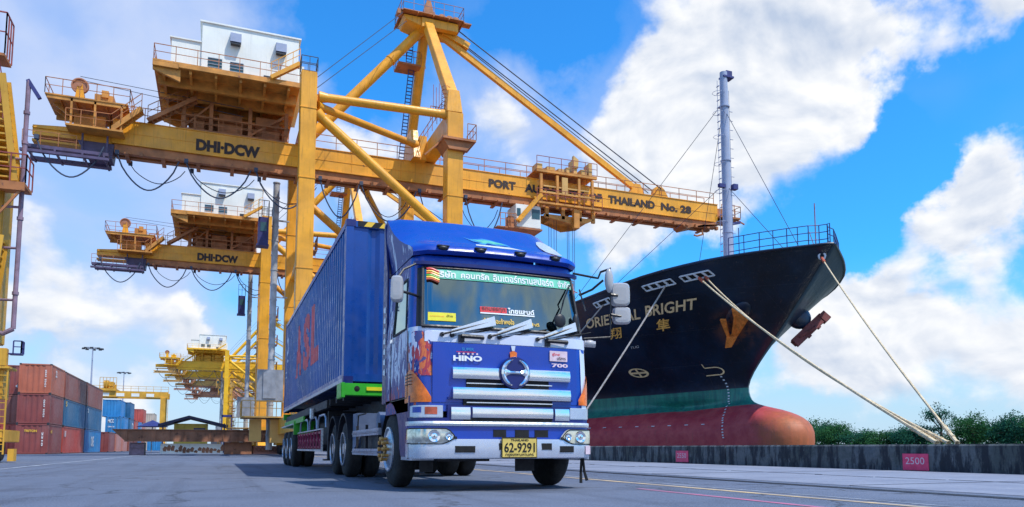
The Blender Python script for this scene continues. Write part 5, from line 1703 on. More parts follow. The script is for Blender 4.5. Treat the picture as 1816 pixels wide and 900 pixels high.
chock(32.85, 8.98, .75, -.10, 3)
chock(31.05, 9.16, .62, -.10, 3)
chock(36.5, 8.62, .62, -.10, 2)
mb = MB(); c0 = Vector((XC - half_b(27.0, 9.55), 27.0, 9.55))
mb.tube([c0 + Vector((.12 * math.cos(t) - .03, -.08 * math.cos(t) - .06, .16 * math.sin(t))) for t in [i * .524 for i in range(12)]], .05, 6, closed=True)
mb.build('bow_fairlead', M['ship_white'], ship, smooth=True)


# anchors in bolsters
def anchor(side, Yc, zc, mat, open_):
    base = hull_pt(Yc, zc, 0, side)
    e = .2
    ty = (hull_pt(Yc + e, zc, 0, side) - hull_pt(Yc - e, zc, 0, side)).normalized()
    q = 1.05 * e if side < 0 else .3 * e
    tz = (hull_pt(Yc - q, zc + e, 0, side) - hull_pt(Yc + q, zc - e, 0, side)).normalized()
    nn = ty.cross(tz)
    if nn.x * side < 0: nn = -nn
    nn.normalize()
    def T(a, b, c): return base + ty * (a * (1.0 if side < 0 else .8)) + tz * (b * (1.75 if side < 0 else 1.35) + (.45 if side < 0 else .30)) + nn * c
    mb = MB()
    # bolster: swollen hull pad
    rows = []
    for j in range(7):
        q = j / 6 * math.pi / 2
        rows.append([tuple(T(.62 * math.cos(k * .3927) * math.cos(q), .0 + .50 * math.sin(k * .3927) * math.cos(q), open_ * math.sin(q) - .03)) for k in range(16)])
    mb.grid(rows, closed=True)
    bo = mb.build('anchor_bolster', M['hull'], ship, smooth=True)
    mb = MB()
    o = open_
    def plate(pts, c0, c1):
        vs = [T(a, b, c0 + (cc if len(p) > 2 else 0)) for p in pts for (a, b, cc) in [(p[0], p[1], p[2] if len(p) > 2 else 0)]]
        vs2 = [v + nn * (c1 - c0) for v in vs]
        n = len(vs)
        mb.add(vs + vs2, [tuple(range(n)), tuple(reversed(range(n, 2 * n)))] + [(i, i + n, (i + 1) % n + n, (i + 1) % n) for i in range(n)])
    # crown at the bottom, two flukes up, shank in the middle
    plate([(-.20, -1.0), (.14, -1.02), (.24, -.62), (-.32, -.62)], o - .05, o + .32)
    plate([(.22, -.66), (.02, -.74), (.58, .10, .2), (.88, .12, .22)], o + .02, o + .17)
    plate([(-.34, -.64), (-.02, -.70), (.10, -.05, .12), (.46, .48, .15), (-.60, .10, .25)], o + .02, o + .17)
    plate([(-.30, -.50), (-.18, -.52), (-.34, .04, .12), (-.46, .06, .14)], o + .17, o + .27)
    plate([(-.05, -.55), (.02, -.55), (.22, .22, .08), (.12, .22, .08)], o + .17, o + .26)
    if side > 0:
        plate([(-.30, -.95), (.30, -.95), (.34, .60), (-.30, .72)], o - .1, o + .42)
        mb.tube([T(0, -.1, .1), T(0, -.1, o + .1)], .22, 10)
        plate([(-.34, .60), (.40, .56), (.36, .86), (-.36, .92)], o - .05, o + .50)
        plate([(-.34, -.35), (.34, -.35), (.34, -.22), (-.34, -.22)], o + .42, o + .50); plate([(-.34, .2), (.34, .2), (.34, .33), (-.34, .33)], o + .42, o + .50)
    mb.build('anchor', mat, ship, bevel=.015)


anchor(-1, 31.45, 7.0, M['anchor'], .22)
anchor(1, 32.3, 7.45, M['anchor_dark'], .65)

# ------------------------------------------------------------------ mooring lines
def rope(a, b, sag, r, mat, label, end=None, start=None):
    a = Vector(a); b = Vector(b)
    n = 36; pts = []
    for i in range(n + 1):
        t = i / n; p = a.lerp(b, t); p.z -= sag * 4 * t * (1 - t); pts.append(p)
    mb = MB()
    vs = []
    # two-strand lay: twisted profile
    mb.tube(pts, r, 7)
    o = mb.build('mooring_line', mat, None, smooth=True, origin=tuple(b))
    tag(o, label, 'mooring line', 'mooring lines from the ship to the quay')
    if start:
        mb = MB(); d = (pts[1] - pts[0]).normalized(); mb.tube([pts[0], pts[0] + d * start], r * 2.2, 8); mb.build('chafe_sleeve', M['rope_red'], o, smooth=True)
    if end:
        mb = MB(); d = (pts[-2] - pts[-1]).normalized(); mb.tube([pts[-1] + d * end, pts[-1]], r * 1.45, 8, r * 1.3)
        for k in range(4): mb.tube([pts[-1] + d * (end * .3 * k), pts[-1] + d * (end * .3 * k + .04)], r * 1.75, 8)
        mb.build('eye_splice', M['rope'], o, smooth=True)
    return o


rope(hull_pt(31.0, 9.08, .10), (15.2, 12.35, .64), .28, .040, M['rope'], 'pale mooring rope running from the right white chock down past the bow to the wall', end=1.1, start=.7)
rope(hull_pt(30.75, 9.1, .10), (15.25, 12.1, .64), .55, .034, M['rope'], 'second rope from the right white chock, sagging just below its twin', end=.9, start=.5)
rope(tuple(c0 + Vector((-.12, -.12, -.1))), (15.2, 11.85, .64), .18, .032, M['rope'], 'rightmost mooring rope hanging from the bow tip to the wall', end=1.0, start=.9)
rope(hull_pt(32.6, 8.9, .10), (15.2, 32.2, .64), .10, .045, M['rope_grey'], 'steep mooring rope across the gold ship name down behind the truck cab', end=.8)
rope(hull_pt(36.5, 8.55, .10), (15.2, 44.0, .64), .10, .040, M['rope_grey'], 'short piece of mooring rope seen between windscreen and mirrors', end=.8)
# ================================================================== truck tractor
TX = 3.42                       # centre line
tk = empty('truck', (TX, 9.9, 0), 'glossy blue cab-over truck with chrome grille bars and splashed livery, facing the camera', 'truck')
HW = 1.22


def yfront(x, z, grow=0.0):
    """front surface of the cab / bumper at lateral x and height z"""
    tab = [(.3, 8.86), (.95, 8.90), (1.85, 8.95), (2.0, 8.98), (2.83, 9.17), (3.0, 9.22)]
    y = lerp_tab(tab, z)
    d = abs(x - TX)
    y -= .07 * (1 - min(1, d / HW) ** 2)
    c = .20
    if d > HW - c:
        q = min(1, (d - (HW - c)) / c)
        y += c * (1 - math.sqrt(max(0, 1 - q * q))) * 1.15
    return y


# ---- cab shell as a grid, cut into shell, windscreen, windows
REAR = 10.45
TUM = .075
FX = [TX + u for u in (-1.22, -1.205, -1.16, -1.10, -1.03, -.96, -.8, -.6, -.4, -.2, 0, .2, .4, .6, .8, .96, 1.03, 1.10, 1.16, 1.205, 1.22)]


def cab_row(z):
    yc = yfront(TX - HW, z)
    ysd = [REAR, 10.02, 9.6, max(yc + .16, 9.26 + (z - 2.0) * .12 if z > 1.9 else 9.26), yc + .06]
    hw = HW - max(0, (z - 1.95)) * TUM
    L_ = [(TX - hw, y) for y in ysd]
    F_ = [(TX + (x - TX) * hw / HW, yfront(x, z)) for x in FX]
    R_ = [(TX + hw, y) for y in reversed(ysd)]
    return [(x, y, z) for x, y in L_ + F_ + R_]


CZ = [.98, 1.15, 1.35, 1.6, 1.84, 1.96, 2.04, 2.15, 2.35, 2.55, 2.72, 2.83, 2.92, 3.0]
rows = [cab_row(z) for z in CZ]
shell = MB(); ws = MB(); wl = MB(); wr = MB()
NC = len(rows[0])
def quad(mb, i, k, mi=0):
    mb.cur = mi
    mb.add([rows[i][k], rows[i][k + 1], rows[i + 1][k + 1], rows[i + 1][k]], [(0, 1, 2, 3)])
for i in range(len(CZ) - 1):
    z = CZ[i]
    for k in range(NC - 1):
        side_l = k < 5; side_r = k >= NC - 6
        fr = 5 <= k < NC - 6
        if 2.03 < z < 2.80 and 8 <= k <= NC - 10:
            quad(ws, i, k); continue
        if 2.03 < z < 2.70 and k in (1, 2, 3):
            quad(wl, i, k); continue
        if 2.03 < z < 2.70 and k in (NC - 5, NC - 4, NC - 3):
            quad(wr, i, k); continue
        if 2.03 < z < 2.80 and (k in (7, NC - 9)):
            quad(shell, i, k, 2); continue
        if 1.83 < z < 2.03 and (fr):
            quad(shell, i, k, 3); continue
        if side_l or k in (5, 6, 7, 8) and k < 9 and z < 2.0 and k <= 6: quad(shell, i, k, 1)
        elif side_r or (k >= NC - 8): quad(shell, i, k, 1)
        else: quad(shell, i, k, 0)
# roof, rear and floor
shell.cur = 0
top = rows[-1]
shell.add(list(top), [tuple(range(NC))])
shell.cur = 2
shell.add([rows[0][0], rows[0][-1], rows[-1][-1], rows[-1][0]], [(0, 1, 2, 3)])
shell.add(list(rows[0]), [tuple(reversed(range(NC)))])
cab = shell.build('cab', [M['blue'], M['livery'], M['black'], M['truck_white']], tk, smooth=True, fix='weld', angle=40)
o = ws.build('windscreen', M['windscreen'], tk, smooth=True, fix='weld', angle=60); wsn = o
wl.build('side_window', M['side_glass'], tk, fix='weld'); wr.build('side_window', M['side_glass'], tk, fix='weld')
# rubber surround and window frames
mb = MB()
wx0, wx1 = FX[3], FX[-4]
def fpt(x, z, out=.0): 
    hwk = (HW - max(0, (z - 1.95)) * TUM) / HW
    return (TX + (x - TX) * hwk, yfront(x, z) - out, z)
lo = [fpt(x, 2.04, .012) for x in FX[3:-3]]; hi = [fpt(x, 2.83, .012) for x in FX[3:-3]]
mb.tube(lo, .022, 6); mb.tube(hi, .018, 6)
mb.tube([fpt(wx0, z, .012) for z in CZ[6:12]], .022, 6); mb.tube([fpt(wx1, z, .012) for z in CZ[6:12]], .022, 6)
mb.build('windscreen_seal', M['black'], tk, smooth=True)
for sgn in (-1, 1):
    mb = MB()
    kk = (1, 4) if sgn < 0 else (NC - 2, NC - 5)
    loop = [rows[6][kk[0]], rows[6][(kk[0] + kk[1]) // 2], rows[6][kk[1]], rows[8][kk[1]], rows[10][kk[1]], rows[10][(kk[0] + kk[1]) // 2], rows[10][kk[0]], rows[8][kk[0]]]
    mb.tube(loop, .02, 6, closed=True)
    mb.build('window_seal', M['black'], tk)
    mb = MB()                                                    # door shut lines and handle
    xs_ = TX + sgn * (HW + .003)
    mb.box(xs_ - .004, xs_ + .004, 10.14, 10.15, 1.15, 2.1); mb.box(xs_ - .004, xs_ + .004, 9.17, 9.18, 1.15, 2.0); mb.box(xs_ - .004, xs_ + .004, 9.18, 10.14, 1.15, 1.16)
    mb.build('door_gap', M['black'], tk)
    mb = MB(); mb.box(TX + sgn * HW, TX + sgn * (HW + .03), 9.95, 10.1, 1.95, 2.0); mb.build('door_handle', M['chrome'], tk, bevel=.006)
# interior
mb = MB(); mb.box(TX - 1.1, TX + 1.1, 9.15, 10.38, 1.88, 1.92); mb.box(TX - 1.1, TX + 1.1, 10.33, 10.38, 1.92, 2.95)
mb.prism([(9.08, 1.93), (9.45, 1.93), (9.45, 2.08), (9.2, 2.12)], TX - 1.08, TX + 1.08, 'YZ'); mb.box(TX - 1.08, TX + 1.08, 9.4, 10.35, 2.86, 2.9)
mb.build('dashboard', M['skin_dark'], tk)
for dx in (-.62, .62):
    mb = MB(); mb.box(TX + dx - .26, TX + dx + .26, 9.8, 10.1, 1.95, 2.12); mb.box(TX + dx - .25, TX + dx + .25, 10.08, 10.24, 2.1, 2.62); mb.box(TX + dx - .14, TX + dx + .14, 10.08, 10.2, 2.62, 2.8)
    mb.build('seat', M['seat'], tk, bevel=.04)
mb = MB(); mb.tube([(TX + .62 + .21 * math.cos(t_), 9.55 - .05 * math.sin(t_), 2.2 + .14 * math.sin(t_)) for t_ in [i * .3927 for i in range(16)]], .016, 6, closed=True); mb.tube([(TX + .62, 9.4, 2.05), (TX + .62, 9.55, 2.2)], .03, 6)
mb.build('steering_wheel', M['black'], tk, smooth=True)
mb = MB(); mb.box(TX - .17, TX + .02, 9.9, 9.96, 2.0, 2.83); mb.build('reflection_bar', M['black'], tk)  # solid black bar standing in for a dark reflection in the windscreen

# ---- front surface helpers
def fband(x0, x1, z0, z1, out, n=26, th=.05, lip=0.0):
    """solid band following the front, closed; out = how far it stands proud"""
    mb = MB(); rws = []
    xs = [x0 + (x1 - x0) * i / n for i in range(n + 1)]
    A_ = [(x, yfront(x, (z0 + z1) / 2) - out, z0) for x in xs]
    B_ = [(x, yfront(x, (z0 + z1) / 2) - out - lip, (z0 + z1) / 2) for x in xs]
    C_ = [(x, yfront(x, (z0 + z1) / 2) - out, z1) for x in xs]
    D_ = [(x, yfront(x, (z0 + z1) / 2) - out + th, z1) for x in xs]
    E_ = [(x, yfront(x, (z0 + z1) / 2) - out + th, z0) for x in xs]
    rr = [A_, B_, C_, D_, E_] if lip else [A_, C_, D_, E_]
    m = len(rr)
    rws = [[rr[j][i] for j in range(m)] for i in range(n + 1)]
    mb.grid(rws, closed=True)
    mb.add(rws[0], [tuple(range(m))]); mb.add(rws[-1], [tuple(reversed(range(m)))])
    return mb


def fpoly(poly, out, th=.03):
    """polygon in (x, z) laid on the front and given thickness"""
    mb = MB(); n = len(poly)
    f_ = [(x, yfront(x, z) - out, z) for x, z in poly]; b_ = [(x, yfront(x, z) - out + th, z) for x, z in poly]
    mb.add(f_ + b_, [tuple(range(n)), tuple(reversed(range(n, 2 * n)))] + [(i, i + n, (i + 1) % n + n, (i + 1) % n) for i in range(n)])
    return mb


def ftext(s_, x0, x1, z0, z1, out, mat, parent, name='lettering', bold=.03, shear=0):
    text_mb(s_, lambda u, v: (x0 + (x1 - x0) * u, yfront(x0 + (x1 - x0) * u, z0 + (z1 - z0) * v) - out, z0 + (z1 - z0) * v + shear * u), bold).build(name, mat, parent, fix=False)


XL_, XR_ = TX - HW, TX + HW
# front lid (blue panel) standing slightly proud
mb = fband(TX - .98, TX + .98, 1.08, 1.83, .03, 30, .04)
mb.build('front_panel', M['blue'], tk, smooth=True, bevel=.012)
mb = MB()
for z0, z1 in ((1.27, 1.385), (1.03, 1.13)):
    pass
for (x0, x1, z0, z1) in ((-.56, .56, 1.275, 1.385), (-.60, .60, 1.02, 1.14), (-.60, .60, .855, .90)):
    b_ = fband(TX + x0, TX + x1, z0, z1, .037, 16, .02); mb.add(b_.v, b_.f)
mb.build('grille_opening', M['ink'], tk)
for (x0, x1, z0, z1) in ((-.74, .86, 1.385, 1.525), (-.74, .86, 1.135, 1.275)):
    mb = fband(TX + x0, TX + x1, z0, z1, .075, 26, .05, lip=.015)
    mb.build('grille_bar', M['chrome'], tk, smooth=True, angle=30)
for z0 in (1.325, 1.085):
    mb = fband(TX - .56, TX + .60, z0, z0 + .012, .055, 20, .02); mb.build('grille_trim', M['silver'], tk)
mb = fband(TX - .80, TX + .90, 1.13, 1.155, .045, 20, .02); mb.build('grille_trim', M['blue_dark'], tk)
# lower grille, third bar
mb = fband(TX - .80, TX + .88, .865, 1.06, .035, 22, .04); mb.build('lower_grille', M['blue_dark'], tk, bevel=.01)
for (a, b) in ((-.76, -.52), (-.49, .60), (.63, .84)):
    mb = fband(TX + a, TX + b, .905 if a == -.49 else .88, 1.03, .06, 16, .04, lip=.01); mb.build('grille_bar', M['chrome'], tk, smooth=True, angle=30)
# emblem: ring with a waisted bar, stood on a dark round plate
ex, ez = TX + .06, 1.475
def disc(r0, out, n=32, th=.03, r1=0):
    mb = MB()
    yb = yfront(ex, ez) - out
    mb.lathe([(0, r0 * .96), (-th, r0), (-th - .01, r0 * .97), (-th - .012, r1 if r1 else .001)], (ex, yb + 0, ez), 'Y', n)
    return mb
mb = disc(.205, .03, th=.08); mb.build('emblem_plate', M['blue_dark'], tk, smooth=True)
yb = yfront(ex, ez) - .13
mb = MB()
for (t0, t1) in ((1.83, 4.45), (-1.31, 1.31)):
    pts_o = []
    n = 18; rws = []
    for k in range(n + 1):
        t = t0 + (t1 - t0) * k / n
        w = .040 * (1 - abs(2 * k / n - 1) ** 3) + .010
        rws.append([(ex + (.165 + s_ * w / 2) * math.cos(t), yb - .012 * (s_ == 0), ez + (.165 + s_ * w / 2) * math.sin(t)) for s_ in (-1, 0, 1)])
    mb.grid(rws)
bar = []
for k in range(15):
    u = -1 + 2 * k / 14; hh = .016 + .09 * max(0, abs(u) - .40) ** 1.3
    bar.append([(ex + u * .155, yb, ez - hh), (ex + u * .155, yb - .014, ez), (ex + u * .155, yb, ez + hh)])
mb.grid(bar)
mb.build('emblem', M['chrome'], tk, smooth=True, fix=False)
ftext('HINO', TX - .73, TX - .36, 1.605, 1.675, .062, M['white_ink'], tk, bold=.05)
ftext('700', TX + .60, TX + .84, 1.575, 1.625, .062, M['pink_ink'], tk, bold=.04)
ftext('SUPER', TX - .62, TX - .46, 1.735, 1.775, .062, M['c_azure'], tk)
mb = fband(TX - .69, TX - .44, 1.715, 1.723, .062, 4, .004); mb.build('badge_line', M['red_ink'], tk)
for k in range(5):
    mb = fpoly([(TX - .665 + k * .058, 1.688), (TX - .645 + k * .058, 1.688), (TX - .640 + k * .058, 1.703), (TX - .655 + k * .058, 1.712), (TX - .67 + k * .058, 1.703)], .062, .004); mb.build('badge_dot', M['pink_ink'], tk)
mb = fband(TX + .575, TX + .835, 1.655, 1.79, .062, 6, .006); st = mb.build('sticker', M['pink_ink'], tk)
ftext('อู่ไทย', TX + .61, TX + .72, 1.72, 1.765, .066, M['red_ink'], st, bold=.02); ftext('บริการ', TX + .68, TX + .81, 1.675, 1.715, .066, M['ink'], st, bold=.01)
# little crest above the emblem
mb = fpoly([(ex - .045, 1.66), (ex + .045, 1.66), (ex + .045, 1.70), (ex + .05, 1.74), (ex, 1.76), (ex - .05, 1.74), (ex - .045, 1.70)], .066, .008); cr_ = mb.build('crest', M['orange_lens'], tk)
mb = fpoly([(ex - .018, 1.76), (ex + .018, 1.76), (ex + .03, 1.825), (ex - .03, 1.825)], .066, .006); mb.build('crest_top', M['ship_white'], cr_)
mb = fband(ex - .05, ex + .05, 1.65, 1.662, .068, 3, .006); mb.build('crest_foot', M['white_ink'], cr_)

# corner panels beside the lid, in livery colours, indicators
for sgn in (-1, 1):
    def X_(u): return TX + sgn * u
    pl = [(X_(1.0), 1.10), (X_(1.215), 1.10), (X_(1.215), 1.50), (X_(1.17), 1.42), (X_(1.07), 1.22)]
    if sgn > 0: pl = list(reversed(pl))
    mb = MB(); 
    # fan grid so that it hugs the rounded corner
    ta = []
    for k in range(7):
        u = 1.0 + .216 * k / 6
        ztop = 1.14 + max(0, (u - .99)) * 1.6
        ta.append([(X_(u), yfront(X_(u), 1.2) - .035, 1.09), (X_(u), yfront(X_(u), 1.2) - .04, (1.09 + ztop) / 2), (X_(u), yfront(X_(u), 1.2) - .03, ztop)])
    yl = ta[-1][0][1]
    for k in range(1, 4):
        ta.append([(X_(1.222), yl + .08 * k, 1.09), (X_(1.222), yl + .08 * k, 1.3), (X_(1.222), yl + .08 * k, 1.5 - .02 * k)])
    mb.grid(ta)
    ind = mb.build('indicator', M['orange_lens'], tk, smooth=True, fix=False)
    mb = MB()
    for k in range(4):
        z = 1.31 + k * .04
        if sgn < 0: mb.box(X_(1.232), X_(1.10 + k * .02), yl - .04, yl + .2, z, z + .008)
    if mb.v: mb.build('lens_rib', M['black'], ind)
    # pale strip between indicator and bumper
    mb = fband(*(sorted((X_(.86), X_(1.215)))), .90, 1.05, .045, 10, .05); lp = mb.build('corner_panel', M['bumper_silver'], tk, smooth=True, bevel=.01)
    if sgn < 0:
        mb = fband(X_(1.2), X_(1.12), .96, 1.03, .05, 4, .004); mb.build('decal', M['blue'], lp)
        mb = fband(X_(1.08), X_(.93), .94, 1.03, .05, 4, .004); mb.build('decal', M['rope_red'], lp)
# livery wrap on the left front corner of the cab
mb = MB(); rws = []
for x in (XL_ + .02, XL_ + .06, XL_ + .12, XL_ + .2, XL_ + .245):
    rws.append([(x, yfront(x, z) - .008, z) for z in (1.42, 1.55, 1.7, 1.86, 1.98)])
mb.grid(rws); mb.build('corner_decal', M['livery'], tk, smooth=True, fix=False)
mb = MB(); rws = []
for x in (XR_ - .16, XR_ - .12, XR_ - .06, XR_ - .015, XR_):
    rws.append([(x, yfront(x, z) - .008, z) for z in (1.05, 1.3, 1.6, 1.95)])
mb.grid(rws); mb.build('corner_decal', M['truck_white'], tk, smooth=True, fix=False)

# ---- bumper
def bumper_band(z0, z1, out, lip=0, wrap=9.16, n=30, th=.06):
    mb = fband(XL_ - .01, XR_ + .01, z0, z1, out, n, th, lip)
    for sx in (-1, 1):
        x = TX + sx * (HW + .01)
        ys = yfront(x, (z0 + z1) / 2) - out
        mb.box(x + sx * (.012 if lip else .008), x - sx * .05, ys, wrap, z0, z1)
    return mb
bp = bumper_band(.40, .64, .06, .015).build('bumper', M['bumper_silver'], tk, smooth=True, bevel=.012)
mb = bumper_band(.642, .80, .035); mb.build('bumper_insert', M['blue'], bp, smooth=True)
mb = bumper_band(.80, .855, .07, .012); mb.build('bumper_trim', M['silver'], bp, smooth=True)
mb = bumper_band(.857, .90, .03); mb.build('bumper_gap', M['blue_dark'], bp)
for (a, b, z0, z1) in ((-.72, -.47, .475, .555), (.68, .88, .475, .555), (-.22, -.05, .66, .765), (.07, .26, .66, .765), (.34, .53, .66, .765), (-.16, -.02, .50, .59), (.42, .56, .50, .59)):
    mb = fband(TX + a, TX + b, z0, z1, .08 if z0 < .6 else .04, 4, .03)
    mb.build('bumper_slot', M['ink'], bp, bevel=.008)
mb = fband(TX + 1.06, TX + 1.18, .45, .56, .082, 4, .004); mb.build('decal', M['pink_ink'], bp)
# plate
px0, px1 = TX - .135, TX + .345
mb = MB(); yp = yfront(TX, .55) - .095; mb.box(px0, px1, yp, yp + .012, .405, .665)
pt = mb.build('licence_plate', M['plate'], tk, bevel=.006)
mb = MB(); mb.tube([(px0 + .01, yp - .002, .415), (px1 - .01, yp - .002, .415), (px1 - .01, yp - .002, .655), (px0 + .01, yp - .002, .655)], .004, 4, closed=True); mb.build('plate_rim', M['ink'], pt)
for s_, a, b, z0, z1, bd in (('THAILAND', .12, .36, .615, .642, .03), ('62-9291', .035, .445, .475, .598, .02), ('กรุงเทพมหานคร', .05, .43, .420, .462, .015)):
    text_mb(s_, rect_map((px0 + a, yp - .004, z0), (px0 + b, yp - .004, z0), (px0 + a, yp - .004, z1)), bd).build('plate_text', M['ink'], pt, fix=False)
# headlamps
for sgn in (-1, 1):
    def X_(u): return TX + sgn * u
    mb = MB(); rws = []
    for k in range(13):
        u = .70 + .515 * k / 12
        zt = .64 + .135 * min(1, math.sin(min(1, (k + .15) / 3.4) * math.pi / 2)); zb = .66 - .09 * min(1, math.sin(min(1, (k + .15) / 5) * math.pi / 2))
        yy = yfront(X_(u), .68) - .075
        rws.append([(X_(u), yy + .05, zb), (X_(u), yy, zb + .012), (X_(u), yy - .012, (zb + zt) / 2), (X_(u), yy, zt - .012), (X_(u), yy + .05, zt)])
    yl = rws[-1][1][1]
    for k in range(1, 3): rws.append([(X_(1.238), yl + .07 * k, .575 + .01 * k), (X_(1.238), yl + .07 * k, .59), (X_(1.24), yl + .07 * k, .67), (X_(1.238), yl + .07 * k, .76), (X_(1.238), yl + .07 * k, .77)])
    mb.grid(rws)
    hl = mb.build('headlight', M['lamp_clear'] if sgn < 0 else M['lamp_milky'], tk, smooth=True, fix=False)
    mb = MB(); mb.tube([Vector(r_[1]) + Vector((0, -.004, -.002)) for r_ in rws] + [Vector(r_[3]) + Vector((0, -.004, .002)) for r_ in reversed(rws)], .007, 5, closed=True); mb.build('lamp_seal', M['ink'], hl)
    for (u, rr) in ((.98, .07), (.80, .045)):
        yy = yfront(X_(u), .68) - .092
        mb = MB(); mb.lathe([(-.004, rr * .35), (.0, rr * .55), (-.008, rr * .8), (-.012, rr), (.002, rr * 1.1)], (X_(u), yy, .672), 'Y', 20)
        mb.build('lamp_ring', M['chrome'], hl, smooth=True)
        mb = MB(); mb.lathe([(.004, rr * .7), (-.006, .001)], (X_(u), yy, .672), 'Y', 18); mb.build('lamp_lens', M['lamp_core'], hl, smooth=True)
# ---- white strip under the windscreen, grab handles, wipers
mb = fband(XL_ + .15, XR_ - .05, 1.845, 1.975, .020, 26, .03); mb.build('cowl', M['truck_white'], tk, smooth=True)
for a in (-.78 + .32, .72):
    mb = MB(); yy = yfront(TX + a, 1.92)
    mb.tube([(TX + a - .16, yy, 1.915), (TX + a - .16, yy - .07, 1.92), (TX + a + .12, yy - .07, 1.915), (TX + a + .14, yy, 1.915)], .026, 8)
    mb.box(TX + a - .19, TX + a - .12, yy - .06, yy, 1.85, 1.94)
    mb.build('grab_handle', M['black'], tk, smooth=True)
for (xa, xb) in ((-.86, -.17), (-.24, .34), (.42, 1.0)):
    z0, z1 = 1.935, 2.145
    pa = Vector((TX + xa, yfront(TX + xa, z0) - .06, z0)); pb = Vector((TX + xb, yfront(TX + xb, z1) - .055, z1))
    mb = MB(); mb.tube([pa - Vector((0, -.05, 0)), pa], .028, 10); mb.tube([pa, pa + Vector((.10, -.01, .03)), pb], .014, 6)
    mb.tube([pa + Vector((.12, .0, -.005)), pa + Vector((.14, .02, -.0))], .03, 8)
    wp = mb.build('wiper', M['black'], tk, smooth=True)
    d = pb - pa
    q0 = pa + d * .16; q1 = pb
    mb = MB(); nrm = Vector((0, -.02, 0))
    w0, w1 = .028, .060
    vs = [q0 + nrm + Vector((0, 0, -w0)), q1 + nrm + Vector((.02, 0, -w1)), q1 + nrm + Vector((.0, 0.01, w1)), q0 + nrm + Vector((0, 0.005, w0))]
    mb.add(vs + [v + Vector((0, .012, 0)) for v in vs], [(0, 1, 2, 3), (7, 6, 5, 4), (0, 4, 5, 1), (1, 5, 6, 2), (2, 6, 7, 3), (3, 7, 4, 0)])
    mb.build('wiper_fairing', M['silver'], wp, bevel=.003)
    mb = MB(); mb.tube([pa + Vector((.15, .025, -.005)), pb + Vector((.25, .03, -.06))], .008, 5); mb.build('wiper_blade', M['ink'], wp)
# ---- windscreen banner, stickers, garland
def wpt(x, z, out=.012):
    k = (HW - max(0, (z - 1.95)) * TUM) / HW
    return (TX + (x - TX) * k, yfront(x, z) - out, z)
mb = MB(); rws = []
for i in range(25):
    x = TX - .97 + 2.06 * i / 24
    rws.append([wpt(x, 2.685), wpt(x, 2.745), wpt(x, 2.815)])
mb.grid(rws); bn = mb.build('sun_strip', M['banner'], wsn, smooth=True, fix=False)
def wtext(s_, x0, x1, z0, z1, out, mat, name, bold=.02, par=None):
    text_mb(s_, lambda u, v: wpt(x0 + (x1 - x0) * u, z0 + (z1 - z0) * v, out), bold).build(name, mat, par or wsn, fix=False)
wtext('บริษัท', TX - .95, TX - .66, 2.70, 2.80, .018, M['white_ink'], 'sun_strip_text', .03)
wtext('คอนทรัค', TX - .59, TX - .19, 2.705, 2.795, .018, M['white_ink'], 'sun_strip_text', .03)
wtext('อินเตอร์ทรานสปอร์ต', TX - .13, TX + .79, 2.70, 2.80, .018, M['white_ink'], 'sun_strip_text', .022)
wtext('จำกัด', TX + .86, TX + 1.07, 2.70, 2.795, .018, M['white_ink'], 'sun_strip_text', .022)
mb = MB(); rws = []
for i in range(9):
    x = TX - .34 + .37 * i / 8; rws.append([wpt(x, 2.265 - .0 * i), wpt(x, 2.34)])
mb.grid(rws); mb.build('sticker', M['red_ink'], wsn, fix=False)
mb = MB(); mb.grid([[wpt(TX - .34 + .77 * i / 10, 2.245 - .0 * i), wpt(TX - .34 + .77 * i / 10, 2.262)] for i in range(11)]); mb.build('sticker', M['white_ink'], wsn, fix=False)
wtext('รถบรรทุก', TX - .32, TX + .01, 2.275, 2.335, .018, M['anchor_dark'], 'sticker_text', .02)
wtext('ไทยแลนด์', TX + .045, TX + .43, 2.268, 2.345, .016, M['white_ink'], 'sticker_text', .035)
wtext('ทำไปเถอะถ้าพอใจ', TX - .31, TX + .12, 2.115, 2.19, .016, M['yellow_ink'], 'sticker_text', .02)
wtext('ทำดี', TX + .35, TX + .48, 2.115, 2.16, .016, M['yellow_ink'], 'sticker_text', .02)
mb = MB(); mb.grid([[wpt(TX - 1.03 + .36 * i / 6, 2.115), wpt(TX - 1.03 + .36 * i / 6, 2.225)] for i in range(7)]); mb.build('sticker', M['sticker_yellow'], wsn, fix=False)
wtext('ป้าย', TX - .79, TX - .71, 2.17, 2.2, .018, M['ink'], 'sticker_text', .01); wtext('ใบอนุญาตขนส่ง', TX - 1.01, TX - .82, 2.165, 2.185, .018, M['orange_lens'], 'sticker_text', .01)
for k, (mt, z) in enumerate((('red_ink', 2.80), ('yellow_ink', 2.765), ('orange_lens', 2.735), ('green', 2.71), ('yellow_ink', 2.685), ('rope_red', 2.66))):
    mb = MB(); pts_ = [Vector(wpt(TX - 1.06 + .17 * i / 5, z + .012 * math.sin(i * .9) - .004 * i, .03)) for i in range(6)]
    mb.tube(pts_, .016, 6); mb.build('ribbon', M[mt], wsn, smooth=True)
mb = MB(); mb.grid([[wpt(TX + 1.09 + .06 * i / 2, 2.64, .02), wpt(TX + 1.09 + .06 * i / 2, 2.80, .02)] for i in range(3)]); mb.build('ribbon', M['orange_lens'], wsn, fix=False)
# dark windscreen reflection, modelled as a solid tassel cluster behind the glass
mb = MB(); r = random.Random(4)
for k in range(46):
    a = r.random() * 6.28; b = r.uniform(-.5, 1.4)
    p = Vector((TX - .42, 9.32, 2.28)); d = Vector((math.cos(a) * math.cos(b), .2 * math.sin(a), math.sin(b))) * r.uniform(.08, .20)
    mb.tube([p, p + d], .006, 4, .002)
mb.tube([(TX - .42, 9.32, 2.05), (TX - .42, 9.32, 2.28)], .05, 8)
mb.build('reflection_spray', M['ink'], tk)

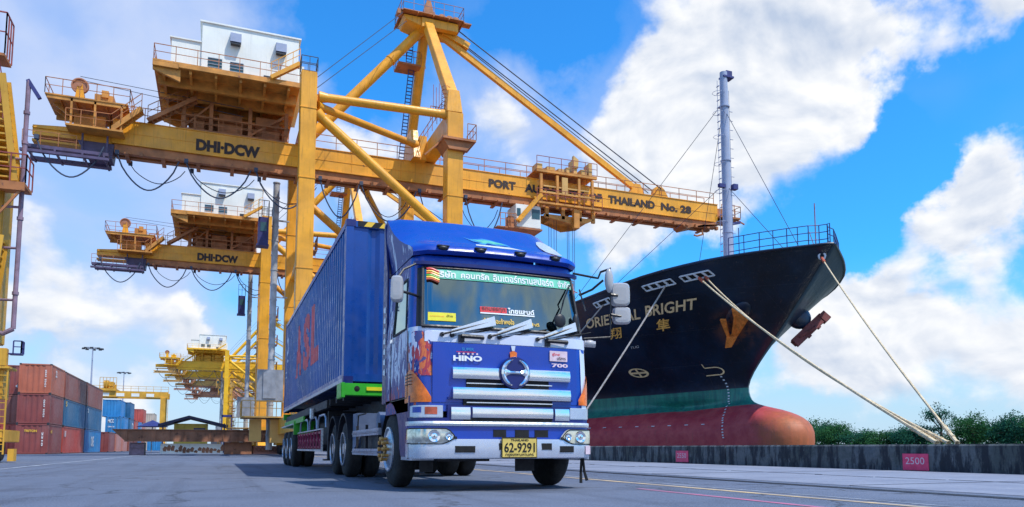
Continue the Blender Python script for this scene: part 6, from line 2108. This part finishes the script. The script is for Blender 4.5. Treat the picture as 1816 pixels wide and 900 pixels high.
# ---- roof deflector
DZ = [(3.0, 9.16, 1.15), (3.04, 9.10, 1.155), (3.10, 9.12, 1.16), (3.16, 9.26, 1.17), (3.23, 9.46, 1.18), (3.34, 9.72, 1.19), (3.49, 9.98, 1.21), (3.63, 10.20, 1.21), (3.75, 10.38, 1.20), (3.83, 10.51, 1.195), (3.865, 10.60, 1.185), (3.875, 10.67, 1.17)]
rws = []
for (z, y, hw) in DZ:
    row = [(TX - hw, 10.72, z), (TX - hw, max(y + .3, 10.5) if y + .3 < 10.7 else 10.71, z), (TX - hw, min(y + .18, 10.70), z)]
    for k in range(15):
        u = -1 + 2 * k / 14
        c = abs(u); yy = y - .05 * (1 - c * c) + (.13 * ((c - .80) / .2) ** 2 if c > .80 else 0)
        xx = hw * (u if c < .99 else math.copysign(1, u))
        row.append((TX + xx, min(yy, 10.72), z + (.02 * (1 - c * c))))
    row += [(TX + hw, min(y + .18, 10.70), z), (TX + hw, max(y + .3, 10.5) if y + .3 < 10.7 else 10.71, z), (TX + hw, 10.72, z)]
    rws.append(row)
mb = MB()
n = len(rws[0])
for i in range(len(rws) - 1):
    for k in range(n - 1):
        mb.cur = 1 if k < 3 else 0
        mb.add([rws[i][k], rws[i][k + 1], rws[i + 1][k + 1], rws[i + 1][k]], [(0, 1, 2, 3)])
mb.cur = 0
mb.add(rws[-1], [tuple(range(n))])
mb.add([rws[0][0], rws[0][-1], rws[-1][-1], rws[-1][0]], [(0, 1, 2, 3)])
df = mb.build('roof_deflector', [M['blue'], M['livery']], tk, smooth=True, fix='weld', angle=50)
def dpt(x, z, out=.01):
    y = lerp_tab([(a, b) for a, b, c in DZ], z)
    u = (x - TX) / 1.19
    return (x, y - .05 * (1 - u * u) - out, z + .02 * (1 - u * u))
# leaping-shape decal in light cyan with white strokes; right-hand grey oval
def dpoly(pl, out=.012):
    mb = MB(); vs = [dpt(x, z, out) for x, z in pl]; mb.add(vs, [tuple(range(len(vs)))]); return mb
sx, sz = TX + .02, 3.30
cy = [(-.30, .18), (-.22, .14), (-.12, .155), (.0, .19), (.10, .17), (.2, .12), (.30, .09), (.33, .03), (.22, .045), (.1, .02), (.0, .06), (-.08, .0), (-.18, .01), (-.1, .06), (-.2, .08)]
dpoly([(sx + a, sz + b) for a, b in cy]).build('decal', M['c_azure'], df, fix=False)
dpoly([(sx + a * .75 + .02, sz + b * .55 + .05) for a, b in cy], .016).build('decal', M['banner'], df, fix=False)
wl_ = [(-.22, -.01), (.0, -.01), (.28, .0), (.38, -.04), (.45, -.08), (.3, -.07), (.1, -.09), (-.1, -.07), (-.26, -.06)]
dpoly([(sx + a, sz + b) for a, b in wl_]).build('decal', M['ship_white'], df, fix=False)
ov = [(TX + 1.0 + .13 * math.cos(t_), 3.42 + .2 * math.sin(t_)) for t_ in [i * .524 for i in range(12)]]
dpoly(ov, .02).build('decal', M['silver'], df, fix=False)
# marker lamps under the deflector lip
for x in (-.80, -.30, .26, .78):
    mb = MB(); p = Vector(dpt(TX + x, 3.07, .03)); mb.sphere((p.x, p.y + .02, p.z), .045, 12, 8, (1.5, .8, .65)); mb.box(p.x - .08, p.x + .08, p.y, p.y + .06, p.z + .02, p.z + .035)
    mb.build('marker_lamp', M['black'], tk, smooth=True)
mb = fband(TX - 1.15, TX + 1.15, 2.86, 2.905, .05, 26, .06); mb.build('visor_lip', M['blue_dark'], tk, smooth=True)

# ---- side fairing behind the cab, mirrors
mb = MB()
for s_ in (-1, 1):
    x = TX + s_ * HW
    mb.prism([(10.46, 1.15), (10.74, 1.15), (10.74, 3.0), (10.74, 3.78), (10.70, 3.82), (10.46, 3.0)], x, x - s_ * .03, 'YZ')
mb.build('side_fairing', M['blue_dark'], tk, bevel=.008)
mb = MB()
for k in range(7):
    z = 1.55 + k * .15; mb.prism([(10.53, z), (10.65, z + .02), (10.65, z + .07), (10.56, z + .10), (10.52, z + .06)], TX - HW - .008, TX - HW - .003, 'YZ')
mb.build('fairing_script', M['white_ink'], tk)


def mirror(cx, cy, cz, w, h, yaw, mat, name='mirror'):
    mb = MB()
    rws = []
    for (t, k) in ((-.06, .55), (-.055, .85), (-.02, 1.0), (.03, 1.0), (.05, .96)):
        row = []
        for i in range(20):
            a = 2 * math.pi * i / 20
            ca, sa = math.cos(a), math.sin(a)
            ex_ = abs(ca) ** .45 * math.copysign(1, ca); ez_ = abs(sa) ** .45 * math.copysign(1, sa)
            p = Vector((ex_ * w / 2 * k, t, ez_ * h / 2 * k)); p.rotate(Matrix.Rotation(yaw, 3, 'Z'))
            row.append((cx + p.x, cy + p.y, cz + p.z))
        rws.append(row)
    mb.grid(rws, closed=True); mb.add(rws[0], [tuple(range(20))])
    m_ = mb.build(name, mat, tk, smooth=True)
    mb = MB(); mb.add([(p[0], p[1], p[2]) for p in rws[-1]], [tuple(range(20))]); mb.build('mirror_glass', M['cabin_glass'], m_, fix=False)
    return m_


mirror(2.0, 8.95, 2.475, .155, .33, R(-20), M['cab_white'])
mb = MB(); mb.tube([(2.05, 8.98, 2.46), (2.2, 9.02, 2.44), (2.3, 9.12, 2.44)], .018, 6); mb.tube([(2.0, 9.0, 2.6), (2.1, 9.05, 2.75), (2.28, 9.15, 2.86)], .015, 6); mb.build('mirror_arm', M['black'], tk, smooth=True)
# right side: overhanging front mirror, two square mirrors, the tubular arms
mirror(5.16, 9.02, 2.655, .27, .33, R(-16), M['cab_white'])
mirror(5.18, 9.02, 2.36, .25, .24, R(-16), M['cab_white'])
mb = MB(); mb.tube([(4.50, 9.16, 2.93), (4.72, 9.0, 2.86), (4.78, 8.95, 2.84), (4.82, 8.95, 2.93), (4.95, 8.9, 2.98), (4.93, 8.88, 2.90)], .016, 6)
mb.tube([(4.62, 9.2, 2.64), (4.74, 9.05, 2.70), (4.86, 8.95, 2.82)], .016, 6); mb.tube([(4.62, 9.2, 2.72), (4.66, 9.1, 2.4)], .012, 5)
mb.tube([(5.0, 9.0, 2.70), (5.0, 9.02, 2.2), (5.0, 9.02, 2.05), (4.63, 9.1, 2.02)], .012, 6); mb.tube([(5.0, 9, 2.64), (5.1, 8.98, 2.63)], .022, 6); mb.tube([(5.0, 9.0, 2.36), (5.15, 8.98, 2.34)], .02, 6)
mb.build('mirror_arm', M['black'], tk, smooth=True)
mirror_c = (4.90, 8.86, 2.80)
mb = MB(); mb.sphere(mirror_c, .15, 14, 8, (.42, .35, 1.15)); o = mb.build('front_mirror', M['cab_white'], tk, smooth=True)
mb = MB(); mb.sphere((4.16, 8.86, 2.20), .085, 14, 10, (1, .35, 1.1)); mb.tube([(4.16, 8.9, 2.24), (4.26, 9.0, 2.42), (4.27, 8.98, 2.5), (4.42, 9.1, 2.74)], .012, 6); mb.build('front_mirror', M['black'], tk, smooth=True)
mb = MB(); mb.sphere((4.44, 8.96, 2.18), .10, 14, 10, (.5, .4, 1.5)); mb.build('front_mirror', M['black'], tk, smooth=True)
mb = MB(); mb.sphere((4.70, 9.05, 1.95), .06, 12, 8, (1.3, .8, .8)); mb.tube([(4.64, 9.1, 1.95), (4.78, 9.05, 1.94)], .045, 8); mb.build('spot_lamp', M['cab_white'], tk, smooth=True)

# ---- lower side: fender with arch, steps
WY = 10.2
def fender(sgn):
    x0 = TX + sgn * HW; x1 = TX + sgn * (HW - .06)
    arc = [(WY + .62 * math.cos(t), .52 + .62 * math.sin(t)) for t in [math.pi * k / 14 for k in range(15)]]
    arc = [p for p in arc if p[0] < 10.45]
    poly = [(9.10, .42), (9.50, .42)] + list(reversed(arc)) + [(10.46, arc[0][1]), (10.46, 1.18), (9.05, 1.18)]
    mb = MB(); mb.prism(poly, x0, x1, 'YZ')
    mb.build('fender', M['blue_dark'], tk, bevel=.006)
    mb = MB(); rows_ = [[(x0 - sgn * .02, y, z), (x0 - sgn * .45, y, z)] for y, z in [(WY + .60 * math.cos(t), .52 + .60 * math.sin(t)) for t in [math.pi * k / 14 for k in range(15)]]]
    mb.grid(rows_); mb.build('wheel_arch', M['ink'], tk, fix=False)
    mb = MB(); mb.box(x0, x0 - sgn * .3, 9.0, 9.48, .38, .42); mb.build('step', M['bed_grey'], tk)
fender(-1); fender(1)


# ---- wheels
def wheel(x, y, sgn, mat_hub, parent, name='wheel', dual=False, front=False, R0=.515):
    """x = outer face"""
    w = .30
    root = MB()
    s_ = -sgn
    def prof(off):
        return [(off + .0, .30), (off + .015, .40), (off + .03, .47), (off + .06, R0 - .012), (off + .09, R0), (off + w - .09, R0), (off + w - .05, R0 - .015), (off + w - .02, .45), (off + w, .30)]
    root.lathe(prof(0), (x, y, R0), 'X', 36, s_)
    if dual: root.lathe(prof(.33), (x, y, R0), 'X', 36, s_)
    for k in range(4):                    # tread grooves as thin dark rings are below the visible size; keep shoulder blocks
        pass
    tyre = root.build(name, M['tyre'], parent, smooth=True, angle=50)
    mb = MB()
    if front: pr = [(.03, .31), (-.018, .305), (-.022, .285), (.0, .26), (-.02, .20), (-.035, .17), (-.045, .12), (-.05, .001)]
    else: pr = [(.03, .31), (-.018, .305), (-.02, .28), (.03, .26), (.13, .22), (.14, .17), (.06, .13), (.03, .11), (.0, .10), (-.01, .001)]
    mb.lathe(pr, (x, y, R0), 'X', 30, s_)
    mb.build('rim', M['rim'], tyre, smooth=True, angle=40)
    mb = MB()
    for k in range(8):
        a = k * math.pi / 4 + .2; rr = .215
        q = (x + (sgn * -.0 + s_ * .008 if front else s_ * .12), y + rr * math.cos(a), R0 + rr * math.sin(a))
        mb.lathe([(0, .026), (-.006, .001)], q, 'X', 8, s_)
    mb.build('rim_hole', M['ink'], tyre)
    if front:
        mb = MB()
        for k in range(10):
            a = k * math.pi / 5; q = (x - s_ * .0, y + .145 * math.cos(a), R0 + .145 * math.sin(a))
            mb.lathe([(.0, .022), (-.09, .022), (-.10, .030), (-.125, .028), (-.13, .001)], q, 'X', 8, s_)
        mb.lathe([(.0, .07), (-.07, .065), (-.08, .001)], (x, y, R0), 'X', 14, s_)
        mb.build('wheel_nut', M['gold'], tyre, smooth=True, angle=40)
    return tyre


wheel(2.20, WY, -1, None, tk, front=True)
wheel(4.62, WY - .25, 1, None, tk, front=True)
for y in (14.05, 15.38):
    wheel(2.18, y, -1, None, tk, dual=True); wheel(4.66, y, 1, None, tk, dual=True)
    mb = MB(); mb.tube([(2.5, y, .52), (4.3, y, .52)], .1, 8); mb.sphere((TX, y, .52), .25, 12, 8); mb.build('axle', M['under'], tk, smooth=True)
    for sgn in (-1, 1):
        mb = MB(); x0 = TX + sgn * 1.26; x1 = TX + sgn * .6
        arc = [(y + .60 * math.cos(t), .54 + .60 * math.sin(t)) for t in [.25 + (math.pi - .5) * k / 10 for k in range(11)]]
        arc2 = [(y + .63 * math.cos(t), .54 + .63 * math.sin(t)) for t in [.25 + (math.pi - .5) * k / 10 for k in range(11)]]
        mb.prism(arc2 + list(reversed(arc)), x0, x1, 'YZ'); mb.build('mudguard', M['under'], tk)
mb = MB(); mb.tube([(2.5, 9.9, .50), (4.35, 9.9, .50)], .07, 8); mb.box(TX - .75, TX + .75, 9.8, 10.0, .38, .5); mb.box(2.6, 3.3, 9.2, 9.7, .36, .6)
mb.build('axle', M['under'], tk)
mb = MB()
for xx in (TX - .43, TX + .35): mb.box(xx, xx + .08, 9.1, 16.2, .85, 1.08)
mb.box(TX - .5, TX + .5, 9.3, 10.6, .55, 1.0); mb.box(TX - .45, TX + .45, 13.4, 15.0, 1.08, 1.2)
mb.box(TX - .9, TX + .9, 9.0, 9.3, .55, .95); mb.box(TX - 1.1, TX + 1.1, 10.45, 10.7, .9, 1.3)
mb.build('chassis_frame', M['under'], tk, bevel=.01)
for (a, b) in ((TX - .98, TX - .80), (TX + .34, TX + .62), (TX - 1.02, TX - .7)):
    mb = MB(); yy = 9.45 if a != TX - 1.02 else 10.55; mb.box(a, b, yy, yy + .015, .22, .60); mb.build('mud_flap', M['under'], tk)
for yy in (11.5, 12.2):
    mb = MB(); mb.tube([(2.45, yy, .95), (3.0, yy, .95)], .17, 16); mb.build('air_tank', M['panel_blue'], tk, smooth=True)
mb = MB(); mb.box(2.3, 2.95, 10.85, 12.95, .42, .78); mb.build('battery_box', M['under'], tk, bevel=.02)
mb = MB(); mb.prism([(13.45, 1.13), (12.95, 1.13), (12.95, .60), (13.45, .50)], 2.25, 2.9, 'YZ'); mb.build('splash_panel', M['panel_blue'], tk)
for z0 in (.72, .42):
    mb = MB(); mb.box(2.16, 2.21, 10.75, 12.95, z0, z0 + .10); mb.box(2.15, 2.16, 10.75, 12.95, z0 + .035, z0 + .06); mb.build('side_rail', M['bed_grey'], tk, bevel=.006)
mb = MB()
for yy in (11.0, 12.0, 12.85): mb.box(2.21, 2.25, yy, yy + .04, .40, .90)
mb.tube([(2.24, 12.9, .8), (2.24, 12.85, 1.08), (2.3, 12.5, 1.10)], .014, 5)
mb.build('rail_bracket', M['under'], tk)
mb = MB(); r = random.Random(9)
for k in range(2):
    x = 4.53 + k * .02; mb.tube([(x, 9.0, .42), (x - .01 + k * .03, 9.0, .22), (x - .02 + k * .07, 8.98, .07 + .03 * k)], .016, 5, .022)
mb.build('ground_strap', M['ink'], tk)
mb = MB(); mb.box(2.19, 2.205, 9.14, 9.2, .62, .72); mb.build('side_reflector', M['red_ink'], tk)

# ================================================================== semi-trailer
TRAIL = 1
tl = empty('semi_trailer', (3.2, 22, 0), 'black and green container trailer with crimson side guards, coupled behind the cab', 'trailer')
CX0, CX1 = 1.98, 4.418
mb = MB()
for xx in (2.75, 3.5): mb.box(xx, xx + .14, 13.0, 25.2, 1.16, 1.55)
for k in range(14): mb.box(2.1, 4.3, 13.6 + k * .86, 13.7 + k * .86, 1.38, 1.5)
for xx in (2.06, 4.26): mb.box(xx, xx + .08, 15.5, 25.1, 1.34, 1.5)
mb.build('chassis', M['under'], tl)
mb = MB(); mb.box(CX0 - .02, CX1 + .02, 12.82, 13.0, 1.42, 1.63); mb.box(CX0 - .05, CX0 + .02, 12.80, 13.3, 1.38, 1.64); bo = mb.build('front_bolster', M['green'], tl, bevel=.01)
mb = MB(); mb.box(CX0 + .38, CX0 + .75, 12.80, 12.818, 1.51, 1.57); mb.build('yellow_plate', M['sticker_yellow'], bo)
mb = MB(); mb.lathe([(0, .05), (-.01, .001)], (CX0 + .22, 12.818, 1.535), 'Y', 12); mb.build('bolster_hole', M['ink'], bo)
mb = MB(); mb.box(2.45, 4.0, 17.2, 19.6, .62, 1.15); mb.build('gap_box', M['under'], tl, bevel=.02)  # dark box added to block the bright see-through gaps under the chassis
mb = MB(); mb.box(2.5, 3.9, 21.3, 21.36, .5, 1.16); mb.build('gap_plate', M['under'], tl)  # dark plates added to keep the view under the trailer dark
mb = MB(); mb.box(2.3, 4.1, 15.95, 16.0, .75, 1.3); mb.build('gap_plate', M['under'], tl)
for xx in (2.02, 4.34): mb = MB(); mb.box(xx, xx + .04, 19.5, 25.1, 1.20, 1.33); mb.build('side_beam', M['green'], tl)
mb = MB(); mb.box(CX0, CX1, 24.95, 25.15, 1.42, 1.6); mb.build('rear_bolster', M['green'], tl)
for k, y in enumerate((22.35, 23.6, 24.85)):
    wheel(1.99, y, -1, None, tl, dual=True); wheel(4.41, y, 1, None, tl, dual=True)
    mb = MB(); mb.tube([(2.3, y, .52), (4.1, y, .52)], .07, 8); mb.build('axle', M['under'], tl, smooth=True)
mb = MB(); mb.box(1.99, 2.6, 21.55, 21.7, .9, 1.28); mb.box(1.99, 2.6, 21.6, 25.4, 1.16, 1.2); mb.build('mudguard', M['green'], tl)
mb = MB(); mb.tube([(1.97, 21.6, 1.19), (1.97, 25.4, 1.19)], .022, 5); mb.build('mudguard_trim', M['silver'], tl)
for s_ in (-1, 1):
    x = 3.2 + s_ * 1.13
    mb = MB()
    for z in (.52, .68, .84): mb.box(x, x + .03, 16.3, 21.2, z, z + .05)
    for k in range(9): mb.box(x - .012, x - .001, 16.4 + k * .58, 16.46 + k * .58, .5, .92)
    for k in range(8): mb.beam((x - .005, 16.45 + k * .58, .54), (x - .005, 17.0 + k * .58, .86), .02, .05, up=(1, 0, 0))
    sg = mb.build('side_guard', M['crimson'], tl)
    mb = MB(); mb.box(x - .01, x + .03, 16.25, 21.25, .46, .50); mb.box(x - .01, x + .03, 16.25, 21.25, .92, .945); mb.box(x - .012, x + .03, 16.25, 16.29, .5, .92); mb.build('guard_trim', M['silver'], sg)
    for k, (ya, yb) in enumerate(((15.6, 16.9), (17.1, 18.5), (18.8, 20.6))):
        mb = MB(); mb.tube([(x, ya, .95), (x, ya + .05, 1.14), (x, ya + .25, 1.22), (x, yb - .25, 1.22), (x, yb - .05, 1.14), (x, yb, .95)], .022, 6); mb.build('hoop_rail', M['bed_grey'], tl, smooth=True)
    mb = MB(); mb.box(x + .1, x + .25, 16.0, 16.15, .3, 1.3); mb.box(x + .02, x + .32, 15.95, 16.2, .27, .3); mb.build('landing_leg', M['under'], tl)
mb = MB(); mb.tube([(2.0, 17.5, 1.2), (2.0, 17.5, 1.42)], .05, 6); mb.build('twist_lock', M['silver'], tl)

# ================================================================== the container on the trailer
root = empty('shipping_container', (3.2, 12.9, 1.64), 'long deep blue corrugated container with red letters, riding on the truck trailer', 'container')
p_, f_, c_ = container_mesh(12.19, 2.438, 2.86)
OFF = Vector((3.2, 12.9, 1.64))
for mb_, nm, mt in ((p_, 'wall_panel', M['c_blue']), (f_, 'frame', M['c_blue']), (c_, 'corner_fitting', M['blue_dark'])):
    mb_.v = [(v[0] + OFF.x, v[1] + OFF.y, v[2] + OFF.z) for v in mb_.v]
    mb_.build(nm, mt, root)
mb = MB(); mb.box(CX0 - .01, CX0 + .03, 13.0, 25.0, 1.655, 1.72); mb.build('bottom_rail', M['bed_grey'], root)
# black and yellow strip on the front top rail
mb = MB(); y_ = 12.895
for k in range(8):
    x = CX0 + .30 + k * .27
    mb.prism([(x, 4.395), (x + .13, 4.395), (x + .20, 4.485), (x + .07, 4.485)], y_, y_ - .004)
mb.build('hazard_stripe', M['yellow_ink'], root)
mb = MB(); mb.box(CX0 + .2, CX1 - .2, y_ + .001, y_ + .006, 4.39, 4.49); mb.build('hazard_base', M['ink'], root)


def side_letter(s_, ya, yb, z0, z1, mat, bold=.05):
    """letters follow the corrugations of the container side; ya is the end away from the camera"""
    vs, fs = text_geo(s_, bold)
    cl = corr_line(12.19 - .24, .036, .28)
    def depth(y):
        t = y - 12.9 - .12
        for (a, b), (c, d) in zip(cl, cl[1:]):
            if a <= t <= c: return b + (d - b) * (t - a) / max(1e-6, c - a)
        return 0
    # cut the lettering into thin vertical slices so that it bends with the sheet
    bm = bmesh.new()
    bv = [bm.verts.new((ya + (yb - ya) * v[0], 0, z0 + (z1 - z0) * v[1])) for v in vs]
    for f in fs:
        try: bm.faces.new([bv[i] for i in f])
        except ValueError: pass
    for (a, b) in cl:
        yy = 12.9 + .12 + a
        if min(ya, yb) < yy < max(ya, yb):
            bmesh.ops.bisect_plane(bm, geom=bm.verts[:] + bm.edges[:] + bm.faces[:], plane_co=(yy, 0, 0), plane_no=(1, 0, 0))
    mb = MB()
    bm.verts.index_update()
    vv = [(CX0 + .02 + depth(v.co.x) - .006, v.co.x, v.co.z) for v in bm.verts]
    mb.add(vv, [tuple(v.index for v in f.verts) for f in bm.faces])
    bm.free()
    return mb.build('marking', mat, root, fix=False)


for s_, ya, yb in (('A', 21.6, 20.2), ('S', 19.8, 18.4), ('L', 18.1, 16.7)):
    side_letter(s_, ya, yb, 2.45, 3.85, M['letter_red'])
side_letter('I Q', 25.0, 24.3, 3.2, 4.1, M['ship_white'], .0); side_letter('# 1', 24.9, 23.9, 2.6, 3.1, M['ship_white'], .0)
